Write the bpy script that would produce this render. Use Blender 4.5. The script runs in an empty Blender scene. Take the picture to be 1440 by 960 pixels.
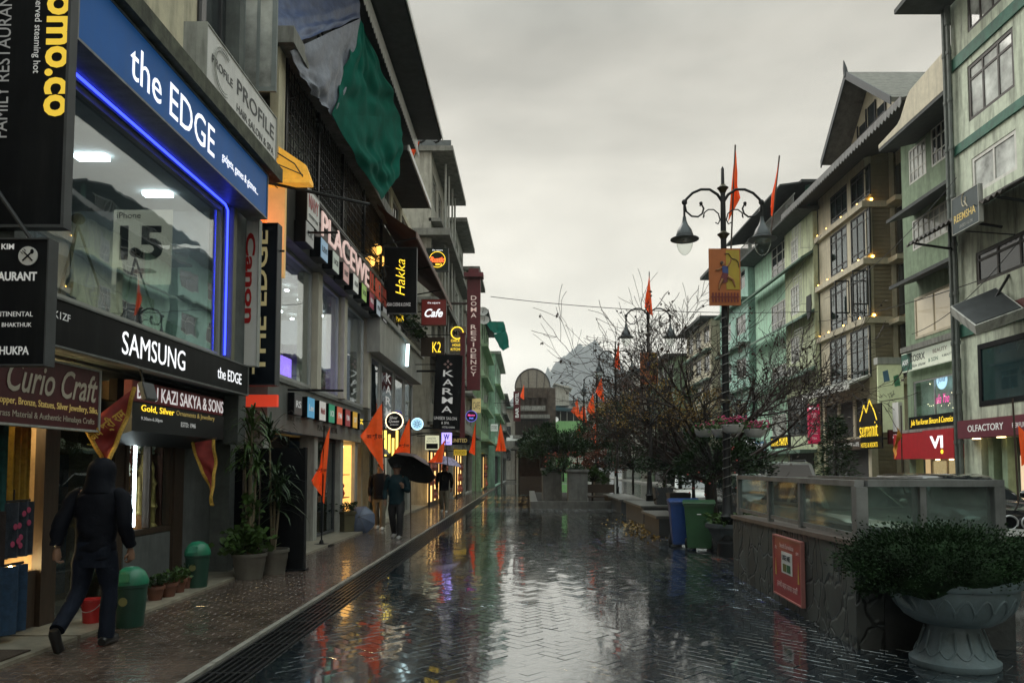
import bpy, bmesh, math, random
from mathutils import Vector, Matrix, noise as mnoise
random.seed(11)
PI = math.pi
scn = bpy.context.scene
COL = scn.collection
V = Vector

# ------------------------------------------------------------------ camera: eye 1.65 m up, street runs along +Y
FOC, EYE, HOR, VPX = 1050.0, 1.65, 657.0, 742.0
PITCH = math.radians(3.2)
CP, SP = math.cos(PITCH), math.sin(PITCH)
CYP = HOR - FOC * math.tan(PITCH)
cam_d = bpy.data.cameras.new('street_camera')
cam = bpy.data.objects.new('street_camera', cam_d)
COL.objects.link(cam)
cam.location = (0, 0, EYE)
cam.rotation_euler = (PI / 2 + PITCH, 0, 0)
cam_d.sensor_width = 36.0
cam_d.sensor_fit = 'HORIZONTAL'
cam_d.lens = 36.0 * FOC / 1440.0
cam_d.shift_x = (720 - VPX) / 1440.0
cam_d.shift_y = (CYP - 480) / 1440.0
cam_d.clip_end = 6000
cam_d.clip_start = 0.05
scn.camera = cam


def ray(px, py):
    x, u = (px - VPX) / FOC, (CYP - py) / FOC
    return V((x, CP - u * SP, SP + u * CP))


def aty(px, py, Y):
    r = ray(px, py)
    return V((0, 0, EYE)) + r * (Y / r.y)


def atx(px, py, X):
    r = ray(px, py)
    return V((0, 0, EYE)) + r * (X / r.x)


def atz(px, py, Z=0.0):
    r = ray(px, py)
    return V((0, 0, EYE)) + r * ((Z - EYE) / r.z)


# ------------------------------------------------------------------ materials
MATS = {}


def mat(name, col, rough=0.6, metal=0.0, var=0.12, scale=4.0, bump=0.0, bscale=None, grime=0.0, gcol=(0.03, 0.03, 0.025),
        emit=0.0, ecol=None, spec=0.5, coat=0.0, pattern=None, alpha=None, stretch=(1, 1, 1), trans=0.0):
    if name in MATS:
        return MATS[name]
    m = bpy.data.materials.new(name)
    m.use_nodes = True
    nt = m.node_tree
    N, L = nt.nodes, nt.links
    bs = N['Principled BSDF']
    bs.inputs['Roughness'].default_value = rough
    bs.inputs['Metallic'].default_value = metal
    bs.inputs['Specular IOR Level'].default_value = spec
    bs.inputs['Coat Weight'].default_value = coat
    bs.inputs['Coat Roughness'].default_value = 0.06
    if trans:
        bs.inputs['Transmission Weight'].default_value = trans
    tc = N.new('ShaderNodeTexCoord')
    mp = N.new('ShaderNodeMapping')
    mp.inputs['Scale'].default_value = stretch
    L.new(tc.outputs['Object'], mp.inputs['Vector'])
    co = mp.outputs['Vector']
    no = N.new('ShaderNodeTexNoise')
    no.inputs['Scale'].default_value = scale
    no.inputs['Detail'].default_value = 6
    no.inputs['Roughness'].default_value = 0.62
    L.new(co, no.inputs['Vector'])
    rp = N.new('ShaderNodeMapRange')
    rp.inputs['From Min'].default_value = 0.3
    rp.inputs['From Max'].default_value = 0.7
    rp.inputs['To Min'].default_value = 1 - var
    rp.inputs['To Max'].default_value = 1 + var
    L.new(no.outputs['Fac'], rp.inputs['Value'])
    mx = N.new('ShaderNodeMix')
    mx.data_type = 'RGBA'
    mx.blend_type = 'MULTIPLY'
    mx.inputs[0].default_value = 1.0
    mx.inputs[6].default_value = (*col, 1)
    L.new(rp.outputs['Result'], mx.inputs[7])
    out = mx.outputs[2]
    height = None
    if pattern:
        kind, sc = pattern[0], pattern[1]
        if kind == 'brick':
            br = N.new('ShaderNodeTexBrick')
            br.inputs['Scale'].default_value = 1.0
            br.inputs['Brick Width'].default_value = sc[0]
            br.inputs['Row Height'].default_value = sc[1]
            br.inputs['Mortar Size'].default_value = sc[2]
            br.inputs['Mortar Smooth'].default_value = 0.3
            br.inputs['Color1'].default_value = (1, 1, 1, 1)
            br.inputs['Color2'].default_value = (0.72, 0.72, 0.72, 1)
            br.inputs['Mortar'].default_value = (0.3, 0.3, 0.3, 1)
            L.new(co, br.inputs['Vector'])
            m2 = N.new('ShaderNodeMix')
            m2.data_type = 'RGBA'
            m2.blend_type = 'MULTIPLY'
            m2.inputs[0].default_value = 1.0
            L.new(out, m2.inputs[6])
            L.new(br.outputs['Color'], m2.inputs[7])
            out = m2.outputs[2]
            inv = N.new('ShaderNodeMath')
            inv.operation = 'SUBTRACT'
            inv.inputs[0].default_value = 1.0
            L.new(br.outputs['Fac'], inv.inputs[1])
            height = inv.outputs[0]
        elif kind == 'wave':      # siding boards, corrugation
            wv = N.new('ShaderNodeTexWave')
            wv.wave_type = 'BANDS'
            wv.bands_direction = sc[1]
            wv.wave_profile = sc[2]
            wv.inputs['Scale'].default_value = sc[0]
            wv.inputs['Distortion'].default_value = 0.0
            L.new(co, wv.inputs['Vector'])
            height = wv.outputs['Fac']
        elif kind == 'stone':
            vo = N.new('ShaderNodeTexVoronoi')
            vo.feature = 'DISTANCE_TO_EDGE'
            vo.inputs['Scale'].default_value = sc
            nd = N.new('ShaderNodeTexNoise')
            nd.inputs['Scale'].default_value = 2.5
            ad = N.new('ShaderNodeMixRGB')
            ad.blend_type = 'ADD'
            ad.inputs[0].default_value = 0.45
            L.new(co, nd.inputs['Vector'])
            L.new(co, ad.inputs[1])
            L.new(nd.outputs['Color'], ad.inputs[2])
            L.new(ad.outputs[0], vo.inputs['Vector'])
            r2 = N.new('ShaderNodeMapRange')
            r2.inputs['From Max'].default_value = 0.07
            L.new(vo.outputs['Distance'], r2.inputs['Value'])
            height = r2.outputs['Result']
            v2 = N.new('ShaderNodeTexVoronoi')
            v2.inputs['Scale'].default_value = sc
            L.new(ad.outputs[0], v2.inputs['Vector'])
            rr = N.new('ShaderNodeMapRange')
            rr.inputs['To Min'].default_value = 0.55
            rr.inputs['To Max'].default_value = 1.35
            L.new(v2.outputs['Color'], rr.inputs['Value'])
            r3 = N.new('ShaderNodeMapRange')
            r3.inputs['From Max'].default_value = 0.035
            r3.inputs['To Min'].default_value = 0.25
            L.new(vo.outputs['Distance'], r3.inputs['Value'])
            mu = N.new('ShaderNodeMath')
            mu.operation = 'MULTIPLY'
            L.new(rr.outputs['Result'], mu.inputs[0])
            L.new(r3.outputs['Result'], mu.inputs[1])
            rr = mu
            m2 = N.new('ShaderNodeMix')
            m2.data_type = 'RGBA'
            m2.blend_type = 'MULTIPLY'
            m2.inputs[0].default_value = 1.0
            L.new(out, m2.inputs[6])
            L.new(rr.outputs[0], m2.inputs[7])
            out = m2.outputs[2]
    if grime > 0:
        gn = N.new('ShaderNodeTexNoise')
        gn.inputs['Scale'].default_value = 1.0
        gn.inputs['Detail'].default_value = 8
        gn.inputs['Roughness'].default_value = 0.7
        gm = N.new('ShaderNodeMapping')
        gm.inputs['Scale'].default_value = (4.2, 4.2, 0.5)
        L.new(tc.outputs['Object'], gm.inputs['Vector'])
        L.new(gm.outputs['Vector'], gn.inputs['Vector'])
        gr = N.new('ShaderNodeMapRange')
        gr.inputs['From Min'].default_value = 0.46
        gr.inputs['From Max'].default_value = 0.74
        gr.inputs['To Max'].default_value = grime
        L.new(gn.outputs['Fac'], gr.inputs['Value'])
        m3 = N.new('ShaderNodeMix')
        m3.data_type = 'RGBA'
        m3.inputs[7].default_value = (*gcol, 1)
        L.new(gr.outputs['Result'], m3.inputs[0])
        L.new(out, m3.inputs[6])
        out = m3.outputs[2]
    L.new(out, bs.inputs['Base Color'])
    if bump or height:
        bp = N.new('ShaderNodeBump')
        bp.inputs['Strength'].default_value = bump if bump else 0.4
        bp.inputs['Distance'].default_value = 0.02
        if height is None:
            bn = N.new('ShaderNodeTexNoise')
            bn.inputs['Scale'].default_value = bscale or scale * 6
            bn.inputs['Detail'].default_value = 5
            L.new(co, bn.inputs['Vector'])
            height = bn.outputs['Fac']
        L.new(height, bp.inputs['Height'])
        L.new(bp.outputs['Normal'], bs.inputs['Normal'])
    if emit:
        bs.inputs['Emission Color'].default_value = (*(ecol or col), 1)
        bs.inputs['Emission Strength'].default_value = emit
    MATS[name] = m
    return m


def glass(name, tint=(0.9, 0.95, 0.95), ior=1.5, rough=0.01, dirt=0.0):
    if name in MATS:
        return MATS[name]
    m = bpy.data.materials.new(name)
    m.use_nodes = True
    nt = m.node_tree
    N, L = nt.nodes, nt.links
    N.remove(N['Principled BSDF'])
    lw = N.new('ShaderNodeLayerWeight')
    lw.inputs['Blend'].default_value = 0.5
    pw = N.new('ShaderNodeMath')
    pw.operation = 'POWER'
    pw.inputs[1].default_value = 4.0
    L.new(lw.outputs['Facing'], pw.inputs[0])
    f0 = ((ior - 1) / (ior + 1)) ** 2 * 1.1
    fr = N.new('ShaderNodeMapRange')
    fr.inputs['To Min'].default_value = f0
    fr.inputs['To Max'].default_value = 0.95
    L.new(pw.outputs[0], fr.inputs['Value'])
    tr = N.new('ShaderNodeBsdfTransparent')
    tr.inputs['Color'].default_value = (*tint, 1)
    gl = N.new('ShaderNodeBsdfGlossy')
    gl.inputs['Roughness'].default_value = rough
    gl.inputs['Color'].default_value = (0.95, 0.97, 0.97, 1)
    # faint waviness and rain film
    tc = N.new('ShaderNodeTexCoord')
    no = N.new('ShaderNodeTexNoise')
    no.inputs['Scale'].default_value = 1.3
    L.new(tc.outputs['Object'], no.inputs['Vector'])
    bp = N.new('ShaderNodeBump')
    bp.inputs['Strength'].default_value = 0.05
    bp.inputs['Distance'].default_value = 0.05
    L.new(no.outputs['Fac'], bp.inputs['Height'])
    L.new(bp.outputs['Normal'], gl.inputs['Normal'])
    mx = N.new('ShaderNodeMixShader')
    L.new(fr.outputs['Result'], mx.inputs['Fac'])
    L.new(tr.outputs[0], mx.inputs[1])
    L.new(gl.outputs[0], mx.inputs[2])
    sh_ = mx
    if dirt:
        df = N.new('ShaderNodeBsdfDiffuse')
        df.inputs['Color'].default_value = (0.34, 0.38, 0.35, 1)
        n2 = N.new('ShaderNodeTexNoise')
        n2.inputs['Scale'].default_value = 3.0
        n2.inputs['Detail'].default_value = 7
        L.new(tc.outputs['Object'], n2.inputs['Vector'])
        r2 = N.new('ShaderNodeMapRange')
        r2.inputs['From Min'].default_value = 0.3
        r2.inputs['From Max'].default_value = 0.7
        r2.inputs['To Min'].default_value = dirt * 0.5
        r2.inputs['To Max'].default_value = dirt * 1.5
        L.new(n2.outputs['Fac'], r2.inputs['Value'])
        sh_ = N.new('ShaderNodeMixShader')
        L.new(r2.outputs['Result'], sh_.inputs['Fac'])
        L.new(mx.outputs[0], sh_.inputs[1])
        L.new(df.outputs[0], sh_.inputs[2])
    L.new(sh_.outputs[0], N['Material Output'].inputs['Surface'])
    MATS[name] = m
    return m


def glow(name, col, s=1.5):
    return mat(name, tuple(min(1, c) for c in col), rough=0.5, var=0.0, emit=s, ecol=col)


# ------------------------------------------------------------------ mesh builder
class MB:
    def __init__(self):
        self.v, self.f = [], []

    def add(self, vs, fs):
        o = len(self.v)
        self.v += [V(p) for p in vs]
        self.f += [tuple(o + i for i in f) for f in fs]
        return self

    def box(self, x0, x1, y0, y1, z0, z1):
        x0, x1 = min(x0, x1), max(x0, x1)
        y0, y1 = min(y0, y1), max(y0, y1)
        z0, z1 = min(z0, z1), max(z0, z1)
        return self.add([(x0, y0, z0), (x1, y0, z0), (x1, y1, z0), (x0, y1, z0), (x0, y0, z1), (x1, y0, z1), (x1, y1, z1), (x0, y1, z1)],
                        [(0, 3, 2, 1), (4, 5, 6, 7), (0, 1, 5, 4), (1, 2, 6, 5), (2, 3, 7, 6), (3, 0, 4, 7)])

    def slab(self, c, R, U, w, h, d):
        """box with its front face centred on c, spanned by R and U, going back by d"""
        c, R, U = V(c), V(R).normalized(), V(U).normalized()
        n = R.cross(U)
        p = [c + R * a * w / 2 + U * b * h / 2 for a, b in ((-1, -1), (1, -1), (1, 1), (-1, 1))]
        q = [x - n * d for x in p]
        return self.add(p + q, [(0, 1, 2, 3), (5, 4, 7, 6), (1, 0, 4, 5), (2, 1, 5, 6), (3, 2, 6, 7), (0, 3, 7, 4)])

    def prism(self, pts, ext):
        n = len(pts)
        ext = V(ext)
        a = [V(p) for p in pts]
        return self.add(a + [p + ext for p in a],
                        [tuple(range(n - 1, -1, -1)), tuple(range(n, 2 * n))] + [(i, (i + 1) % n, n + (i + 1) % n, n + i) for i in range(n)])

    def quad(self, *p):
        return self.add(p, [tuple(range(len(p)))])

    def tube(self, path, r, n=8, cap=True, closed=False):
        path = [V(p) for p in path]
        k = len(path)
        rs = [r] * k if not isinstance(r, (list, tuple)) else list(r)
        vs, fs = [], []
        up = None
        for i, p in enumerate(path):
            if closed:
                t = path[(i + 1) % k] - path[i - 1]
            else:
                t = path[min(i + 1, k - 1)] - path[max(i - 1, 0)]
            if t.length < 1e-9:
                t = V((0, 0, 1))
            t.normalize()
            if up is None:
                up = t.orthogonal().normalized()
            a = (up - t * up.dot(t))
            a = a.normalized() if a.length > 1e-6 else t.orthogonal().normalized()
            up = a
            b = t.cross(a)
            for j in range(n):
                th = 2 * PI * j / n
                vs.append(p + (a * math.cos(th) + b * math.sin(th)) * rs[i])
        for i in range(k if closed else k - 1):
            i2 = (i + 1) % k
            for j in range(n):
                j2 = (j + 1) % n
                fs.append((i * n + j, i * n + j2, i2 * n + j2, i2 * n + j))
        if cap and not closed:
            fs.append(tuple(range(n - 1, -1, -1)))
            fs.append(tuple(range((k - 1) * n, k * n)))
        return self.add(vs, fs)

    def lathe(self, prof, c=(0, 0, 0), n=24, M=None, cap=True):
        vs, fs = [], []
        for r, z in prof:
            for j in range(n):
                th = 2 * PI * j / n
                p = V((r * math.cos(th), r * math.sin(th), z))
                vs.append((M @ p if M else p) + V(c))
        for i in range(len(prof) - 1):
            for j in range(n):
                j2 = (j + 1) % n
                fs.append((i * n + j, i * n + j2, (i + 1) * n + j2, (i + 1) * n + j))
        if cap:
            fs.append(tuple(range(n - 1, -1, -1)))
            fs.append(tuple(range((len(prof) - 1) * n, len(prof) * n)))
        return self.add(vs, fs)

    def ball(self, c, rx, ry=None, rz=None, n=14, m=9):
        ry, rz = ry or rx, rz or rx
        prof = [(max(0.001, math.sin(PI * i / m)), -math.cos(PI * i / m)) for i in range(m + 1)]
        return self.lathe(prof, c, n, Matrix.Diagonal((rx, ry, rz)), cap=True)

    def leaf(self, p, d, s, w=0.45, curl=0.0):
        """one leaf blade at p along d"""
        d = V(d).normalized()
        t = d.orthogonal().normalized()
        t.rotate(Matrix.Rotation(random.uniform(0, 2 * PI), 3, d))
        nn = d.cross(t)
        a, b = V(p), V(p) + d * s
        m = V(p) + d * s * 0.5 + nn * curl * s
        return self.add([a, m + t * s * w / 2, b, m - t * s * w / 2], [(0, 1, 2, 3)])

    def build(self, name, m=None, parent=None, smooth=False, bevel=0.0, origin=None):
        vs = self.v
        if parent is None and vs:
            xs, ys, zs = zip(*[(p.x, p.y, p.z) for p in vs])
            o3 = V(origin) if origin is not None else V(((min(xs) + max(xs)) / 2, (min(ys) + max(ys)) / 2, min(zs)))
            vs = [p - o3 for p in vs]
        elif parent is not None:
            top = parent
            while top.parent:
                top = top.parent
            inv = (Matrix.Translation(top.location) @ top.rotation_euler.to_matrix().to_4x4()).inverted()
            vs = [inv @ p for p in vs]
            o3 = V((0, 0, 0))
        me = bpy.data.meshes.new(name)
        me.from_pydata([tuple(p) for p in vs], [], self.f)
        bm = bmesh.new()
        bm.from_mesh(me)
        bmesh.ops.recalc_face_normals(bm, faces=bm.faces)
        if bevel:
            es = [e for e in bm.edges if len(e.link_faces) == 2 and e.calc_face_angle(0) > 0.7]
            bmesh.ops.bevel(bm, geom=es, offset=bevel, segments=2, affect='EDGES', clamp_overlap=True)
        bm.to_mesh(me)
        bm.free()
        if smooth:
            me.polygons.foreach_set('use_smooth', [True] * len(me.polygons))
            try:
                me.set_sharp_from_angle(angle=math.radians(40))
            except Exception:
                pass
        if m:
            me.materials.append(m)
        o = bpy.data.objects.new(name, me)
        COL.objects.link(o)
        if parent is not None:
            o.parent = parent
        else:
            o.location = o3
        return o


def tag(o, label=None, cat=None, group=None, kind=None):
    if label:
        o['label'] = label
    if cat:
        o['category'] = cat
    if group:
        o['group'] = group
    if kind:
        o['kind'] = kind
    return o


def thing(name, label, cat, loc=(0, 0, 0), group=None, rotz=0.0):
    o = bpy.data.objects.new(name, None)
    o.empty_display_size = 0.2
    COL.objects.link(o)
    o.location = loc
    o.rotation_euler = (0, 0, rotz)
    return tag(o, label, cat, group)


def copy_tree(root, loc=None, rotz=None, label=None, parent=None, scale=None):
    c = root.copy()
    COL.objects.link(c)
    if parent is not None:
        c.parent = parent
    if loc is not None:
        c.location = loc
    if rotz is not None:
        c.rotation_euler = (0, 0, rotz)
    if scale is not None:
        c.scale = scale
    if label:
        c['label'] = label
    for ch in list(root.children):
        copy_tree(ch, parent=c)
    return c


def text(s, c, R, U, w, h, m, parent, name='lettering', bold=0.0, shear=0.0, ext=0.004, res=3, keep=False):
    """flat raised lettering centred on c, fitted into w x h, facing R x U"""
    cu = bpy.data.curves.new('lettering', 'FONT')
    cu.body = s
    cu.size = 1.0
    cu.resolution_u = res
    cu.offset = bold
    cu.shear = shear
    cu.extrude = 0.0
    tmp = bpy.data.objects.new('lettering', cu)
    COL.objects.link(tmp)
    dg = bpy.context.evaluated_depsgraph_get()
    me = bpy.data.meshes.new_from_object(tmp.evaluated_get(dg))
    bpy.data.objects.remove(tmp)
    bpy.data.curves.remove(cu)
    if not me.vertices:
        return None
    xs = [v.co.x for v in me.vertices]
    ys = [v.co.y for v in me.vertices]
    x0, x1, y0, y1 = min(xs), max(xs), min(ys), max(ys)
    sx, sy = w / max(1e-6, x1 - x0), h / max(1e-6, y1 - y0)
    if keep:
        sx = sy = min(sx, sy)
    c, R, U = V(c), V(R).normalized(), V(U).normalized()
    n = R.cross(U)
    mb = MB()
    for v in me.vertices:
        mb.v.append(c + R * (v.co.x - (x0 + x1) / 2) * sx + U * (v.co.y - (y0 + y1) / 2) * sy + n * ext)
    mb.f = [tuple(p.vertices) for p in me.polygons]
    bpy.data.meshes.remove(me)
    o = mb.build_flat(name, m, parent, n, ext)
    return o


def _build_each(self, name, m=None, parent=None, smooth=False, bevel=0.0):
    # one child per separate piece
    par = list(range(len(self.v)))

    def find(a):
        while par[a] != a:
            par[a] = par[par[a]]
            a = par[a]
        return a
    for f in self.f:
        r = find(f[0])
        for k in f[1:]:
            par[find(k)] = r
    groups = {}
    for f in self.f:
        groups.setdefault(find(f[0]), []).append(f)
    last = None
    for fs in groups.values():
        ids = sorted({k for f in fs for k in f})
        mp = {k: i for i, k in enumerate(ids)}
        b = MB()
        b.v = [self.v[k] for k in ids]
        b.f = [tuple(mp[k] for k in f) for f in fs]
        last = b.build(name, m, parent, smooth, bevel)
    return last


MB.build_each = _build_each


def _build_flat(self, name, m, parent, n, ext):
    # lettering keeps its winding; give it depth by extruding backwards
    o = self.build(name, m, parent)
    bm = bmesh.new()
    bm.from_mesh(o.data)
    top = parent
    while top.parent:
        top = top.parent
    nl = (top.rotation_euler.to_matrix().inverted()) @ V(n)
    r = bmesh.ops.extrude_face_region(bm, geom=bm.faces[:])
    bmesh.ops.translate(bm, verts=[g for g in r['geom'] if isinstance(g, bmesh.types.BMVert)], vec=nl * -(ext - 0.0015))
    bmesh.ops.recalc_face_normals(bm, faces=bm.faces)
    bm.to_mesh(o.data)
    bm.free()
    return o


MB.build_flat = _build_flat

RX, RY, UZ = V((1, 0, 0)), V((0, 1, 0)), V((0, 0, 1))
CAMF = (RX, UZ)             # faces the viewer end of the street
LEFTW = (RY, UZ)            # lies on the left-hand fronts, faces the street
RIGHTW = (-RY, UZ)          # lies on the right-hand fronts


def board(name, label, cat, c, face, w, h, d, m, lines=(), rim=None, rimw=0.03, group=None, bracket=None, edge=None):
    """sign: panel (front centred on c), optional rim, lettering lines (text, u, v, w, h, material, options)"""
    R, U = V(face[0]).normalized(), V(face[1]).normalized()
    n = R.cross(U)
    t = thing(name, label, cat, V(c) - U * h / 2, group)
    if edge:
        MB().slab(V(c) - n * .012, R, U, w, h, d - .012).build('case', edge, t)
        MB().slab(c, R, U, w * .97, h * .97, .0115).build('panel', m, t)
    else:
        MB().slab(c, R, U, w, h, d).build('panel', m, t, bevel=min(0.006, d / 5))
    if rim:
        mb = MB()
        for a, b, ww, hh in ((0, h / 2, w + 2 * rimw, rimw), (0, -h / 2 - 0.0, w + 2 * rimw, rimw), (w / 2 + rimw / 2, 0, rimw, h - rimw), (-w / 2 - rimw / 2, 0, rimw, h - rimw)):
            mb.slab(V(c) + R * a + U * b + n * 0.012, R, U, ww, hh, d + 0.016)
        mb.build('rim', rim, t)
    for ln in lines:
        s, u, v, lw, lh, lm = ln[:6]
        op = dict(ln[6]) if len(ln) > 6 else {}
        dr = op.pop('dir', None)
        r2, u2 = (R, U) if dr is None else ((-U, R) if dr == 'down' else (U, -R))
        text(s, V(c) + R * u * w + U * v * h + n * 0.002, r2, u2, lw * (w if dr is None else h), lh * (h if dr is None else w), lm, t, **op)
    if bracket:
        mb = MB()
        for p, q in bracket:
            mb.tube([p, q], 0.018, 6)
        mb.build('bracket', M_iron, t)
    return t


def wall(mb, ax, p0, p1, u0, u1, z0, z1, holes=()):
    """wall of thickness p0..p1 along u, with rectangular openings (u0,u1,z0,z1)"""
    us = sorted({u0, u1, *[min(max(h[0], u0), u1) for h in holes], *[min(max(h[1], u0), u1) for h in holes]})
    zs = sorted({z0, z1, *[min(max(h[2], z0), z1) for h in holes], *[min(max(h[3], z0), z1) for h in holes]})
    for a, b in zip(zs, zs[1:]):
        run = None
        for c, d in zip(us, us[1:]):
            mu, mz = (c + d) / 2, (a + b) / 2
            solid = not any(h[0] < mu < h[1] and h[2] < mz < h[3] for h in holes)
            if solid:
                run = [c, d] if run is None else [run[0], d]
            if run and (not solid or d == us[-1]):
                if ax == 'x':
                    mb.box(p0, p1, run[0], run[1], a, b)
                else:
                    mb.box(run[0], run[1], p0, p1, a, b)
                run = None
    return mb


def window(parent, ax, p, s, u0, u1, z0, z1, nu, nz, fm, gm, fw=0.055, dep=0.07, name='window', inset=0.05, rails=None, curtain=None):
    """frame with its outer face at p - s*inset (s = outward sign); pane is its sub-part"""
    q1 = p - s * inset
    q0 = q1 - s * dep
    mb = MB()

    def bx(a, b, c, d, e0=q0, e1=q1):
        if ax == 'x':
            mb.box(e0, e1, a, b, c, d)
        else:
            mb.box(a, b, e0, e1, c, d)
    bx(u0, u1, z0, z0 + fw)
    bx(u0, u1, z1 - fw, z1)
    bx(u0, u0 + fw, z0 + fw, z1 - fw)
    bx(u1 - fw, u1, z0 + fw, z1 - fw)
    iw = fw * 0.7
    e0, e1 = q0 + s * 0.004, q1 - s * 0.004
    for i in range(1, nu):
        u = u0 + (u1 - u0) * i / nu
        bx(u - iw / 2, u + iw / 2, z0 + fw, z1 - fw, e0, e1)
    e0, e1 = q0 + s * 0.008, q1 - s * 0.008
    for z in (rails if rails is not None else [i / nz for i in range(1, nz)]):
        zz = z0 + (z1 - z0) * z
        bx(u0 + fw, u1 - fw, zz - iw / 2, zz + iw / 2, e0, e1)
    f = mb.build(name, fm, parent)
    g0 = (q0 + q1) / 2
    mb = MB()
    if ax == 'x':
        mb.box(g0 - 0.004, g0 + 0.004, u0 + fw / 2, u1 - fw / 2, z0 + fw / 2, z1 - fw / 2)
    else:
        mb.box(u0 + fw / 2, u1 - fw / 2, g0 - 0.004, g0 + 0.004, z0 + fw / 2, z1 - fw / 2)
    mb.build('pane', gm, f)
    if curtain:
        mb = MB()
        q = q0 - s * 0.06
        n = max(6, int((u1 - u0) / 0.06))
        a0, a1 = curtain[1], curtain[2]
        pts = []
        for i in range(n + 1):
            u = u0 + (u1 - u0) * (a0 + (a1 - a0) * i / n)
            d = 0.02 * math.sin(i * 1.9) + random.uniform(-.006, .006)
            pts.append((u, q + d))
        for (ua, qa), (ub, qb) in zip(pts, pts[1:]):
            if ax == 'x':
                mb.quad((qa, ua, z0 + .03), (qb, ub, z0 + .03), (qb, ub, z1 - .03), (qa, ua, z1 - .03))
            else:
                mb.quad((ua, qa, z0 + .03), (ub, qb, z0 + .03), (ub, qb, z1 - .03), (ua, qa, z1 - .03))
        mb.build('curtain', curtain[0], f, smooth=True)
    return f


def skin(name, chains, m, parent, sub=2, extra=None):
    """smooth body grown over joint chains: chains = [(key, (x,y,z), r, parentkey)], first is the root"""
    idx = {}
    vs, es, rs = [], [], []
    for key, p, r, pk in chains:
        idx[key] = len(vs)
        vs.append(p)
        rs.append(r)
        if pk is not None:
            es.append((idx[pk], idx[key]))
    me = bpy.data.meshes.new(name)
    me.from_pydata(vs, es, [])
    o = bpy.data.objects.new(name, me)
    COL.objects.link(o)
    sk = o.modifiers.new('skin', 'SKIN')
    sk.use_smooth_shade = True
    for i, r in enumerate(rs):
        d = me.skin_vertices[0].data[i]
        d.radius = (r, r) if not isinstance(r, tuple) else r
        d.use_root = (i == 0)
    ss = o.modifiers.new('sub', 'SUBSURF')
    ss.levels = ss.render_levels = sub
    dg = bpy.context.evaluated_depsgraph_get()
    out = bpy.data.meshes.new_from_object(o.evaluated_get(dg))
    bpy.data.objects.remove(o)
    mb = MB()
    mb.v = [v.co.copy() for v in out.vertices]
    mb.f = [tuple(p.vertices) for p in out.polygons]
    bpy.data.meshes.remove(out)
    if extra:
        mb.add(extra.v, extra.f)
    return mb.build(name, m, parent, smooth=True)


# ------------------------------------------------------------------ shared materials
M_iron = mat('black painted iron', (0.010, 0.011, 0.012), rough=0.45, var=0.2, bump=0.1, spec=0.3)
M_steel = mat('brushed grey steel', (0.23, 0.24, 0.24), rough=0.42, metal=0.55, var=0.25, grime=0.5)
M_conc = mat('weathered concrete', (0.21, 0.21, 0.19), rough=0.8, var=0.3, scale=3, bump=0.25, grime=0.75)
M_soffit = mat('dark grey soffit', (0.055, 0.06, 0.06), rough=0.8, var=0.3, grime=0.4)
M_black = mat('matt black sign panel', (0.006, 0.007, 0.009), rough=0.4, var=0.25, spec=0.12, grime=0.35, gcol=(.035, .037, .037))
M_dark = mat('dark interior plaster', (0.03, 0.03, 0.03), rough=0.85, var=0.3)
M_white = mat('white sign acrylic', (0.72, 0.72, 0.70), rough=0.35, var=0.06, grime=0.25)
M_cream = mat('cream render', (0.56, 0.52, 0.38), rough=0.8, var=0.12, bump=0.1, grime=0.6)
M_greyw = mat('pale grey render', (0.42, 0.43, 0.40), rough=0.75, var=0.12, bump=0.1, grime=0.7)
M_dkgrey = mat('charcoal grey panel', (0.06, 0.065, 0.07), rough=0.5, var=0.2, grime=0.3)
M_alum = mat('pale aluminium profile', (0.45, 0.46, 0.46), rough=0.35, metal=0.4, var=0.1)
M_glass = glass('clear shop glass')
M_glassd = glass('tinted shop glass', tint=(0.45, 0.52, 0.55), ior=1.6)
M_pane = mat('dark reflecting window pane', (0.022, 0.028, 0.032), rough=0.04, var=0.3, spec=0.9)
M_panel = mat('window pane with pale blind', (0.42, 0.44, 0.42), rough=0.06, var=0.75, scale=1.0, spec=0.9)
M_curt = mat('pale curtain cloth', (0.5, 0.49, 0.43), rough=0.9, var=0.2, scale=6)
M_yel = glow('yellow neon', (1.0, 0.68, 0.04), 0.95)
M_wht = glow('white lit letter', (0.95, 0.97, 1.0), 0.62)
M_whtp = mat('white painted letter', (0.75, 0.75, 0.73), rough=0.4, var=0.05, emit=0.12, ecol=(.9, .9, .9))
M_warm = glow('warm lamp tube', (1.0, 0.72, 0.32), 5.0)
M_cool = glow('cool lamp tube', (0.9, 0.97, 1.0), 9.0)
M_wood = mat('dark brown timber', (0.045, 0.028, 0.018), rough=0.5, var=0.3, stretch=(6, 6, 1), bump=0.15)
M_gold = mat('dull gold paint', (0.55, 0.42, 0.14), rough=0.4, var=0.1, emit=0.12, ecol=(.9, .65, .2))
M_maroon = mat('maroon sign panel', (0.13, 0.014, 0.022), rough=0.45, var=0.2, grime=0.2)
M_red = mat('red sign panel', (0.42, 0.015, 0.025), rough=0.4, var=0.12)
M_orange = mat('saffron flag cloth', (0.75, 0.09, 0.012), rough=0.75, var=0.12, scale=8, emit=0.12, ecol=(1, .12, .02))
M_orangek = mat('black ink on flag', (0.05, 0.012, 0.01), rough=0.8)
M_leafd = mat('dark green leaf', (0.022, 0.045, 0.016), rough=0.45, var=0.5, scale=9, spec=.25)
M_leafm = mat('mid green leaf', (0.045, 0.085, 0.022), rough=0.45, var=0.45, scale=9, spec=.25)
M_leafy = mat('yellow brown autumn leaf', (0.27, 0.17, 0.045), rough=0.6, var=0.5, scale=9, spec=.25)
M_leafr = mat('rusty brown autumn leaf', (0.10, 0.045, 0.028), rough=0.6, var=0.5, scale=9, spec=.25)
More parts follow.
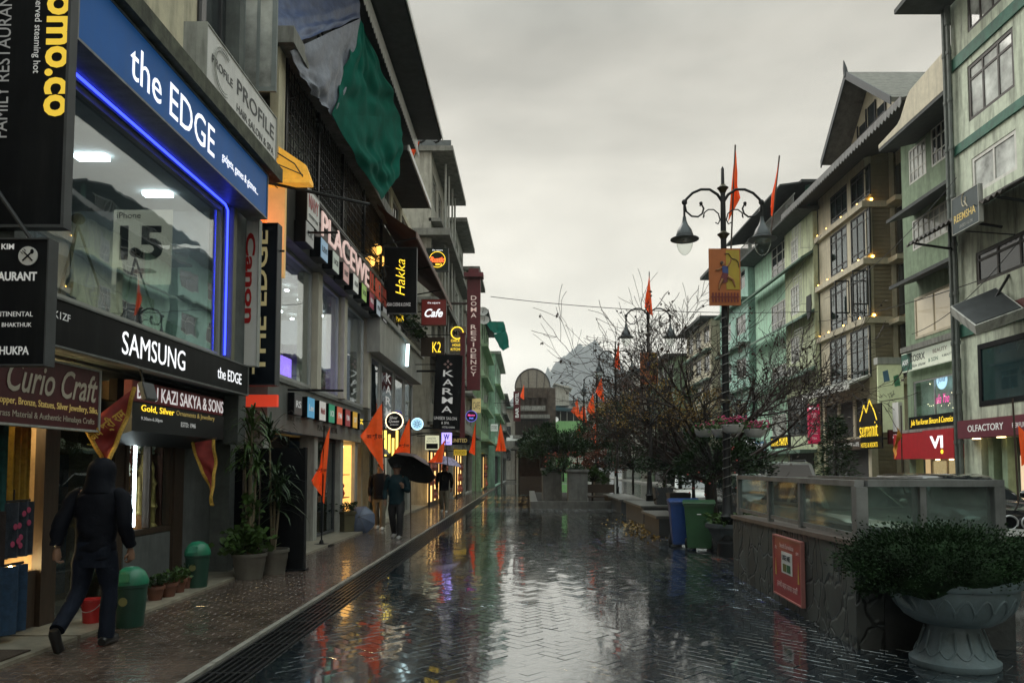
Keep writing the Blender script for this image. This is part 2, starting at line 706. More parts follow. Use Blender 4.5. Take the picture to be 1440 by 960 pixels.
M_bark = mat('dark wet bark', (0.016, 0.014, 0.013), rough=0.6, var=0.35, bump=0.3)
M_rubber = mat('black rubber', (0.01, 0.01, 0.01), rough=0.7)
M_soil = mat('dark soil', (0.02, 0.015, 0.012), rough=0.9, var=0.4, bump=0.4)
# ------------------------------------------------------------------ sky, sun, air
w = bpy.data.worlds.new('World')
scn.world = w
w.use_nodes = True
nt = w.node_tree
N, L = nt.nodes, nt.links
bg = N['Background']
sky = N.new('ShaderNodeTexSky')
sky.sky_type = 'NISHITA'
sky.sun_disc = False
SUN_EL, SUN_ROT = math.radians(42), math.radians(-48)
sky.sun_elevation = SUN_EL
sky.sun_rotation = SUN_ROT
L.new(sky.outputs['Color'], bg.inputs['Color'])
bg.inputs['Strength'].default_value = 0.05
tc = N.new('ShaderNodeTexCoord')
mp = N.new('ShaderNodeMapping')
mp.inputs['Scale'].default_value = (1.0, 1.0, 2.2)
L.new(tc.outputs['Generated'], mp.inputs['Vector'])
n1 = N.new('ShaderNodeTexNoise')
n1.inputs['Scale'].default_value = 2.0
n1.inputs['Detail'].default_value = 7
n1.inputs['Roughness'].default_value = 0.52
n1.inputs['Distortion'].default_value = 0.25
L.new(mp.outputs['Vector'], n1.inputs['Vector'])
cr = N.new('ShaderNodeValToRGB')
cr.color_ramp.elements[0].position = 0.36
cr.color_ramp.elements[0].color = (0.53, 0.50, 0.425, 1)
cr.color_ramp.elements[1].position = 0.64
cr.color_ramp.elements[1].color = (1.0, 0.945, 0.815, 1)
L.new(n1.outputs['Fac'], cr.inputs['Fac'])
sx = N.new('ShaderNodeSeparateXYZ')
L.new(tc.outputs['Generated'], sx.inputs['Vector'])
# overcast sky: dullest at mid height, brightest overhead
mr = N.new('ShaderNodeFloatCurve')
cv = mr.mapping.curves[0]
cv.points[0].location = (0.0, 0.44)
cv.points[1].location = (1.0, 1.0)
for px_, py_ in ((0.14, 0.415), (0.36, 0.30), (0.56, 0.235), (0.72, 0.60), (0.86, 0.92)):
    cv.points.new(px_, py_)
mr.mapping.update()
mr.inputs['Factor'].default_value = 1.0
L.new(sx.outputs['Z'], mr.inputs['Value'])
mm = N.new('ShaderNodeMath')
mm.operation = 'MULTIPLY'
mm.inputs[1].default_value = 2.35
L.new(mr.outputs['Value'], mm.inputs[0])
b2 = N.new('ShaderNodeBackground')
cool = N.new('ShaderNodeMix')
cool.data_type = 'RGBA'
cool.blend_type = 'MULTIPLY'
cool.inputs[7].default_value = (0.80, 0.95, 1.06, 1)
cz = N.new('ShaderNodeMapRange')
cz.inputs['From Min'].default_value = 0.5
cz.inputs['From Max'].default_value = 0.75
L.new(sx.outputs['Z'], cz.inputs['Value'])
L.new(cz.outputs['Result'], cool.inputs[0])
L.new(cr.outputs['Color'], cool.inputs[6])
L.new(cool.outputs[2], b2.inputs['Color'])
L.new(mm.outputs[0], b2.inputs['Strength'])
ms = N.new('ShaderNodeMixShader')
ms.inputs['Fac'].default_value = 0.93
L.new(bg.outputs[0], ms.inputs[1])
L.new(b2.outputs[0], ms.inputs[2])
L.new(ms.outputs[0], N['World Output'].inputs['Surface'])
sd = bpy.data.lights.new('overcast_sun', 'SUN')
sd.energy = 1.45
sd.angle = math.radians(40)
sd.color = (1.0, 0.96, 0.88)
so = bpy.data.objects.new('overcast_sun', sd)
COL.objects.link(so)
sdir = V((math.sin(SUN_ROT) * math.cos(SUN_EL), math.cos(SUN_ROT) * math.cos(SUN_EL), math.sin(SUN_EL)))
so.rotation_euler = sdir.to_track_quat('Z', 'Y').to_euler()
scn.view_settings.view_transform = 'Standard'
scn.view_settings.look = 'None'
scn.view_settings.exposure = 0.62
scn.view_settings.gamma = 1.0
scn.view_settings.use_curve_mapping = False
scn.cycles.max_bounces = 8
scn.cycles.transparent_max_bounces = 12
scn.cycles.caustics_reflective = False
scn.cycles.caustics_refractive = False
scn.cycles.sample_clamp_indirect = 4.0
scn.cycles.use_denoising = True

# ------------------------------------------------------------------ ground
M_asph = mat('wet dark asphalt', (0.022, 0.025, 0.027), rough=0.22, var=0.4, scale=1.2, bump=0.25, bscale=60, coat=0.5)
o = MB().box(-1500, 1500, -200, 3000, -0.6, -0.05).build('ground', M_asph)
tag(o, kind='structure')
o = MB().box(4.7, 11.9, 2, 120, -0.05, -0.02).build('road', M_asph)
tag(o, kind='structure')
o = MB().box(11.9, 18, 8, 120, -0.05, 0.11).build('pavement', M_conc)
tag(o, kind='structure')
# wet herringbone pavers, each laid slightly out of level
M_pav = mat('wet dark slate paver', (0.012, 0.018, 0.024), rough=0.12, var=0.5, scale=1.1, bump=0.30, bscale=13, spec=1.0, coat=1.0)
M_pav.node_tree.nodes['Principled BSDF'].inputs['Coat IOR'].default_value = 2.15
M_pav.node_tree.nodes['Principled BSDF'].inputs['IOR'].default_value = 1.9
M_pav.node_tree.nodes['Principled BSDF'].inputs['Specular Tint'].default_value = (0.78, 0.92, 1.0, 1)
M_pav.node_tree.nodes['Principled BSDF'].inputs['Coat Weight'].default_value = 0.95
M_grout = mat('wet grout sand', (0.02, 0.022, 0.022), rough=0.4, var=0.4, scale=6)
o = MB().box(-2.2, 4.7, 1.5, 78, -0.05, -0.009).build('grout_bed', M_grout)
tag(o, kind='structure')
PX0, PX1, PY0, PY1, PW = -2.17, 4.68, 1.6, 74.0, 0.115
mb = MB()
ca = math.cos(PI / 4)


def rot45(a, b):
    return (a - b) * ca, (a + b) * ca


n = int(60 / PW)
for i in range(-20, n):
    for j in range(max(-20, i - 75), min(n, i + 75)):
        c = (i - j) % 4
        if c == 0:
            a0, a1, b0, b1 = i, i + 2, j, j + 1
        elif c == 3:
            a0, a1, b0, b1 = i, i + 1, j, j + 2
        else:
            continue
        mx_, my_ = rot45((a0 + a1) / 2 * PW, (b0 + b1) / 2 * PW)
        if not (PX0 + .08 < mx_ < PX1 - .08 and PY0 < my_ < PY1):
            continue
        if (mx_ > 3.4 and my_ > 30) or my_ > 46:
            continue
        g, ch = 0.003, 0.005
        tx, ty = random.gauss(0, .0075), random.gauss(0, .0075)
        zz = random.gauss(0, .0009)
        top, bot = [], []
        for (a, b, sa, sb) in ((a0, b0, 1, 1), (a1, b0, -1, 1), (a1, b1, -1, -1), (a0, b1, 1, -1)):
            x, y = rot45(a * PW + sa * (g + ch), b * PW + sb * (g + ch))
            top.append((x, y, zz + (x - mx_) * tx + (y - my_) * ty))
            x, y = rot45(a * PW + sa * g, b * PW + sb * g)
            bot.append((x, y, -0.011))
        mb.add(top + bot, [(0, 1, 2, 3), (0, 4, 5, 1), (1, 5, 6, 2), (2, 6, 7, 3), (3, 7, 4, 0)])
o = mb.build('paving', M_pav)
tag(o, kind='structure')
# rain water standing between and over the lower pavers
M_wat = mat('thin standing rain water', (0.009, 0.014, 0.019), rough=0.08, var=0.3, bump=0.34, bscale=11, spec=1.0, coat=1.0, stretch=(.8, 1.25, 1))
M_wat.node_tree.nodes['Principled BSDF'].inputs['Coat IOR'].default_value = 2.15
M_wat.node_tree.nodes['Principled BSDF'].inputs['Coat Roughness'].default_value = 0.05
M_wat.node_tree.nodes['Principled BSDF'].inputs['IOR'].default_value = 1.9
M_wat.node_tree.nodes['Principled BSDF'].inputs['Specular Tint'].default_value = (0.78, 0.92, 1.0, 1)
M_wat.node_tree.nodes['Principled BSDF'].inputs['Coat Weight'].default_value = 0.95
mb = MB()
nx, ny = 56, 420
vs, fs = [], []
for j in range(ny + 1):
    for i in range(nx + 1):
        x, y = PX0 + (PX1 - PX0) * i / nx, PY0 + (PY1 - PY0) * j / ny
        vs.append((x, y, -.0013 + .0042 * mnoise.noise((x * .55, y * .28, 2)) + .0014 * mnoise.noise((x * 2.1, y * 1.6, 5)) - .0013 * max(0, x - 1.2)))
for j in range(ny):
    for i in range(nx):
        q = j * (nx + 1) + i
        fs.append((q, q + 1, q + nx + 2, q + nx + 1))
mb.add(vs, fs)
o = mb.build('rain_water', M_wat, smooth=True)
tag(o, kind='structure')
# left sidewalk, kerb edge and shop step
M_side = mat('wet reddish brown sidewalk tile', (0.085, 0.062, 0.05), rough=0.2, var=0.55, scale=2.3, bump=0.3, bscale=40, spec=0.7, coat=0.5)
o = MB().box(-4.5, -2.66, 1.5, 78, -0.05, 0.012).build('sidewalk_bed', M_grout)
tag(o, kind='structure')
mb = MB()
y, row = 1.6, 0
while y < 60:
    x = -4.49 - (0.1 if row % 2 else 0)
    dy = .1 if y < 34 else .4
    while x < -2.68:
        x1 = min(x + .2, -2.665)
        x0 = max(x, -4.495)
        g, ch = .004, .005
        tx, ty, zz = random.gauss(0, .008), random.gauss(0, .010), .02 + random.gauss(0, .0008)
        top = [(x0 + g + ch, y + g + ch), (x1 - g - ch, y + g + ch), (x1 - g - ch, y + dy - g - ch), (x0 + g + ch, y + dy - g - ch)]
        bot = [(x0 + g, y + g), (x1 - g, y + g), (x1 - g, y + dy - g), (x0 + g, y + dy - g)]
        mb.add([(p, q, zz + (p - x0 - .1) * tx + (q - y - .05) * ty) for p, q in top] + [(p, q, .0115) for p, q in bot],
               [(0, 1, 2, 3), (0, 4, 5, 1), (1, 5, 6, 2), (2, 6, 7, 3), (3, 7, 4, 0)])
        x += .2
    y += dy
    row += 1
o = mb.build('sidewalk', M_side)
tag(o, kind='structure')
M_kerb = mat('pale kerb stone', (0.26, 0.25, 0.22), rough=0.4, var=0.3, grime=0.5)
mb = MB()
y = 1.5
while y < 60:
    l = random.uniform(0.7, 1.1)
    mb.box(-2.655, -2.60 + random.uniform(-.005, .005), y, y + l - .012, -0.05, 0.026 + random.uniform(0, .006))
    y += l
o = mb.build('kerb', M_kerb)
tag(o, kind='structure')
M_step = mat('beige step tile', (0.30, 0.27, 0.21), rough=0.35, var=0.25, scale=2, grime=0.6)
mb = MB().box(-5.1, -4.28, 2.0, 7.2, -0.05, 0.05).box(-5.1, -4.28, 7.25, 12.6, -0.05, 0.05).box(-5.0, -4.12, 13.2, 23, -0.05, 0.06)
mb.box(-5.0, -4.2, 23.02, 34, -0.05, 0.07)
o = mb.build('shop_step', M_step)
tag(o, kind='structure')
# drain channel with grate bars along the kerb
t = thing('drain_grate', 'long dark slotted drain grate running along the pale kerb beside the wet paving', 'drain', (-2.4, 3, -0.02))
MB().box(-2.595, -2.205, 1.5, 40, -0.05, -0.03).build('channel', M_iron, t)
mb = MB()
for k in range(7):
    x = -2.58 + k * 0.06
    mb.box(x - .012, x + .012, 1.5, 40, -0.028, 0.006)
y = 1.6
while y < 40:
    mb.box(-2.59, -2.21, y, y + .03, -0.029, 0.002)
    y += 0.5
mb.build('grate', mat('wet cast iron grate', (0.03, 0.032, 0.034), rough=0.3, metal=0.5, var=0.3), t)

# fallen leaves near the bins
mb = MB()
for k in range(900):
    p = atz(random.gauss(925, 26), random.gauss(741, 8))
    x, y = p.x, p.y
    if not (1.2 < x < 3.4 and 12 < y < 30):
        continue
    a = random.uniform(0, 6.3)
    mb.leaf((x, y, .008 + random.uniform(0, .006)), (math.cos(a), math.sin(a), random.uniform(-.05, .25)), random.uniform(.05, .10), .6)
o = mb.build('fallen_leaves', M_leafy)
tag(o, 'scatter of fallen yellow leaves on the wet paving by the bins', 'leaves', kind='stuff')

# ------------------------------------------------------------------ far wooded hill
M_hill = mat('far wooded hillside', (0.02, 0.032, 0.03), rough=0.95, var=0.45, scale=0.03)
vs, fs = [], []
NX, NY = 150, 26
for j in range(NY):
    for i in range(NX):
        x = -260 + 620 * i / (NX - 1)
        y = 640 + 240 * j / (NY - 1)
        s = j / (NY - 1)
        prof = 86 * math.exp(-((x - 62) / 52) ** 2) + 40 * math.exp(-((x + 40) / 90) ** 2) + 72 * math.exp(-((x - 200) / 95) ** 2) + 14
        z = prof * math.sin(min(1, s * 1.6) * PI / 2) + 7 * mnoise.noise((x * .05, y * .05, 3)) + 4 * mnoise.noise((x * .17, y * .17, 1)) * min(1, s * 3)
        vs.append((2.2 * x, 2.2 * y, 2.2 * z if j else -3))
for j in range(NY - 1):
    for i in range(NX - 1):
        a = j * NX + i
        fs.append((a, a + 1, a + NX + 1, a + NX))
mb = MB()
mb.add(vs, fs)
o = mb.build('hills', M_hill, smooth=True)
tag(o, kind='structure')
# the tree cover that makes the hill's edge uneven
mb = MB()
for k in range(4200):
    i, j = random.randrange(30, NX - 30), random.randrange(4, NY - 4)
    p = vs[j * NX + i]
    h = random.uniform(4, 9)
    r = random.uniform(2.5, 5)
    c = V(p) + V((random.uniform(-6, 6), random.uniform(-6, 6), 0))
    h, r = h * random.uniform(2, 4), r * random.uniform(1.6, 3)
    mb.lathe([(r * .8, -1), (r, h * .35), (r * .7, h * .7), (0.3, h)], c, 6)
o = mb.build('hill_forest', M_hill)
tag(o, 'hazy forest covering the far hill at the end of the street', 'forest', kind='stuff')

# damp air
hz = bpy.data.materials.new('damp haze')
hz.use_nodes = True
hn = hz.node_tree.nodes
hn.remove(hn['Principled BSDF'])
pv = hn.new('ShaderNodeVolumePrincipled')
pv.inputs['Color'].default_value = (0.86, 0.92, 0.97, 1)
pv.inputs['Density'].default_value = 0.00032
pv.inputs['Anisotropy'].default_value = 0.2
hz.node_tree.links.new(pv.outputs[0], hn['Material Output'].inputs['Volume'])
o = MB().box(-1300, 1300, -60, 2100, -1.6, 270).build('haze', hz)
tag(o, 'thin damp haze filling the valley', 'haze', kind='stuff')
def cboard(name, label, cat, x0, y0, x1, y1, Y, m, lines=(), d=0.12, rim=None, rimw=0.03, group=None, bracket=None, tilt=0.0):
    """board facing up the street, given by where its corners show at depth Y; lines use the same picture units"""
    k = Y / FOC
    a, b = aty(x0, y0, Y), aty(x1, y1, Y)
    c = V(((a.x + b.x) / 2, Y, (a.z + b.z) / 2))
    wd, ht = abs(b.x - a.x), abs(a.z - b.z)
    ls = []
    for ln in lines:
        op = dict(ln[6]) if len(ln) > 6 else {}
        dr = op.get('dir')
        lw, lh = ln[3] * k, ln[4] * k
        if dr is None:
            fw, fh = lw / wd, lh / ht
        else:
            fw, fh = lw / ht, lh / wd
        ls.append((ln[0], (ln[1] - (x0 + x1) / 2) / (x1 - x0), -(ln[2] - (y0 + y1) / 2) / (y1 - y0), fw, fh, ln[5], op))
    U = V((math.sin(tilt), 0, math.cos(tilt)))
    R = V((math.cos(tilt), 0, -math.sin(tilt)))
    return board(name, label, cat, c, (R, U), wd, ht, d, m, ls, rim, rimw, group, bracket)


def xyz(px, py, X):
    p = atx(px, py, X)
    return p.y, p.z


# ================================================================== building with the phone shop
WX = -4.4
A0, A1 = 6.3, 11.62
bA = thing('shop_building', 'nearest left building with big blue lit shop window over dark ground floor shops', 'building', (-6.5, 9, 0))
M_wallA = mat('grey green painted plaster', (0.10, 0.115, 0.11), rough=0.6, var=0.3, bump=0.15, grime=0.5)
M_blu = glow('blue led strip', (0.03, 0.05, 1.0), 3.0)
mb = MB()
zs, zt = 3.22, 5.42
wall(mb, 'x', WX - 0.22, WX, A0, A1, 2.75, 6.2, [(6.45, 10.66, zs, zt)])
mb.box(WX - 0.22, WX, A1 - .3, A1, 2.0, 2.745)
mb.box(-10, WX - .225, A0 - .2, A0, 0, 9.5)
mb.box(-10, WX - .225, A1, A1 + .2, 0, 9.2)
mb.box(-10, WX - 0.23, A0 + .002, A1 - .002, 2.72, 3.05)
mb.box(-10, WX - 0.23, A0 + .002, A1 - .002, 5.75, 6.1)
mb.box(-10.2, -10, A0, A1, 0, 9.5)
mb.build('wall', M_wallA, bA)
mb = MB()
mb.box(WX - 0.3, -3.93, A0 + .16, A1 + .12, 6.2, 6.42)
led = mb.build('ledge', mat('mossy concrete ledge', (0.10, 0.105, 0.075), rough=0.85, var=0.5, scale=5, bump=0.3, grime=0.8), bA)
# upper storey: cream wall with an open casement
mb = MB()
UW = -4.85
wall(mb, 'x', UW - 0.2, UW, A0 + .1, 12.7, 6.42, 10.3, [(10.6, 12.2, 8.05, 9.7)])
mb.box(-10, UW - .2, A0 + .1, A1, 6.43, 6.5)
mb.build('upper_wall', M_cream, bA)
M_pframe = mat('grey painted window frame', (0.20, 0.23, 0.23), rough=0.5, var=0.15)
window(bA, 'x', UW, 1, 10.6, 12.2, 8.05, 9.7, 2, 1, mat('dark window frame', (0.02, 0.022, 0.025), rough=0.5), M_pane, fw=.09, inset=-.03, curtain=(M_curt, 0.05, 0.5))
mb = MB()
mb.box(UW - .02, UW + .60, 12.26, 12.31, 7.98, 8.06).box(UW - .02, UW + .60, 12.26, 12.31, 9.6, 9.68)
mb.box(UW - .02, UW + .06, 12.26, 12.31, 8.062, 9.598).box(UW + .52, UW + .60, 12.26, 12.31, 8.062, 9.598).box(UW + .26, UW + .31, 12.265, 12.305, 8.062, 9.598)
lf = mb.build('open_casement', M_pframe, bA)
MB().box(UW, UW + .57, 12.28, 12.288, 8.02, 9.64).build('pane', M_panel, lf)
# window: glass, frame, blue strip
window(bA, 'x', WX, 1, 6.45, 10.66, zs, zt, 1, 1, mat('pale window trim', (0.35, 0.36, 0.33), rough=0.4, var=0.15), glass('rain streaked shop glass', tint=(.80, .86, .87), ior=2.3), fw=.07, name='window_frame', inset=0.03)
mb = MB()
mb.tube([(WX + .02, 6.45, zt + .035), (WX + .02, 10.62, zt + .035), (WX + .02, 10.72, zt - .02), (WX + .02, 10.72, zs + .05)], 0.015, 6)
mb.build('light_strip', M_blu, bA)
mb = MB()
mb.box(WX + .001, WX + .06, A0, 10.84, zt + .065, zt + .12).box(WX + .001, WX + .09, 10.78, 10.9, 3.2, zt + .06)
mb.build('trim', mat('olive metal trim', (0.16, 0.16, 0.10), rough=0.5), bA)
# shop interior upstairs
M_int = mat('pale shop interior wall', (0.42, 0.46, 0.47), rough=0.7, var=0.1)
mb = MB()
mb.box(-9.6, -9.55, A0, A1, 3.06, 5.74)
mb.box(-9.5, WX - .26, A1 - .09, A1 - .04, 3.06, 5.74).box(-9.5, WX - .26, A0 + .04, A0 + .09, 3.06, 5.74)
mb.box(-9.5, WX - .26, A0 + .1, A1 - .1, 5.66, 5.72)
mb.build('shop_interior', M_int, bA)
mb = MB()
for x, y in ((-5.6, 7.6), (-5.6, 9.4), (-7.4, 8.2), (-7.4, 10.2), (-5.4, 10.7)):
    mb.box(x - .2, x + .2, y - .06, y + .06, 5.60, 5.655)
mb.build_each('ceiling_light', M_cool, bA)
mb = MB()
for k in range(9):
    y = 6.7 + k * .46
    mb.box(WX - .62, WX - .58, y, y + .4, 3.3, 3.3 + random.uniform(.3, .9))
mb.box(-9.4, -9.0, 6.6, 11.2, 3.06, 4.4)
mb.build('display_shelf', mat('grey shop fitting', (0.16, 0.18, 0.2), rough=0.4, var=0.4, scale=2), bA)
for x, z0, n_, lab in ((-4.9, 3.35, 3, 'camera tripod standing in the upstairs shop window left of the poster'), (-4.85, 3.3, 3, 'camera tripod standing in the upstairs shop window in front of the poster')):
    t = thing('camera_tripod', lab, 'tripod', (x, 8.0 if x < -4.87 else 9.1, z0 - .02), group='camera tripods in the shop window')
    b = t.location
    mb = MB()
    for a in (0.5, 2.6, 4.7):
        mb.tube([b + V((0, 0, .95)), b + V((.32 * math.cos(a), .32 * math.sin(a), 0))], .013, 5)
    mb.build_each('leg', M_iron, t)
    MB().ball(b + V((0, 0, 1.02)), .07, .07, .06).build('head', M_iron, t)
# poster with a phone
t = cboard('phone_poster', 'cream poster of a phone hanging inside the upstairs shop window', 'poster', 160, 295, 240, 400, 9.6,
           mat('cream poster paper', (0.62, 0.60, 0.48), rough=0.6, var=0.05, emit=0.18, ecol=(.9, .85, .65)),
           [('iPhone', 181, 303, 34, 9, mat('dark poster ink', (0.03, 0.035, 0.04), rough=0.6)), ('15', 199, 342, 62, 50, MATS['dark poster ink'], {'bold': .03})], d=.012)
MB().lathe([(.16, 0), (.17, .02), (.12, .05), (.09, .06)], V(aty(202, 384, 9.57)), 20, Matrix.Diagonal((1, .12, 1))).build('picture', mat('pinkish printed phone', (0.5, 0.3, 0.24), rough=.5), t)

board('shop_sign', 'long blue fascia sign above the upstairs shop window', 'sign', (-4.03, 8.9, 5.82), LEFTW, 4.84, 0.68, 0.3,
      mat('blue fascia panel', (0.010, 0.085, 0.30), rough=0.4, var=0.22, scale=.9, emit=0.10, ecol=(.02, .16, .5), spec=.15, grime=.3, gcol=(.05, .09, .15)),
      [('the EDGE', -.11, -.03, .42, .57, M_wht), ('gadgets, games & gizmos...', .285, -.12, .27, .22, M_wht)], rim=M_steel, rimw=.025)
board('shop_sign', 'long black fascia sign under the upstairs shop window', 'sign', (-4.28, 8.98, 2.97), LEFTW, 4.75, 0.44, 0.14, M_black,
      [('SAMSUNG', -.093, 0.0, .305, .56, M_wht), ('the EDGE', .356, -.02, .18, .36, M_wht), ('K1ZF', -.46, .15, .05, .15, M_whtp)], rim=M_steel, rimw=.02)
board('salon_sign', 'white hair salon sign standing on the concrete ledge', 'sign', (-3.99, 10.28, 6.80), LEFTW, 2.55, 0.74, 0.28, M_white,
      [('PROFILE', .17, .10, .58, .30, M_dkgrey, {'bold': .006}), ('HAIR SALON & SPA', .17, -.30, .58, .15, M_dkgrey), ('PROFILE', -.31, .02, .26, .15, M_dkgrey)], rim=M_greyw, rimw=.02)
t = [o for o in bpy.data.objects if o.name.startswith('salon_sign')][0]
mb = MB()
for r in (.26, .30):
    pth = [V((-3.975, 9.50 + r * math.cos(a), 6.80 + r * math.sin(a))) for a in [1.0 + i * .22 for i in range(20)]]
    mb.tube(pth, .006, 4)
mb.build('emblem', M_greyw, t)
t = thing('loose_wire', 'loose tangled black wire on the cream wall above the ledge', 'wire', (-4.7, 8.4, 6.42))
mb = MB()
for k in range(3):
    y0 = 8.2 + .15 * k
    mb.tube([(-4.75, y0, 6.45), (-4.55, y0 + .2, 6.7 + .1 * k), (-4.6, y0 + .45, 7.05), (-4.75, y0 + .6, 6.9), (-4.8, y0 + .5, 7.1)], .008, 5)
mb.build('strand', M_iron, t)

# projecting black signs at the near end
cboard('restaurant_sign', 'tall black projecting sign with yellow lettering at the upper left corner', 'sign', -70, -330, 86, 318, 6.2, M_black,
       [('momo.co', 74, 62, 228, 34, mat('yellow lit letter', (0.62, 0.42, 0.03), rough=.4, emit=.45, ecol=(.9, .6, .06)), {'dir': 'down', 'bold': .03}),
        ('served steaming hot', 49, 56, 113, 13, M_whtp, {'dir': 'down'}),
        ('FAMILY RESTAURANT', 10, 92, 226, 19, mat('pale grey lettering', (.4, .4, .4), rough=.5, emit=.05, ecol=(1, 1, 1)), {'dir': 'up'})], d=.09, rim=M_dkgrey, rimw=.025,
       bracket=[(V((-4.5, 6.3, 6.0)), V((-3.9, 6.3, 6.0)))])
t = cboard('restaurant_sign', 'lower black projecting menu sign with a fork and spoon badge', 'sign', -75, 336, 62, 513, 6.0, M_black,
           [('KIM', 8, 347, 18, 8, M_whtp, {'bold': .02}), ('RESTAURANT', 9, 389, 84, 13, M_whtp, {'bold': .03}), ('CONTINENTAL', 14, 442, 66, 7, M_whtp), ('BHAKTHUK', 24, 457, 42, 6, M_whtp), ('THUKPA', 18, 493, 50, 12, M_whtp, {'bold': .02})],
           d=.11, rim=M_dkgrey, rimw=.012, bracket=[(V((-4.45, 6.1, 4.0)), V((-3.95, 6.1, 3.3)))])
p = aty(40, 360, 5.995)
Mr = Matrix.Rotation(PI / 2, 3, 'X')
MB().lathe([(.078, 0), (.078, .008), (.001, .0085)], p, 24, Mr).build('badge', M_white, t)
mb = MB()
for s in (-1, 1):
    mb.tube([p + V((-.04 * s, -.012, -.04)), p + V((.028 * s, -.012, .028))], .006, 5)
mb.ball(p + V((.035, -.012, .035)), .015, .004, .02)
for q in (-.012, 0, .012):
    mb.tube([p + V((-.028 + q, -.012, .028 + q)), p + V((-.045 + q, -.012, .045 + q))], .003, 4)
mb.build('fork_and_spoon', M_black, t)

# ground floor shops under the phone shop
SX = -4.92
g = thing('curio_shop_front', 'dark nearest shop front hung with clothes beneath the maroon sign', 'shop front', (-5.6, 6.6, 0))
mb = MB()
mb.box(SX - .1, SX, 7.62, 7.86, 0.05, 2.72).box(SX - .12, SX - .02, 8.95, 9.16, 0.05, 2.72)
mb.box(SX - .1, SX, 4.6, 7.6, 2.5, 2.7).box(SX - .14, SX - .04, 6.85, 7.6, .06, .62)
mb.build('door_frame', M_wood, g)
mb = MB()
mb.box(-7.4, -7.3, 4.4, 9.2, 0, 2.7).box(-7.3, SX - .15, 7.7, 7.78, 0, 2.7).box(-7.3, SX - .15, 4.4, 4.5, 0, 2.7).box(-7.3, SX - .15, 9.02, 9.1, 0, 2.7)
mb.build('shop_interior', mat('dim brown interior', (0.30, 0.20, 0.11), rough=.8, var=.4), g)
mb = MB()
for i in range(5):
    mb.box(-7.28, -6.9, 4.6, 7.6, .3 + i * .45, .33 + i * .45)
for i in range(60):
    y, z = random.uniform(4.7, 7.5), .33 + .45 * random.randrange(5)
    mb.lathe([(.03, 0), (.05, .08), (.03, .16), (.05, .22)], (-7.05, y, z), 7)
mb.build('shelf', mat('brass curios', (0.3, 0.2, 0.08), rough=.35, metal=.6, var=.4), g)
mb = MB()
mb.tube([(-5.35, 7.1, 2.3), (-5.35, 7.45, 2.3)], .03, 8).tube([(-5.4, 7.35, .5), (-5.4, 7.35, 1.1)], .02, 8).box(-6.5, -6.3, 5, 7.2, 2.6, 2.65)
mb.build('lamp_tube', M_warm, g)
mb = MB()
for c_ in ((-5.05, 7.28, 2.34), (-5.05, 7.36, .62), (-5.3, 6.75, 2.3), (-5.6, 6.1, 2.3)):
    mb.ball(c_, .055, .055, .07, 10, 7)
mb.build_each('bulb', glow('warm bulb', (1, .75, .35), 90), g, smooth=True)
MB().box(SX - .05, SX - .04, 7.87, 8.94, 0.1, 2.45).build('glass_door', M_glassd, g)
mb = MB()
mb.box(-5.4, -5.3, 8.05, 8.3, .2, 2.1).box(-5.5, -5.4, 8.5, 8.8, .2, 1.8).box(-5.38, -5.33, 8.05, 8.25, 1.2, 1.9)
mb.build('hanging_fabric', mat('pale blue fabric', (0.2, 0.25, 0.28), rough=.9, var=.4), g)
mb = MB()
for i in range(5):
    mb.box(-6.4, -6.0, 7.9, 8.9, .3 + i * .42, .32 + i * .42)
for i in range(30):
    mb.lathe([(.025, 0), (.04, .06), (.02, .12), (.035, .2)], (-6.15, random.uniform(7.95, 8.85), .32 + .42 * random.randrange(5)), 7)
mb.build('cabinet', mat('silver curios', (0.4, 0.42, 0.38), rough=.3, metal=.5, var=.4, emit=.12, ecol=(.8, .9, .7)), g)

# clothes hung at the shop front, each one a thing
cloths = [('yellow fringed scarf hung at the shop doorway under a lamp', (0.35, 0.22, 0.03), -4.93, 7.10, 7.40, 1.30, 2.16, True, 'scarf'),
          ('teal fringed scarf hung left of the yellow scarf', (0.02, 0.10, 0.10), -4.86, 6.70, 6.98, 1.22, 2.2, True, 'scarf'),
          ('mustard brown shawl at the far left edge of the shop doorway', (0.25, 0.14, 0.03), -4.9, 6.40, 6.64, 1.5, 2.2, True, 'shawl'),
          ('dark jacket with pink dots hung below the scarves', (0.04, 0.05, 0.07), -4.85, 6.95, 7.35, .80, 1.32, False, 'jacket'),
          ('dark striped garment hung below the teal scarf', (0.035, 0.025, 0.025), -4.80, 6.42, 6.9, .72, 1.25, False, 'garment'),
          ('long dark blue patterned skirt hung low at the shop doorway', (0.02, 0.05, 0.10), -4.76, 6.45, 7.15, .12, .74, False, 'skirt')]
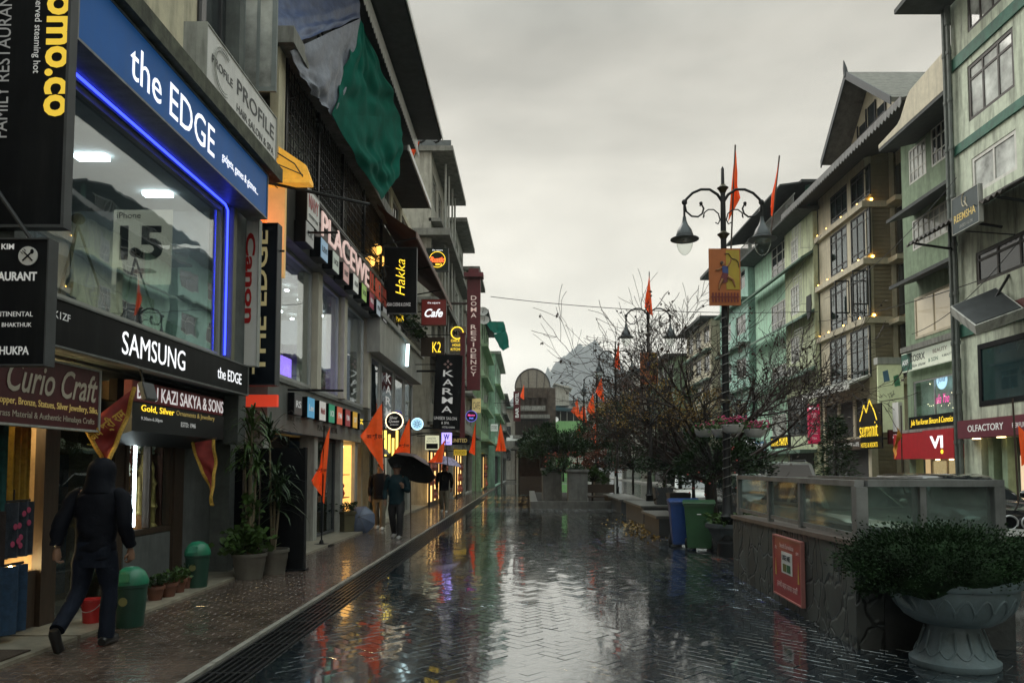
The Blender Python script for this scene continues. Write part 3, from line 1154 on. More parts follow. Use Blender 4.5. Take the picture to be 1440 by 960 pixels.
for lab, c, x, y0, y1, z0, z1, fr, kind in cloths:
    m = mat(kind + ' cloth ' + lab[:12], c, rough=.9, var=.35, scale=14, bump=.3)
    t = thing('hanging_' + kind, lab, kind, (x, (y0 + y1) / 2, z0), group='clothes hung at the curio shop')
    mb = MB()
    n = 16
    pts = [(x + .035 * math.sin(i * 1.2) + random.uniform(-.01, .01), y0 + (y1 - y0) * i / n) for i in range(n + 1)]
    for (xa, ya), (xb, yb) in zip(pts, pts[1:]):
        mb.add([(xa, ya, z0), (xb, yb, z0), (xb, yb, z1), (xa, ya, z1), (xa - .02, ya, z0), (xb - .02, yb, z0), (xb - .02, yb, z1), (xa - .02, ya, z1)],
               [(0, 1, 2, 3), (5, 4, 7, 6), (3, 2, 6, 7), (1, 0, 4, 5)])
    mb.build('cloth', m, t, smooth=True)
    if fr:
        mb = MB()
        for i in range(26):
            y = y0 + (y1 - y0) * (i + .5) / 26
            mb.tube([(x + .01, y, z0), (x + .01 + random.uniform(-.01, .01), y + random.uniform(-.008, .008), z0 - random.uniform(.07, .1))], .003, 3)
        mb.build('fringe', m, t)
    if kind == 'jacket':
        mb = MB()
        for i in range(9):
            yy, zz = random.uniform(y0 + .05, y1 - .05), random.uniform(z0 + .05, z1 - .05)
            mb.lathe([(.03, 0), (.028, .004)], (x + .045, yy, zz), 10, Matrix.Rotation(PI / 2, 3, 'Y'))
        mb.build('dots', mat('pink dots', (.4, .05, .12), rough=.8), t)
    mb = MB()
    mb.tube([(x - .05, y0 - .03, z1 + .01), (x - .05, y1 + .03, z1 + .01)], .012, 6).tube([(x - .05, (y0 + y1) / 2, z1), (x - .05, (y0 + y1) / 2, 2.55 if z1 > 2 else z1 + .12)], .006, 5)
    mb.build('hanger', M_iron, t)

board('curio_sign', 'maroon curio shop sign with cream script hanging under the black fascia', 'sign', (-4.42, 6.72, 2.33), LEFTW, 1.9, 0.62, 0.08,
      mat('dark maroon board', (0.075, 0.012, 0.016), rough=.5, var=.3, grime=.3),
      [('Curio Craft', .13, .18, .70, .44, mat('cream script', (.5, .45, .36), rough=.5), {'shear': .35, 'bold': .01}), ('Copper, Bronze, Statues, Silver Jewellery, Silks,', .10, -.18, .78, .13, M_gold),
       ('Brass Material & Authentic Himalaya Crafts', .09, -.36, .74, .12, MATS['cream script'])], rim=M_greyw, rimw=.02)
t = thing('jewellery_shop_front', 'shop front with a lit glass display of brass statues', 'shop front', (-5.6, 10, 0))
M_pl = mat('grey plinth plaster', (0.13, 0.14, 0.14), rough=.6, var=.25, grime=.5)
MB().box(SX - .12, SX - .01, 9.17, 10.36, 0.05, .78).box(SX - .15, SX, 10.66, 12.3, .05, 2.9).box(-7.3, SX - .16, 12.1, 12.3, 0, 2.9).build('wall', M_pl, t)
mb = MB()
mb.box(SX - .11, SX + .03, 10.37, 10.65, .05, 2.72).box(SX - .09, SX, 9.17, 10.36, .79, .86).box(SX - .09, SX, 9.17, 10.36, 2.3, 2.36).box(SX - .09, SX, 9.17, 9.24, .87, 2.29).box(SX - .09, SX, 9.74, 9.79, .87, 2.29).box(SX - .09, SX, 10.29, 10.36, .87, 2.29)
mb.box(SX - .09, SX, 9.17, 10.36, 1.98, 2.02)
mb.box(SX - .05, SX + .02, 9.17, 10.36, 2.37, 2.72)
mb.build('window_frame', M_wood, t)
MB().box(SX - .05, SX - .042, 9.2, 10.33, .83, 2.34).build('pane', M_glass, t)
mb = MB()
mb.box(-6.0, -5.95, 9.17, 10.36, .5, 2.7).box(-5.94, SX - .13, 9.17, 9.19, .5, 2.7).box(-5.94, SX - .13, 10.34, 10.36, .5, 2.7).box(-5.94, SX - .13, 9.2, 10.33, .74, .77)
mb.build('display_back', mat('red brown display lining', (0.10, 0.035, 0.022), rough=.7, var=.3), t)
mb = MB()
for i in range(5):
    mb.box(-5.35, -5.07, 9.2, 9.72 if i < 3 else 10.32, .95 + .29 * i, .965 + .29 * i)
mb.build_each('shelf', M_glassd, t)
MB().tube([(-5.0, 9.52, .90), (-5.0, 9.52, 1.97)], .02, 8).build('lamp_tube', M_cool, t)
mb = MB()
for y in (9.35, 9.75, 10.15):
    mb.ball((-5.15, y, 2.6), .05, .05, .04, 8, 6)
mb.build_each('bulb', glow('added display light', (1, .8, .45), 25), t)  # warm bulbs added above the pane to brighten the brass display
M_brass = mat('old brass', (0.52, 0.38, 0.13), rough=.35, metal=.35, var=.35)
mb = MB()
for i in range(5):
    for k in range(5 if i < 3 else 10):
        y = 9.26 + .105 * k
        h = random.uniform(.12, .22)
        mb.lathe([(.035, 0), (.04, .02), (.02, .04), (.045, h * .45), (.03, h * .6), (.035, h * .75), (.025, h * .9), (.004, h)], (-5.16 + random.uniform(-.05, .05), y, .966 + .29 * i), 9)
mb.build('small_statues', mat('pale statue metal', (0.6, 0.6, 0.5), rough=.35, metal=.15, var=.4), t)
mb = MB()
for y, s in ((9.98, 1.25), (9.86, .8), (10.2, 1.0)):
    mb.lathe([(.09 * s, 0), (.10 * s, .06 * s), (.05 * s, .12 * s), (.055 * s, .3 * s), (.08 * s, .34 * s), (.05 * s, .4 * s), (.045 * s, .6 * s), (.07 * s, .66 * s), (.03 * s, .74 * s), (.035 * s, .86 * s), (.005, .95 * s)], (-5.12, y, .78), 14)
mb.build_each('statue', M_brass, t, smooth=True)
mb = MB()
for y, s in ((9.86, .13), (9.70, .10)):
    Mp = Matrix.Rotation(math.radians(70), 3, 'Y')
    mb.lathe([(s, 0), (s * 1.02, .012), (s * .8, .02), (s * .3, .03), (.002, .03)], (-5.06, y, .79 + s), 22, Mp)
mb.build_each('plate', mat('copper plate', (.6, .27, .10), rough=.3, metal=.3, var=.3), t, smooth=True)
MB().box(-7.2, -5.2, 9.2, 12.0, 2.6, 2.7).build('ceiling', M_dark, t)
M_blkaw = mat('black canopy sheet', (.01, .012, .014), rough=.5)
t = board('jewellery_sign', 'red and white lettered jewellery sign on a slanted black canopy', 'sign', (-4.45, 9.62, 2.52), LEFTW, 2.5, .24, .1, mat('dark red stripe board', (.20, .02, .03), rough=.5, var=.3),
          [('BABU KAZI SAKYA & SONS', 0.02, 0.0, .96, .72, mat('white lit paint', (.8, .76, .76), rough=.4, emit=.3, ecol=(1, .95, .95)), {'bold': .01})])
mb = MB()
mb.prism([(-4.44, 8.36, 2.39), (-4.44, 8.36, 2.06), (-4.88, 8.36, 1.92), (-4.88, 8.36, 2.39)], (0, 2.52, 0))
mb.build('canopy', M_blkaw, t)
text('Gold, Silver', (-4.438, 8.95, 2.33), RY, UZ, .8, .085, M_yel, t)
text('Ornaments & Jewellery', (-4.438, 9.98, 2.33), RY, UZ, 1.15, .08, M_gold, t)
text('ESTD: 1946', (-4.438, 9.75, 2.2), RY, UZ, .42, .06, M_whtp, t)
text('9.30am-6.30pm', (-4.438, 8.8, 2.21), RY, UZ, .5, .05, M_whtp, t)
t = thing('flood_lamp', 'grey flood lamp fixed over the jewellery sign', 'lamp', (-4.25, 8.15, 2.45))
MB().slab((-4.2, 8.28, 2.5), RY, V((-.3, 0, 1)), .26, .2, .06).build('housing', M_dkgrey, t, bevel=.01)
MB().tube([(-4.26, 8.28, 2.52), (-4.32, 8.28, 2.74)], .012, 6).build('bracket', M_iron, t)

board('brand_sign', 'narrow white vertical sign with red lettering beside the phone shop window', 'sign', V((-4.33, 11.5, 4.37)), CAMF, .24, 2.3, .1, M_white,
      [('Canon', .0, .1, .62, .62, mat('red lettering', (.40, .01, .012), rough=.4), {'dir': 'down', 'bold': .03})], rim=M_greyw, rimw=.015)
cboard('shop_sign', 'tall black vertical sign with gold letters projecting beside the white brand sign', 'sign', 347, 314, 386, 541, 12.0, mat('blue black sign panel', (.006, .010, .016), rough=.5, var=.2, spec=.15),
       [('THE EDGE', 366, 425, 206, 19, mat('gold cut letter', (.6, .52, .28), rough=.4, var=.05, emit=.08, ecol=(1, .85, .4)), {'dir': 'up', 'bold': .02})], d=.2, rim=M_dkgrey, rimw=.012, bracket=[(V((-4.4, 12.1, 5.2)), V((-4.0, 12.1, 5.2)))])

# ================================================================== building with the grey retail front
BX, B0, B1 = -4.3, 13.1, 22.4
bB = thing('retail_building', 'long grey retail building with barred upper balcony and green cloth over its eaves', 'building', (-6.5, 17.5, 0))
M_band = mat('grey composite cladding', (0.19, 0.195, 0.185), rough=.45, var=.12, grime=.45, pattern=('brick', (1.1, 20.0, .006)), bump=.05)
mb = MB()
mb.box(-4.95, BX, B0, B1, 5.78, 6.98)
mb.box(-4.95, BX + .06, B0 - .05, B1 + .05, 6.98, 7.08)
mb.box(-4.95, -4.58, B0, 20.5, 2.33, 3.22)
mb.box(-4.95, -4.54, B0 - .02, 20.5, 3.225, 3.30)
mb.build('fascia', M_band, bB)
mb2 = MB()
mb = MB()
for y in (13.1, 15.75, 18.0, 20.75):
    mb2.box(-4.86, -4.42, y - .14 if y > 13.2 else y, y + .16, 3.302, 5.775)
for y in (16.45, 18.75, 20.3, 13.3):
    mb.box(-4.98, -4.66, y - .14, y + .14, .06, 2.325)
mb.box(-11, -4.96, B0, B0 + .2, 0, 9.2).box(-11, -10.8, B0 + .21, B1, 0, 9.2)
mb.box(-10.7, -4.96, B0 + .21, B1, 5.8, 6.9).box(-10.7, -4.96, B0 + .21, B1, 2.5, 3.1)
mb.build('wall', M_greyw, bB)
mb2.build_each('pilaster', mat('cream window pilaster', (.62, .59, .50), rough=.6, var=.1, grime=.3), bB)
M_lit = mat('lit showroom wall', (.45, .45, .44), rough=.7, var=.15, emit=.10, ecol=(.8, .85, 1.0))
mb = MB().box(-7.5, -7.4, B0 + .3, B1, 3.12, 5.78).box(-7.4, -5.0, 20.8, 20.9, 3.12, 5.78)
mb.build('showroom_wall', M_lit, bB)
mb = MB()
for k in range(34):
    y, x = random.uniform(13.6, 22), random.uniform(-7.2, -5.6)
    h = random.uniform(.5, 1.5)
    mb.box(x - .2, x + .2, y - .22, y + .22, 3.12, 3.12 + h)
mb.build('stock_rack', mat('clothes on racks', (.14, .12, .17), rough=.9, var=.8, scale=2.5), bB)
mb = MB()
for k in range(9):
    y = 14 + k * .95
    mb.ball((-5.5, y, 5.68), .06, .06, .03, 8, 5).ball((-6.4, y + .4, 5.68), .06, .06, .03, 8, 5)
mb.build_each('ceiling_light', M_cool, bB)
MB().box(-5.7, -5.6, 15.9, 17.6, 3.5, 4.2).build('neon_display', glow('violet neon', (.35, .2, 1.0), 1.3), bB)
for a, b in ((13.28, 15.6), (15.93, 17.85), (18.18, 20.6), (20.93, 22.35)):
    window(bB, 'x', -4.5, 1, a, b, 3.302, 5.775, 1, 1, M_alum, M_glass, fw=.06, inset=.05, name='showroom_window')
# ground floor: shopfronts set back
mb = MB()
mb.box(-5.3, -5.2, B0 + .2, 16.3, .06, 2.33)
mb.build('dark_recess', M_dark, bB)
mb = MB()
mb.box(-6.6, -6.5, 16.6, 22.4, .06, 2.33).box(-6.5, -4.9, 18.8, 18.86, .06, 2.32)
mb.build('shop_interior', mat('dim blue grey interior', (.10, .12, .14), rough=.8, var=.4), bB)
window(bB, 'x', -4.74, 1, 16.6, 18.6, .07, 2.32, 2, 1, M_dkgrey, M_glassd, fw=.06, name='glass_door')
MB().box(-5.3, -5.28, 16.8, 17.5, .3, 1.5).build('poster', mat('blue lit poster', (.1, .3, .45), rough=.5, emit=.5, ecol=(.2, .5, .8)), bB)
c = MB()
c.box(-5.3, -5.25, 18.92, 20.14, .25, 2.25).box(-5.25, -4.75, 18.92, 18.95, .25, 2.25).box(-5.25, -4.75, 20.11, 20.14, .25, 2.25).box(-5.25, -4.75, 18.95, 20.11, .2, .25)
c.build('display_cabinet', mat('warm lit display lining', (.6, .4, .15), rough=.6, var=.2, emit=.9, ecol=(1, .55, .14)), bB)
mb = MB()
for z in (.85, 1.45):
    mb.box(-5.24, -4.78, 18.95, 20.11, z, z + .02)
for i in range(8):
    y, z = random.uniform(19.1, 20), random.choice((.26, .87, 1.47))
    mb.lathe([(.1, 0), (.14, .1), (.09, .22), (.13, .3), (.05, .42)], (-4.98, y, z), 8)
mb.build('red_ornaments', mat('red ornament', (.3, .03, .02), rough=.5, var=.3), bB)
mb = MB()
for y in (19.1, 19.5, 19.9):
    mb.ball((-4.95, y, 2.2), .05, .05, .05, 8, 6).ball((-4.95, y, 1.38), .04, .04, .04, 8, 6)
mb.build_each('bulb', M_warm, bB)
mb = MB()
mb.box(-4.86, -4.72, 20.45, 20.75, .06, 2.32).box(-4.86, -4.72, 21.2, 21.4, .06, 2.32)
mb.build_each('door_column', mat('beige shop column', (.38, .33, .24), rough=.5, var=.15), bB)
mb = MB()
th = [i * PI / 10 for i in range(6)]
prof = [(-4.7 + .65 * math.cos(a), 2.02 + .3 * math.sin(a)) for a in th]
for k in range(len(prof) - 1):
    (xa, za), (xb, zb) = prof[k], prof[k + 1]
    mb.quad((xa, 20.7, za), (xa, 21.9, za), (xb, 21.9, zb), (xb, 20.7, zb))
mb.build('awning', mat('grey awning cloth', (.16, .17, .17), rough=.8), bB)

# lit letters on the upper band
glyph = mat('pinkish lit channel letter', (.75, .55, .5), rough=.4, var=.05, emit=.28, ecol=(1, .68, .62))
glyphr = mat('dark red channel letter', (.28, .03, .03), rough=.4, var=.2, emit=.10, ecol=(1, .2, .12))
bs_ = thing('retail_sign', 'row of big raised letters along the upper grey band', 'sign', (-4.2, 18, 6.2))
text('PLACEWE', (-4.12, 16.85, 6.52), RY, UZ, 4.4, .50, glyph, bs_, ext=.03)
text('LL RETAIL', (-4.12, 20.4, 6.52), RY, UZ, 2.3, .50, glyphr, bs_, ext=.03)
MB().box(-4.29, -4.27, 14.5, 21.7, 6.3, 6.34).box(-4.29, -4.27, 14.5, 21.7, 6.66, 6.70).build('letter_rail', M_iron, bs_)
cols = [('grey', (.25, .26, .25)), ('pale blue', (.25, .42, .6)), ('pale green', (.4, .46, .4)), ('pink', (.55, .3, .28)), ('white', (.62, .64, .6)), ('lime', (.3, .5, .12)), ('maroon', (.25, .03, .06)), ('white and blue', (.5, .56, .62)), ('silver', (.42, .42, .42))]
txt = ['CK', 'LEVI', 'UCB', 'DAISY', 'ALLEN', 'UCB', 'CROCS', 'SPYKAR', 'VIP']
ys = [13.75, 14.75, 15.65, 16.55, 17.5, 18.4, 19.3, 20.2, 21.1]
for (nm, c), s, y in zip(cols, txt, ys):
    m = mat('brand plate ' + nm, c, rough=.35, var=.08, emit=.18, ecol=c)
    board('brand_box', nm + ' square brand box under the big raised letters', 'sign', (-4.07, y, 5.99), LEFTW, .5, .40, .22, m,
          [(s, 0, 0, .7, .28, M_dkgrey if nm not in ('maroon',) else M_whtp, {'bold': .02})], group='brand boxes under the upper letters', edge=M_black)
board('brand_box', 'large white brand box with red letters above the grey brand box', 'sign', (-4.07, 13.95, 6.52), LEFTW, .78, .62, .22, M_white,
      [('NAVY', 0, .15, .8, .42, M_red, {'bold': .03}), ('OUTFITTERS', 0, -.28, .75, .1, M_dkgrey)], edge=M_black)
low = [('charcoal', (.05, .05, .05), 'RS', 14.42), ('bright blue', (.10, .38, .62), 'Lee', 15.28), ('white and red', (.6, .58, .55), 'Mufti', 16.15), ('green', (.02, .28, .15), 'UCB', 16.9),
       ('coral red', (.6, .12, .06), 'FM', 17.62), ('dark red', (.25, .03, .03), 'PUMA', 18.42), ('amber', (.65, .36, .03), 'CAT', 19.2), ('black and gold', (.03, .025, .02), 'K', 19.95)]
for nm, c, s, y in low:
    m = mat('logo plate ' + nm, c, rough=.35, var=.1, emit=.28, ecol=c)
    board('logo_box', nm + ' square logo box on the lower grey band', 'sign', (-4.44, y, 2.87), LEFTW, .48, .42, .13, m,
          [(s, 0, 0, .66, .32, M_red if 'white' in nm else (M_yel if 'gold' in nm else M_whtp), {'bold': .02})], group='logo boxes on the lower band', edge=M_black)
text('PLACEWELL RETAIL', (-4.578, 17.1, 2.52), RY, UZ, 1.7, .13, M_black, bB)
text('SINCE 1952', (-4.578, 14.6, 2.6), RY, UZ, .9, .1, M_dkgrey, bB)

# yellow lit awning panel and glowing parts at the near end
t = thing('lit_awning', 'yellow lit awning panel above the near end of the retail front', 'awning', (-4.3, 12.95, 6.6))
mb = MB()
mb.prism([(-4.75, 12.9, 7.55), (-3.92, 12.9, 6.98), (-3.8, 12.9, 6.66), (-4.75, 12.9, 6.66)], (0, .1, 0))
mb.box(-4.75, -3.8, 12.75, 12.98, 6.60, 6.655)
mb.build('panel', mat('yellow translucent sheet', (.6, .33, .04), rough=.5, var=.5, scale=5, emit=.30, ecol=(1, .5, .06)), t)
MB().tube([(-4.6, 12.86, 7.3), (-4.1, 12.86, 6.98), (-3.95, 12.86, 6.75)], .012, 5).tube([(-4.7, 12.86, 7.1), (-3.95, 12.86, 6.78)], .01, 5).tube([(-4.5, 12.7, 6.58), (-3.0, 13.9, 6.62)], .03, 6).build('rod', M_iron, t)
MB().box(-5.2, BX - .003, 13.0, 13.09, 5.0, 6.96).build('lit_side_wall', mat('warm lit side wall', (.55, .42, .22), rough=.7, var=.15, emit=.22, ecol=(1, .6, .2)), bB)  # warm light falling on this wall is put in as its own glow
t = thing('open_sign', 'orange neon panel glowing between the blue fascia and the retail front', 'sign', (-4.8, 12.4, 5.4))
MB().box(-5.3, -4.45, 12.45, 12.55, 5.35, 6.3).build('panel', glow('orange neon panel', (1, .16, .03), 1.1), t)
text('OPEN', (-4.7, 12.44, 6.1), RX, UZ, .4, .16, M_yel, t)
t = thing('small_awning', 'glowing red awning strip under the black vertical sign', 'sign', (-4.5, 12.6, 2.7))  # small orange-red awning strip, its glow put into the colour
MB().box(-4.85, -4.25, 12.6, 12.7, 2.68, 2.88).build('panel', glow('glowing red awning strip', (.9, .07, .03), .3), t)

# barred balcony, slab and upper storeys
mb = MB()
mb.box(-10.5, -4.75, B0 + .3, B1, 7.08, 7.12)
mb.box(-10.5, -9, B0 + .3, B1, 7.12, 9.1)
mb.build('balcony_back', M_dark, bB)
mb = MB()
for k in range(int((22.2 - 13.3) / .16)):
    y = 13.3 + k * .16
    mb.tube([(-4.42, y, 7.09), (-4.42, y, 9.1)], .011, 4, cap=False)
for z in [7.25 + .2 * i for i in range(10)]:
    mb.tube([(-4.43, 13.3, z), (-4.43, 22.2, z)], .010 if int(z * 10) % 2 else .014, 4)
for y in (13.3, 15.4, 17.5, 19.8, 22.2):
    mb.box(-4.47, -4.39, y - .04, y + .04, 7.08, 9.12)
for k in range(60):
    y = random.uniform(13.4, 22)
    z = random.uniform(7.3, 8.8)
    mb.tube([(-4.40, y, z), (-4.33, y + .05, z + .05), (-4.40, y + .1, z + .1)], .008, 4)
mb.build('balcony_grille', M_iron, bB)
MB().box(-5.4, -4.9, 15.2, 16.6, 7.15, 9.0).box(-5.5, -4.9, 19.2, 19.9, 7.15, 8.9).build_each('balcony_window', M_panel, bB)
mb = MB()
mb.box(-4.55, -4.40, 12.85, 13.2, 7.1, 9.1)
mb.build('corner_post', M_cream, bB)
mb = MB()
mb.box(-10.5, -4.12, 12.75, 22.6, 9.12, 9.42)
mb.build('roof_slab', M_conc, bB)
# upper storey under big eaves
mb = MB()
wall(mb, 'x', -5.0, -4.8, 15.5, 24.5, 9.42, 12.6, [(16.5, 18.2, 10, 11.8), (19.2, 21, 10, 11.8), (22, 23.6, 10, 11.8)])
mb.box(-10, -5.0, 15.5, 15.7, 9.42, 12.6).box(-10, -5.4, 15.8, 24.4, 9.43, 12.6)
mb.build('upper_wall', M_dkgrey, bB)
for a, b in ((16.5, 18.2), (19.2, 21), (22, 23.6)):
    window(bB, 'x', -4.8, 1, a, b, 10, 11.8, 2, 1, M_greyw, M_pane)
mb = MB()
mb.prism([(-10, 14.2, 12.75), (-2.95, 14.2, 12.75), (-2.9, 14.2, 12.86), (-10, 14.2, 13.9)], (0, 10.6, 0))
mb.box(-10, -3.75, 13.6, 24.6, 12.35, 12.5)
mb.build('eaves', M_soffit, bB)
mb = MB()
mb.box(-3.745, -3.70, 13.6, 24.6, 12.30, 12.62)
k = 13.6
while k < 24.6:
    mb.prism([(-3.70, k, 12.30), (-3.70, k + .2, 12.30), (-3.70, k + .16, 12.15), (-3.70, k + .1, 12.08), (-3.70, k + .04, 12.15)], (.02, 0, 0))
    k += .22
mb.box(-2.90, -2.87, 14.2, 24.8, 12.72, 12.88)
mb.build('lace_trim', M_white, bB)

# tarpaulins slung from the eaves
def cloth(name, label, cat, P4, m, sag=.25, nu=48, nv=24, wr=.08, group=None, fe=0):
    """sheet spanned by four corner points, sagging and wrinkled"""
    a, b, c, d = [V(p) for p in P4]
    vs, fs = [], []
    nrm = (b - a).cross(d - a).normalized()
    for i in range(nu + 1):
        for j in range(nv + 1):
            u, v = i / nu, j / nv
            p = a * (1 - u) * (1 - v) + b * u * (1 - v) + c * u * v + d * (1 - u) * v
            s = math.sin(PI * u) * math.sin(PI * v)
            p = p + V((0, 0, -1)) * sag * s
            f = math.sin(9 * u + 3.5 * math.sin(4 * v)) * .4 + math.sin(21 * u + 5 * v) * .25 + .22 * (1 - abs(math.sin(17 * u + 2 * v))) + .12 * math.sin(43 * u) + mnoise.noise((u * 6, v * 5, sag * 9)) * .9
            p = p + nrm * wr * f * (.25 + .75 * min(1, 2.2 * v)) * (min(1, .12 + 2.5 * (1 - v)) if fe else 1) * (min(1, .12 + 3 * v) if fe < 0 else 1)
            vs.append(p)
    for i in range(nu):
        for j in range(nv):
            q = i * (nv + 1) + j
            fs.append((q, q + 1, q + nv + 2, q + nv + 1))
    n = len(vs)
    th = nrm * .012
    vs2 = [p - th for p in vs]
    mb = MB()
    mb.add(vs + vs2, fs + [tuple(n + k for k in reversed(f)) for f in fs])
    o = mb.build(name, m, smooth=True)
    return tag(o, label, cat, group)


M_tblue = mat('blue tarpaulin', (0.06, 0.085, 0.17), rough=.42, var=.3, scale=5, bump=.4, grime=.3, gcol=(.3, .3, .33))
M_tsil = mat('silver grey tarpaulin', (0.17, 0.19, 0.24), rough=.42, var=.3, scale=7, bump=.6)
M_tgrn = mat('green shade cloth', (0.004, 0.11, 0.08), rough=.8, spec=.05, var=.25, scale=2.2, bump=.25)
anc = atx(507, 26, -3.75)
r1, r2 = atx(366, 5, -5.4), atx(366, 78, -4.5)
cloth('tarpaulin', 'blue tarpaulin sheet stretched under the eaves above the barred balcony', 'tarpaulin', [atx(362, -14, -5.0), atx(502, -14, -3.8), anc, atx(362, 80, -4.6)], M_tblue, .1, wr=.05)
cloth('tarpaulin', 'silver grey tarpaulin sagging from the eaves onto the roof slab', 'tarpaulin', [anc, atx(408, 72, -4.2), atx(436, 126, -4.06), atx(474, 172, -4.02)], M_tsil, .22, wr=.08)
cloth('shade_cloth', 'green shade cloth hanging from the eaves down over the balcony', 'cloth', [anc, anc + V((.02, .3, -.1)), atx(563, 166, -3.72), atx(466, 160, -4.0)], M_tgrn, .25, wr=.13, fe=1)
cloth('shade_cloth', 'lower fold of green shade cloth hanging over the balcony corner', 'cloth', [atx(466, 160, -4.0), atx(563, 166, -3.72), atx(562, 245, -3.72), atx(536, 281, -3.9)], M_tgrn, .12, wr=.14, fe=-1)

# rods on the front
for (x0, y0, x1, y1, Y0, Y1, lab) in ((405, 548, 483, 549, 14.2, 18.5, 'thin black rod sticking out above the lower grey band'), (415, 327, 475, 327, 13.6, 16.0, 'thin black rod crossing the big raised letters')):
    t = thing('metal_rod', lab, 'rod', aty(x0, y0, Y0))
    MB().tube([aty(x0, y0, Y0), aty(x1, y1, Y0)], .022, 6).build('bar', M_iron, t)
    MB().tube([aty(x0, y0, Y0), aty(x0, y0, Y0) + V((-.25, .05, 0))], .022, 6).build('bracket', M_iron, t)

# ================================================================== building with the pale band and brown awning
bD = thing('corner_building', 'grey building with pale lettered band and plants on its balcony rail', 'building', (-6.5, 25, 0))
DX = -4.1
mb = MB()
mb.box(-4.45, DX, 20.55, 28.8, 4.85, 5.85).box(-4.5, DX + .08, 20.5, 28.9, 5.85, 5.98)
mb.build('fascia', mat('pale grey sign band', (.36, .36, .33), rough=.5, var=.15, grime=.4), bD)
mb = MB()
wall(mb, 'x', -4.75, -4.55, 22.45, 29, 5.98, 11.0, [(23, 25.2, 6.3, 8.2), (26, 28.4, 6.3, 8.2), (22.9, 24.4, 9.3, 10.8), (24.8, 26.2, 9.3, 10.8), (26.6, 28.2, 9.3, 10.8)])
mb.box(-11, -4.78, 22.5, 22.7, 0, 11).box(-11, -4.78, 28.8, 29, 0, 11).box(-11, -5.0, 22.8, 28.7, 5.98, 11)
mb.build('wall', M_cream, bD)
for a, b, c, d in ((23, 25.2, 6.3, 8.2), (26, 28.4, 6.3, 8.2), (22.9, 24.4, 9.3, 10.8), (24.8, 26.2, 9.3, 10.8), (26.6, 28.2, 9.3, 10.8)):
    window(bD, 'x', -4.55, 1, a, b, c, d, 2, 1, M_greyw, M_pane, curtain=None)
for y, a, b in ((21.0, 21.0, 22.3), (23, 22.5, 24.6), (25.0, 24.8, 26.6), (27, 26.8, 28.7)):
    window(bD, 'x', -4.38, 1, a, b, 2.5, 4.84, 1, 1, M_alum, M_glassd, fw=.07, name='shop_window')
MB().box(-6.2, -6.1, 20.9, 28.8, .1, 4.9).build('shop_interior', mat('dim green grey interior', (.13, .15, .14), rough=.8, var=.5, scale=1.5), bD)
mb = MB()
for i in range(5):
    pass
for i, ch in enumerate('KARMA'):
    text(ch, (-4.40, 23.5, 4.45 - i * .36), RY, UZ, .9, .27, M_whtp, bD, bold=.02)
text('UTS', (-4.098, 26.4, 5.35), RY, UZ, 1.6, .5, M_greyw, bD)
MB().tube([(-4.0, 24.55, 5.0), (-4.0, 24.75, 5.75)], .06, 8).build('neon_tube', glow('pale cyan neon', (.7, .95, 1), 1.6), bD)
mb = MB()
for k in range(50):
    y = 20.6 + k * .165
    mb.tube([(DX + .02, y, 5.98), (DX + .02, y, 6.75)], .01, 4, cap=False)
for z in (6.2, 6.45, 6.76):
    mb.tube([(DX + .02, 20.6, z), (DX + .02, 28.8, z)], .016, 5)
mb.build('balcony_rail', M_iron, bD)
mb = MB()
for k in range(420):
    y = random.gauss(25.5, 1.6)
    c = V((DX + random.uniform(-.15, .28), y, 6.35 + abs(random.gauss(0, .28))))
    mb.leaf(c, (random.uniform(-1, 1), random.uniform(-1, 1), random.uniform(-.6, .8)), random.uniform(.1, .24), .5)
o = mb.build('balcony_plant', M_leafd)
tag(o, 'dark leafy plants along the balcony rail above the pale band', 'plant')
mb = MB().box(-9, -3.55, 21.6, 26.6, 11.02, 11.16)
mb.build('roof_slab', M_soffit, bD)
MB().box(-3.55, -3.50, 21.6, 26.65, 11.0, 11.17).build('roof_edge', M_white, bD)
t = thing('awning', 'large brown fabric awning sloping out above the balcony', 'awning', (-4, 26, 8.3))
M_awn = mat('dark brown awning cloth', (.055, .018, .018), rough=.8, var=.2, scale=2)
vs, fs = [], []
for i in range(21):
    for j in range(7):
        u, v = i / 20, j / 6
        vs.append((-4.55 + 1.4 * v, 20.8 + 9.8 * u, 9.35 - 1.05 * v - .06 * math.sin(PI * v) * (1 + math.sin(u * 44))))
for i in range(20):
    for j in range(6):
        q = i * 7 + j
        fs.append((q, q + 1, q + 8, q + 7))
MB().add(vs, fs).build('canopy', M_awn, t, smooth=True)
mb = MB()
mb.box(-3.16, -3.12, 20.8, 30.6, 8.13, 8.30)
mb.build('valance', mat('pinkish grey awning edge', (.3, .22, .2), rough=.8), t)
mb = MB()
for y in (21.2, 24.3, 27.5, 30.3):
    mb.tube([(-4.5, y, 8.0), (-3.2, y, 8.25)], .025, 6)
mb.build('arm', M_iron, t)
t = thing('awning', 'smaller brown fabric awning beyond the large one', 'awning', (-3.9, 33.5, 6.2))
mb = MB().quad((-4.5, 30.8, 7.4), (-4.5, 37, 7.4), (-3.1, 37, 6.1), (-3.1, 30.8, 6.1))
mb.quad((-4.5, 30.8, 7.36), (-4.5, 37, 7.36), (-3.1, 37, 6.06), (-3.1, 30.8, 6.06))
mb.build('canopy', M_awn, t)
MB().box(-3.1, -3.05, 30.8, 37, 5.98, 6.12).build('valance', MATS['pinkish grey awning edge'], t)
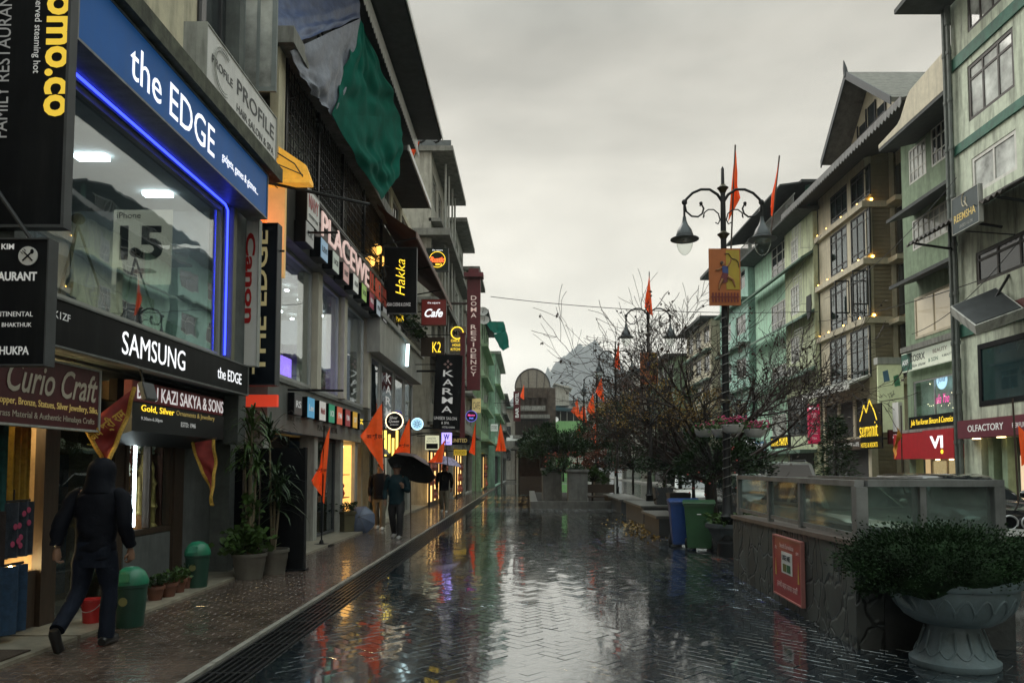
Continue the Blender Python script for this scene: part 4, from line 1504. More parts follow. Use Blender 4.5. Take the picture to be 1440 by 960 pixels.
for i, (px, py, Y, lab) in enumerate(((530, 351, 21.6, 'round orange lantern hanging highest under the brown awning'), (536, 367, 22.5, 'orange lantern hanging lower right beside the black script sign'), (520, 368, 20.8, 'small orange lantern by the end of the barred balcony'))):
    t = thing('lantern', lab, 'lantern', aty(px, py, Y) - V((0, 0, .14)), group='lanterns under the awning')
    c = aty(px, py, Y)
    MB().lathe([(.05, -.15), (.13, -.09), (.15, 0), (.13, .09), (.05, .15)], c, 12).build('shade', glow('orange lantern paper', (1, .5, .1), 1.3), t, smooth=True)
    MB().tube([c + V((0, 0, .15)), c + V((0, 0, .6))], .008, 4).lathe([(.055, .14), (.055, .17)], c, 8).build('cord', M_iron, t)
t = thing('lit_entrance', 'yellow lit entrance sign behind the round neon sign', 'sign', (-4.5, 21.5, 1.9))
mb = MB()
for k in range(4):
    mb.box(-4.46 + .12 * k, -4.39 + .12 * k, 23.2, 23.23, 2.0 + .1 * (k % 2), 2.8 - .12 * (k % 3))
mb.build('neon_bars', glow('yellow light box', (1, .75, .15), 1.2), t)
MB().box(-4.5, -3.98, 23.24, 23.3, 1.95, 2.85).build('panel', M_wood, t)
t = thing('shutter_shop', 'white and grey shop front behind the walking men', 'shop front', (-4.6, 25, 0))
MB().box(-4.62, -4.5, 22.4, 22.8, .06, 2.49).box(-4.62, -4.5, 24.4, 24.7, .06, 2.49).box(-4.62, -4.5, 28, 28.8, .06, 2.49).build_each('pier', M_greyw, t)
MB().box(-4.7, -4.6, 24.72, 27.98, .06, 2.3).build('shutter', mat('dark green shutter', (.02, .06, .045), rough=.5, pattern=('wave', (6, 'Z', 'SIN'))), t)
MB().box(-4.7, -4.6, 22.82, 24.38, .06, 2.2).build('poster_wall', mat('pale poster wall', (.5, .5, .42), rough=.6, var=.4, scale=3, emit=.1, ecol=(.9, .9, .7)), t)
text('NEW STOCK', (-4.59, 23.6, 1.5), RY, UZ, 1.1, .16, M_red, t)

M_wl = mat('warm lit shop wall', (.5, .36, .18), rough=.7, var=.5, scale=2.5, emit=1.2, ecol=(1, .6, .2))
for y0, y1, z0, z1, X_, lab in ((31.2, 33.6, .2, 2.3, -4.05, 'warm lit shop doorway past the green shutter'), (35, 37.6, .2, 2.4, -4.05, 'warm lit shop window below the tall maroon sign'), (40, 43, .2, 2.3, -3.75, 'yellow lit shop window on the grey building'), (54, 57, .2, 2.4, -3.1, 'orange lit shop window on the pale green building')):
    t = thing('lit_shop_window', lab, 'shop window', (X_, (y0 + y1) / 2, 0), group='lit shop windows on the left row')
    MB().box(X_ - .12, X_ - .08, y0, y1, z0, z1).build('lit_back', M_wl, t)
    mb = MB()
    wall(mb, 'x', X_ - .079, X_, y0 - .15, y1 + .15, 0, z1 + .15, [(y0, (y0 + y1) / 2 - .04, z0, z1), ((y0 + y1) / 2 + .04, y1, z0, z1)])
    mb.build('frame', M_wood, t)
    mb = MB()
    for k in range(9):
        y = random.uniform(y0 + .2, y1 - .2)
        z = random.choice((.3, .9, 1.5))
        mb.lathe([(.12, 0), (.15, .15), (.08, .3), (.1, .4)], (X_ - .04, y, z), 8)
    mb.build('goods', mat('mixed shop goods', (.2, .06, .05), rough=.6, var=.8, scale=2), t)

# projecting signs down the left side
cboard('restaurant_sign', 'black projecting sign with yellow script under the brown awning', 'sign', 541, 348, 585, 440, 21.4, M_black,
       [('Hakka', 563, 390, 52, 13, M_yel, {'dir': 'up', 'shear': .3, 'bold': -.01}), ('ASIAN CUISINE & LOUNGE', 561, 428, 34, 5, M_whtp)], d=.15, rim=M_dkgrey, rimw=.012, bracket=[(V((-4.6, 21.5, 7.6)), V((-3.6, 21.5, 7.6)))])
t = cboard('barbecue_sign', 'square dark green sign with red lettering in a yellow ring', 'sign', 600, 349, 630, 381, 28.0, mat('very dark green panel', (.01, .02, .012), rough=.4),
           [('Rustic', 615, 365, 21, 8, glow('red neon letter', (1, .12, .03), 1.6), {'shear': .3, 'bold': .03}), ('BBQ', 617, 372, 9, 4, M_yel, {'bold': .02}), ('the square', 615, 352, 15, 3, M_wht)], d=.12, rim=M_dkgrey, rimw=.02,
           bracket=[(V((-4.5, 28.1, 9.6)), V((-3.7, 28.1, 9.6)))])
p = aty(615, 365, 27.99)
MB().tube([p + V((.30 * math.cos(i * PI / 12), -.01, .30 * math.sin(i * PI / 12))) for i in range(24)], .012, 5, closed=True).build('ring', M_yel, t)
cboard('cafe_sign', 'square maroon cafe sign with white glowing script', 'sign', 593, 421, 627, 457, 25.0, mat('maroon light box', (.10, .015, .015), rough=.4, emit=.06, ecol=(.5, .05, .04)),
       [('Cafe', 610, 440, 26, 12, M_wht, {'shear': .35, 'bold': .025}), ('the square', 610, 426, 18, 3.4, M_wht)], d=.14, rim=M_wood, rimw=.015, bracket=[(V((-4.5, 25.1, 6.2)), V((-3.5, 25.1, 6.42)))])
cboard('bar_sign', 'small yellow glowing sign behind the balcony plants', 'sign', 557, 440, 569, 455, 24.0, M_black, [('BAR', 563, 447, 11, 12, M_yel, {'bold': .0})], d=.06)
t = cboard('bakery_sign', 'grey square sign with yellow glowing round emblem and three lines', 'sign', 633, 459, 655, 496, 31.0, mat('warm grey sign board', (.16, .14, .10), rough=.5, var=.2),
           [('MY', 643, 468, 11, 7, M_black, {'bold': .01}), ('CHICKEN', 643, 479, 18, 3.6, M_yel, {'bold': .0}), ('HOUSE', 643, 485, 13, 3.6, M_yel, {'bold': .0}), ('KITCHEN', 643, 491, 18, 3.6, M_yel, {'bold': .0})], d=.12, bracket=[(V((-4.5, 31.1, 7.2)), V((-3.2, 31.1, 7.2)))])
p = aty(643, 468, 30.985)
MB().tube([p + V((.25 * math.cos(i * PI / 12), 0, .25 * math.sin(i * PI / 12))) for i in range(24)], .022, 5, closed=True).build('emblem', M_yel, t)
cboard('wall_letter', 'yellow glowing letters on a brown timber wall above the black salon sign', 'sign', 592, 474, 625, 500, 27.2, M_wood, [('K2', 614, 488, 12, 15, M_yel, {'bold': .0})], d=.2)
t = cboard('salon_sign', 'tall leaning black salon sign with stacked white letters', 'sign', 611, 499, 648, 604, 27.0, M_black,
           [(c, 629.5, 525 + 12.6 * i, 15, 9.2, M_whtp, {'bold': .01}) for i, c in enumerate('KARMA')] + [('UNISEX SALON', 628, 588, 32, 4.4, M_whtp), ('& SPA', 628, 594.5, 11, 3.6, M_whtp), ('HOTEL KARMA', 633, 600.5, 18, 2.6, M_whtp)],
           d=.16, bracket=[(V((-4.5, 27.1, 5.4)), V((-3.2, 27.1, 5.4)))], tilt=math.radians(2.2))
c = aty(630, 512, 26.98)
mb = MB()
for a in range(4):
    d_ = V((math.cos(a * PI / 2), 0, math.sin(a * PI / 2)))
    e_ = V((-d_.z, 0, d_.x))
    mb.prism([c + d_ * .04, c + d_ * .1 + e_ * .05, c + d_ * .17, c + d_ * .1 - e_ * .05], (0, -.008, 0))
mb.build('emblem', mat('dull rose emblem', (.4, .26, .24), rough=.5), t)
t = thing('sign_post', 'maroon steel post fixed behind the leaning salon sign', 'post', aty(650, 620, 27.4))
p0, p1 = aty(650, 622, 27.4), aty(653, 470, 27.4)
MB().box(p0.x - .09, p0.x + .09, 27.35, 27.5, 2.75, p1.z).build('post', M_maroon, t)
MB().tube([(-4.5, 27.42, 3.1), (p0.x, 27.42, 3.1)], .04, 6).tube([(-4.5, 27.42, 5.2), (p0.x, 27.42, 5.2)], .04, 6).build('bracket', M_iron, t)
MB().box(p0.x - .13, p0.x + .13, 27.3, 27.55, p1.z, p1.z + .05).build('cap', M_maroon, t)
t = cboard('hotel_sign', 'very tall maroon hotel sign with stacked pale letters and roof cap', 'sign', 657, 392, 675, 548, 34.0, M_maroon,
           [(ch, 666, 419 + 8.2 * i, 1.8 if ch == 'I' else 8, 6.3, mat('pale pinkish letter', (.55, .42, .38), rough=.5, emit=.2, ecol=(1, .8, .7)), {'bold': .01}) for i, ch in enumerate('DOMA RESIDENCY') if ch != ' '], d=.25)
a, b = aty(653, 391, 34), aty(680, 385, 34)
MB().box(a.x, b.x, 33.7, 34.3, a.z, b.z).box(a.x + .2, b.x - .2, 33.8, 34.2, b.z, b.z + .2).build('cap', M_maroon, t)
MB().tube([(-4.3, 34.1, 6.8), (-2.6, 34.1, 6.8)], .06, 6).tube([(-4.3, 34.1, 9.2), (-2.6, 34.1, 9.2)], .06, 6).build('bracket', M_wood, t)


def disc(name, label, cat, px, py, r, Y, rimm, facem, lines, wallx):
    c = aty(px, py, Y)
    t = thing(name, label, cat, c - V((0, 0, r)))
    MB().lathe([(r * .9, 0), (r * .9, .06)], c + V((0, .0, 0)), 28, Mr).build('face', facem, t)
    MB().tube([c + V((r * .95 * math.cos(i * PI / 16), -.03, r * .95 * math.sin(i * PI / 16))) for i in range(32)], r * .07, 6, closed=True).build('rim', rimm, t)
    for s, dx, dz, w_, h_, m_ in lines:
        text(s, c + V((dx, -.062, dz)), RX, UZ, w_, h_, m_, t, bold=.02, shear=.2)
    MB().tube([(wallx, Y + .05, c.z), (c.x - r, Y + .05, c.z)], .015, 5).build('bracket', M_iron, t)
    return t


disc('round_sign', 'round black sign with a warm glowing rim and script', 'sign', 555, 592, .235, 19.6, glow('cream neon rim', (1, .8, .5), 1.6), M_black,
     [('Silver', -.02, .09, .22, .08, M_whtp), ('Queen', -.01, -.01, .27, .08, M_whtp), ('JEWELLERS', 0, -.1, .22, .04, M_whtp)], -4.5)
t = disc('round_sign', 'small round pale blue glowing sign right of the warm rimmed sign', 'sign', 587, 596, .19, 23.5, glow('pale blue rim', (.6, .85, 1), 1.0), glow('pale blue light box', (.35, .62, .8), .7), [], -4.4)
c = aty(587, 596, 23.5) + V((0, -.063, 0))
mb = MB()
for k in range(8):
    a = k * PI / 4
    mb.tube([c + V((.03 * math.cos(a), 0, .03 * math.sin(a))), c + V((.12 * math.cos(a), 0, .12 * math.sin(a)))], .012, 4)
mb.build('emblem', mat('blue ink emblem', (.03, .1, .25), rough=.5), t)
disc('round_sign', 'small round dark blue sign with red and blue lettering', 'sign', 663, 585, .27, 35.5, glow('violet rim', (.15, .12, .6), .6), mat('dark blue sign face', (.012, .014, .05), rough=.4),
     [('Momo', 0, .05, .34, .09, glow('red violet letter', (.8, .08, .3), 1.0)), ('hut', 0, -.09, .2, .08, glow('blue letter', (.15, .25, 1), 1.0))], -4.0)
cboard('shop_sign', 'small pale rounded sign with black lower half hanging over the sidewalk', 'sign', 598, 612, 617, 632, 25.8, mat('pale yellow light box', (.6, .6, .42), rough=.5, emit=.35, ecol=(.9, .9, .6)),
       [('GANGTOK', 607, 616, 12, 2.6, M_dkgrey), ('BOUTIQUE', 607, 620, 14, 2.4, M_dkgrey)], d=.08, bracket=[(V((-4.4, 25.9, 2.7)), V((-3.5, 25.9, 2.85)))])
t = [o for o in bpy.data.objects if o.get('label', '').startswith('small pale rounded')][0]
p = aty(607.5, 627, 25.79)
MB().box(p.x - .2, p.x + .2, 25.785, 25.795, p.z - .09, p.z + .09).build('dark_band', M_black, t)
t = cboard('shop_sign', 'small violet glowing square sign with white figure', 'sign', 621, 608, 635, 625, 27.6, glow('violet light box', (.42, .34, .95), 1.1),
           [('W', 628, 614, 8, 8, mat('dark violet ink', (.05, .03, .15), rough=.5), {'bold': .03}), ('STORE', 628, 622, 9, 3, MATS['dark violet ink'])], d=.08, bracket=[(V((-4.4, 27.7, 2.9)), V((-3.3, 27.7, 2.95)))])
cboard('shop_sign', 'black sign with gold letters behind the violet square sign', 'sign', 632, 612, 660, 625, 29.5, M_black, [('UNITED', 646, 619, 22, 5.5, M_gold, {'bold': .02})], d=.12, bracket=[(V((-4.4, 29.6, 2.9)), V((-3, 29.6, 2.9)))])

# ================================================================== further left buildings
def block(name, label, X, y0, y1, z1, m, storeys, gz=3.6, roofm=None, over=.7, nwin=3, wm=None, ledge=None, fm=None, s=1, back=7, pane=None, z0=0, wh=1.35, side=True):
    """plain terrace house: hollow front wall with real openings, core behind, ledges, roof slab"""
    t = thing(name, label, 'building', ((X - s * back / 2), (y0 + y1) / 2, z0))
    hs = (z1 - gz) / storeys
    holes = []
    ww = (y1 - y0) / nwin
    for k in range(storeys):
        zz = gz + hs * k + hs * .28
        for i in range(nwin):
            a = y0 + ww * (i + .18)
            holes.append((a, y0 + ww * (i + .82), zz, min(zz + wh, gz + hs * (k + 1) - .15)))
    holes0 = [(y0 + .3, y1 - .3, .1, gz - .9)]
    mb = MB()
    wall(mb, 'x', X - s * .25, X, y0, y1, z0, z1, holes + holes0)
    mb.box(X - s * .5, X - s * back, y0, y1, z0, z1)
    mb.box(X - s * .251, X - s * .5, y0, y0 + .2, z0, z1).box(X - s * .251, X - s * .5, y1 - .2, y1, z0, z1)
    mb.build('wall', m, t)
    for (a, b, c, d) in holes:
        window(t, 'x', X, s, a, b, c, d, 2, 2, fm or M_greyw, pane or random.choice((M_pane, M_panel)), fw=.06, rails=[.68])
    MB().box(X - s * .30, X - s * .34, y0 + .25, y1 - .25, .1, gz - .85).build('shop_front', random.choice((M_dark, M_pane)), t)
    mb = MB()
    for k in range(storeys + 1):
        zz = gz + hs * k
        if k < storeys:
            mb.box(X - s * .1, X + s * (.45 if k else .6), y0, y1, zz - .12, zz + .03)
    mb.build('ledge', ledge or M_conc, t)
    mb = MB()
    mb.box(X - s * back, X + s * over, y0 - .15, y1 + .15, z1, z1 + .22)
    mb.build('roof_slab', roofm or M_conc, t)
    return t


M_grn = mat('pale green render', (.34, .50, .30), rough=.75, var=.15, grime=.55)
M_mint = mat('mint green render', (.44, .70, .54), rough=.75, var=.15, grime=.6)
M_off = mat('off white render', (.40, .39, .34), rough=.75, var=.15, grime=.7)
tE = block('white_building', 'tall off white building with heavy grey roof slab beyond the brown awning', -4.2, 31.9, 38.5, 15.4, M_off, 4, roofm=M_conc, over=.95, nwin=3)
MB().box(-6.5, -3.35, 31.5, 38.9, 11.6, 11.9).box(-6.5, -3.5, 31.6, 38.9, 8.7, 8.95).build('balcony_slab', M_conc, tE)
mb = MB()
for y in (33.5, 36.2):
    mb.prism([(-3.6, y, 15.62), (-3.6, y + 1.6, 15.62), (-3.6, y + .8, 17.0)], (-2.5, 0, 0))
mb.build('gable', M_soffit, tE)
mb = MB()
for y in (33, 34.4, 36, 37.3):
    mb.tube([(-3.7, y, 3.5), (-3.7, y, 15.3)], .05, 6)
mb.build_each('drain_pipe', M_greyw, tE)
for y in (32.6, 33.3):
    pass
for i, lab in enumerate(('dark bird perched on the left of the grey roof slab', 'dark bird perched on the right of the grey roof slab')):
    c = V((-4.6 + i * .65, 31.7, 15.74))
    t = thing('bird', lab, 'bird', c - V((0, 0, .1)), group='birds on the roof slab')
    MB().tube([c + V((-.16, 0, .06)), c + V((-.05, 0, 0)), c + V((.08, 0, .06)), c + V((.13, 0, .13)), c + V((.19, 0, .12))], [.015, .06, .055, .04, .008], 7).build('body', M_iron, t, smooth=True)
    MB().tube([c, c - V((0, 0, .12))], .008, 4).build('leg', M_iron, t)
block('grey_building', 'narrow grey building with drain pipes beyond the off white one', -3.9, 38.9, 44.5, 14.6, M_greyw, 4, nwin=2, over=.7)
tF = block('grey_building', 'off white building with projecting flat roof behind the tall maroon sign', -3.75, 44.8, 50.5, 13.6, M_off, 4, nwin=2, over=.85)
tG = block('green_building', 'pale green building with dark balconies and green tarpaulin on its roof', -3.25, 52, 62, 12.5, M_grn, 4, nwin=4, over=.5, ledge=M_grn, roofm=M_soffit)
block('green_building', 'mint green building furthest along the left side', -2.75, 62.5, 76, 11.2, M_mint, 3, nwin=4, over=.5, ledge=M_grn, roofm=M_greyw)
block('grey_building', 'low grey building at the end of the left row', -2.55, 76.5, 90, 9.0, M_greyw, 3, nwin=4, over=.5)
for P4, lab in (((aty(683, 452, 52), aty(708, 452, 56), aty(712, 470, 56), aty(692, 468, 52)), 'green tarpaulin hung on the roof edge of the pale green building'),
                ((aty(694, 470, 56), aty(712, 466, 60), aty(716, 488, 60), aty(706, 494, 57)), 'lower green tarpaulin hung below the roof tarpaulin')):
    cloth('tarpaulin', lab, 'tarpaulin', P4, M_tgrn, .2, 10, 8, .1)
for i, (px, py) in enumerate(((679, 439), (681, 451))):
    c = aty(px, py, 50)
    t = thing('satellite_dish', ('upper' if i == 0 else 'lower') + ' white satellite dish on the building behind the tall maroon sign', 'dish', c, group='satellite dishes on the left row')
    MB().lathe([(.02, 0), (.2, .04), (.36, .12), (.36, .10), (.2, .02), (.02, -.02)], c, 16, Matrix.Rotation(math.radians(65), 3, 'X')).build('dish', M_white, t, smooth=True)
    MB().tube([c, c + V((-.5, .1, -.1))], .03, 5).tube([c, c + V((.05, -.4, .2))], .015, 4).build('arm', M_iron, t)
cboard('hotel_sign', 'maroon vertical sign with white lettering at the far left end', 'sign', 722, 550, 732, 592, 62, M_maroon, [('HOTEL', 727, 560, 16, 5, M_whtp, {'dir': 'up', 'bold': .03}), ('BAR', 727, 580, 14, 5, M_whtp, {'dir': 'up', 'bold': .03})], d=.2,
       bracket=[(V((-2.8, 62.1, 7)), V((-1, 62.1, 7)))])
# shop signs along the lower left row
for i, (px0, py0, px1, py1, Y, c, s, lab) in enumerate(((638, 632, 656, 640, 36, (.5, .36, .03), 'FOOD', 'yellow lit shop board low on the left row'), (664, 560, 676, 580, 47, (.55, .45, .2), 'CAFE', 'cream shop board on the building behind the tall maroon sign'), (690, 596, 700, 606, 60, (.5, .55, .5), 'STORE', 'white shop board on the pale green building'))):
    m = mat('shop board paint ' + s, c, rough=.5, emit=.3, ecol=c)
    cboard('shop_board', lab, 'sign', px0, py0, px1, py1, Y, m, [(s, (px0 + px1) / 2, (py0 + py1) / 2, (px1 - px0) * .8, (py1 - py0) * .5, M_dkgrey)], d=.1, bracket=[(aty(px0 - 8, py0 + 2, Y), aty(px0, py0 + 2, Y))])

block('plaster_building', 'plain plaster building behind the viewer on the left', -4.9, -16, 3.6, 11, M_off, 3, nwin=5, over=.6)
# ================================================================== end of the street
E0 = 100
k = E0 / FOC
tH = thing('market_hall', 'dark market building with arched translucent roof closing the street', 'building', (0.3, E0 + 6, 0))
a, b = aty(724, 640, E0), aty(771, 545, E0)
mb = MB()
wall(mb, 'y', E0, E0 + .4, a.x, b.x + 1, 0, b.z, [(a.x + .4, b.x - .2, 8.1, 11.0), (a.x + .5, b.x - .3, 3.2, 5.2), (a.x + .5, b.x - .3, .2, 2.8)])
mb.box(a.x, b.x + 1, E0 + 2, E0 + 12, 0, b.z)
mb.build('wall', mat('dark stained timber wall', (.075, .055, .04), rough=.8, var=.5, scale=1.5, grime=.4), tH)
mb = MB()
mb.box(a.x - .2, b.x + .3, E0 - 1.2, E0 + 1, 5.5, 5.9).box(a.x, b.x + .2, E0 - .7, E0, 8.2, 8.7).box(a.x + .4, b.x - .4, E0 - .5, E0 - .3, 9.2, 9.9)
mb.build('ledge', M_conc, tH)
mb = MB()
x = a.x + .2
while x < b.x:
    mb.box(x, x + .05, E0 - .3, E0 - .2, 5.9, 8.0)
    x += .22
mb.box(a.x, b.x, E0 - .3, E0 - .2, 7.9, 8.05)
mb.build('railing', M_iron, tH)
cx, cz, R = (aty(749, 560, E0).x), aty(749, 545, E0).z, 2.35
mb = MB()
vs, fs = [], []
for i in range(13):
    an = PI * i / 12
    for j in range(2):
        vs.append((cx + R * math.cos(an), E0 + .2 + j * 10, cz + 1.1 * R * math.sin(an) + .05))
for i in range(12):
    fs.append((2 * i, 2 * i + 1, 2 * i + 3, 2 * i + 2))
mb.add(vs, fs)
mb.prism([(cx + (R - .05) * math.cos(PI * i / 12), E0 + .25, cz + 1.1 * (R - .05) * math.sin(PI * i / 12)) for i in range(13)], (0, .06, 0))
mb.build('arched_roof', mat('pale translucent roofing', (.22, .20, .165), rough=.5, var=.3), tH, smooth=True)
mb = MB()
for j in range(5):
    mb.tube([(cx + (R + .04) * math.cos(PI * i / 12), E0 + .15 + j * 2.4, cz + 1.1 * (R + .04) * math.sin(PI * i / 12)) for i in range(13)], .06, 5)
for i in range(0, 13, 1):
    an = PI * i / 12
    mb.tube([(cx + (R + .04) * math.cos(an), E0 + .1, cz + 1.1 * (R + .04) * math.sin(an)), (cx + (R + .04) * math.cos(an), E0 + 10, cz + 1.1 * (R + .04) * math.sin(an))], .035, 4)
for i in (3, 5, 7, 9):
    an = PI * i / 12
    mb.tube([(cx + R * math.cos(an), E0 + .15, cz + 1.1 * R * math.sin(an)), (cx + R * math.cos(an) * .9, E0 + .15, cz)], .04, 4)
mb.build('roof_rib', M_iron, tH)
mb = MB()
for i in range(7):
    x = a.x + .25 + i * (b.x - a.x) / 6.6
    mb.box(x, x + .14, E0 - .12, E0 + .02, 8.72, b.z - .1).box(x, x + .14, E0 - .1, E0 + .02, 5.92, 8.1)
mb.build_each('timber_post', M_wood, tH)
MB().box(-5.2, a.x - .02, E0 + 1, E0 + 10, 0, 9.6).build('side_wing', M_off, tH)
MB().box(-5.4, a.x - .02, E0 + .2, E0 + 10, 9.61, 9.9).build('side_roof', MATS['green grey sheet'] if 'green grey sheet' in MATS else mat('green grey sheet', (.08, .14, .11), rough=.6), tH)
mb = MB()
for i in range(3):
    mb.box(-4.8 + i * .95, -4.2 + i * .95, E0 + .95, E0 + 1.03, 5.6, 7.2).box(-4.8 + i * .95, -4.2 + i * .95, E0 + .95, E0 + 1.03, 2.6, 4.2)
mb.build_each('window', M_pane, tH)
MB().prism([(-5.0, E0 - 1.6, 5.0), (b.x + .4, E0 - 1.6, 5.35), (b.x + .4, E0 - .1, 6.0), (-5.0, E0 - .1, 5.8)], (0, 0, .08)).build('pale_awning', M_greyw, tH)
text('MARKET COMPLEX', (cx, E0 - .52, 9.55), RX, UZ, 2.8, .35, M_greyw, tH)
Y = 120
a, b = aty(776, 640, Y), aty(812, 572, Y)
tI = thing('green_house', 'bright green house with blue green roof at the street end', 'building', ((a.x + b.x) / 2, Y + 4, 0))
MB().box(a.x + .6, b.x - 1.3, Y, Y + 8, 0, aty(780, 600, Y).z).box(a.x, b.x + 1.5, Y - .4, Y + 8, aty(780, 607, Y).z, aty(780, 592, Y).z).build('wall', mat('bright green paint', (.24, .52, .2), rough=.7, var=.1, grime=.3), tI)
MB().box(a.x + .5, b.x + 1, Y + .7, Y + 8, aty(780, 591, Y).z, aty(780, 576, Y).z).build('loggia', M_dark, tI)
mb = MB()
for i in range(6):
    x = a.x + .3 + i * 1.05
    mb.box(x, x + .12, Y - .2, Y, aty(780, 592, Y).z, aty(780, 576, Y).z)
mb.build_each('post', M_greyw, tI)
z = aty(780, 577, Y).z
MB().prism([(a.x - .3, Y - 1, z), (b.x + 1.2, Y - 1, z - .3), (b.x + 1.2, Y - 1, z + .1), (a.x - .3, Y - 1, z + .6)], (0, 10, 0)).build('roof', mat('blue green metal roof', (.02, .07, .09), rough=.5), tI)
a, b = aty(782, 570, 123), aty(800, 540, 123)
MB().box(a.x, b.x, 123, 127, a.z, b.z - .3).prism([(a.x - .4, 122.5, b.z), (b.x + .5, 122.5, b.z - .9), (b.x + .5, 122.5, b.z - .7), (a.x - .4, 122.5, b.z + .2)], (0, 5, 0)).build('roof_room', M_off, tI)
MB().lathe([(.02, 0), (.5, .12), (.52, .1), (.02, -.05)], aty(781, 590, 119), 14, Matrix.Rotation(math.radians(60), 3, 'X')).build('satellite_dish', M_white, tI)
Y = 126
a, b = aty(800, 640, Y), aty(838, 566, Y)
tJ = thing('white_house', 'white house partly hidden by saffron flags at the street end', 'building', ((a.x + b.x) / 2, Y + 4, 0))
mb = MB()
wall(mb, 'y', Y, Y + .3, a.x, b.x, 0, b.z, [(a.x + .8 + i * 1.1, a.x + 1.5 + i * 1.1, b.z - 1.9, b.z - .6) for i in range(3)] + [(a.x + .8 + i * 1.1, a.x + 1.5 + i * 1.1, b.z - 4.6, b.z - 3.2) for i in range(3)])
mb.build('wall', M_white, tJ)
MB().box(a.x, b.x, Y + .35, Y + 8, 0, b.z).build('core', M_dkgrey, tJ)
MB().box(a.x - .4, b.x + .4, Y - .5, Y + 8, b.z, b.z + .3).build('roof', M_greyw, tJ)
# overhead cables
for i, (p, q, sg, lab) in enumerate(((V((-4.2, 13, 7.0)), V((-4.0, 31, 8.2)), .5, 'thin cable sagging along the retail front under the balcony'), (V((-4.5, 11.8, 6.6)), V((-3.7, 28, 9.2)), .7, 'thin cable running from the salon sign to the square barbecue sign'),
        (atx(1345, 250, 13.6), atx(1160, 420, 15.2), .5, 'thin cable sagging from the drain pipe to the gabled hotel'), (atx(1440, 330, 13.4), atx(1282, 470, 13.6), .4, 'thin cable hanging across the sage building'), (atx(1155, 330, 15.0), atx(1040, 480, 14.6), .5, 'thin cable along the mint house front'))):
    mb = MB()
    mb.tube([p.lerp(q, k / 20) - V((0, 0, sg * 4 * (k / 20) * (1 - k / 20))) for k in range(21)], .012, 4)
    tag(mb.build('overhead_cable', M_iron), lab, 'cable', 'overhead cables')
for i, (p, q, lab) in enumerate(((aty(690, 417, 34), aty(1150, 438, 34), 'long sagging black cable crossing the street sky'), (atx(1150, 452, 15.4), atx(1440, 372, 13.4), 'thin cable running across the right hand house fronts'))):
    mb = MB()
    n = 24
    mb.tube([p.lerp(q, i_ / n) - V((0, 0, .5 * 4 * (i_ / n) * (1 - i_ / n) * (.5 if i else .6))) for i_ in range(n + 1)], .016, 5)
    tag(mb.build('overhead_cable', M_iron), lab, 'cable', 'overhead cables')
# ================================================================== right-hand row
M_grnw = mat('mint and cream painted plaster', (.54, .60, .48), rough=.75, var=.14, bump=.1, grime=.85)
M_sage = mat('sage green plaster', (.21, .29, .19), rough=.75, var=.18, bump=.1, grime=.6)
M_teal = mat('dark teal paint', (.03, .13, .09), rough=.6, var=.35, grime=.5)
M_dframe = mat('dark brown window frame', (.025, .018, .014), rough=.5, var=.2)
M_wframe = mat('white window frame', (.6, .6, .56), rough=.5, var=.1, grime=.3)
M_slat = mat('brown olive siding', (.24, .20, .13), rough=.6, var=.18, pattern=('wave', (2.1, 'Z', 'SAW')), bump=.8)
M_palet = mat('pale yellow trim', (.52, .47, .35), rough=.6, var=.12, grime=.35)
M_corr = mat('rusty corrugated sheet', (.07, .06, .055), rough=.5, metal=.4, var=.5, pattern=('wave', (4.5, 'Y', 'SIN')), bump=1.0, grime=.4)


def Rw(X, pxf, pxn, pt, pb):
    """u and z extents of a rectangle on plane X, far/near picture columns, heights read at the far column"""
    yf, zt_ = xyz(pxf, pt, X)
    _, zb_ = xyz(pxf, pb, X)
    yn, _ = xyz(pxn, pt, X)
    return (yn, yf, zb_, zt_)


# ---- R1: the nearest, cream and teal, with the dark tilted board
X1 = 14.0
yf, _ = xyz(1345, 300, X1)
yn = 19.2
b1 = thing('corner_building', 'cream and teal building at the right edge with brown window frames', 'building', (X1 + 4, (yn + yf) / 2, 0))
ws = [Rw(X1, 1358, 1412, -35, 50), Rw(X1, 1360, 1426, 95, 174), Rw(X1, 1366, 1430, 224, 277), Rw(X1, 1372, 1470, 356, 402), Rw(X1, 1375, 1475, 485, 572)]
door = (yn + .4, yf - .9, .1, xyz(1360, 618, X1)[1])
mb = MB()
wall(mb, 'x', X1, X1 + .3, yn, yf, 0, 24, ws + [door])
mb.box(X1 + .5, X1 + 8, yn, yf, 0, 24).box(X1 + .3, X1 + .5, yf - .25, yf, 0, 24)
mb.build('wall', M_grnw, b1)
for i, r in enumerate(ws[:4]):
    f = window(b1, 'x', X1, -1, *r, 3 if i != 2 else 2, 1, M_dframe if i != 2 else M_wframe, M_panel if i != 3 else M_pane, fw=.11, inset=.02, rails=[.74] if i in (0, 1, 3) else [])
window(b1, 'x', X1, -1, *ws[4], 1, 1, M_black, mat('deep teal shop pane', (.02, .045, .05), rough=.03, var=.3, spec=1.0), fw=.16, inset=-.02)
mb = MB()
for p0, p1 in ((80, 97), (206, 219), (459, 477)):
    _, za = xyz(1346, p0, X1)
    _, zb = xyz(1346, p1, X1)
    mb.box(X1 - .07, X1 - .002, yn, yf, zb, za)
mb.build_each('band', M_teal, b1)
mb = MB()
r = Rw(X1, 1384, 1460, 440, 458)
mb.box(X1 - .18, X1 - .075, r[0], r[1], r[2], r[3])
mb.build('maroon_band', mat('faded maroon board', (.09, .025, .022), rough=.7, var=.3), b1)
mb = MB()
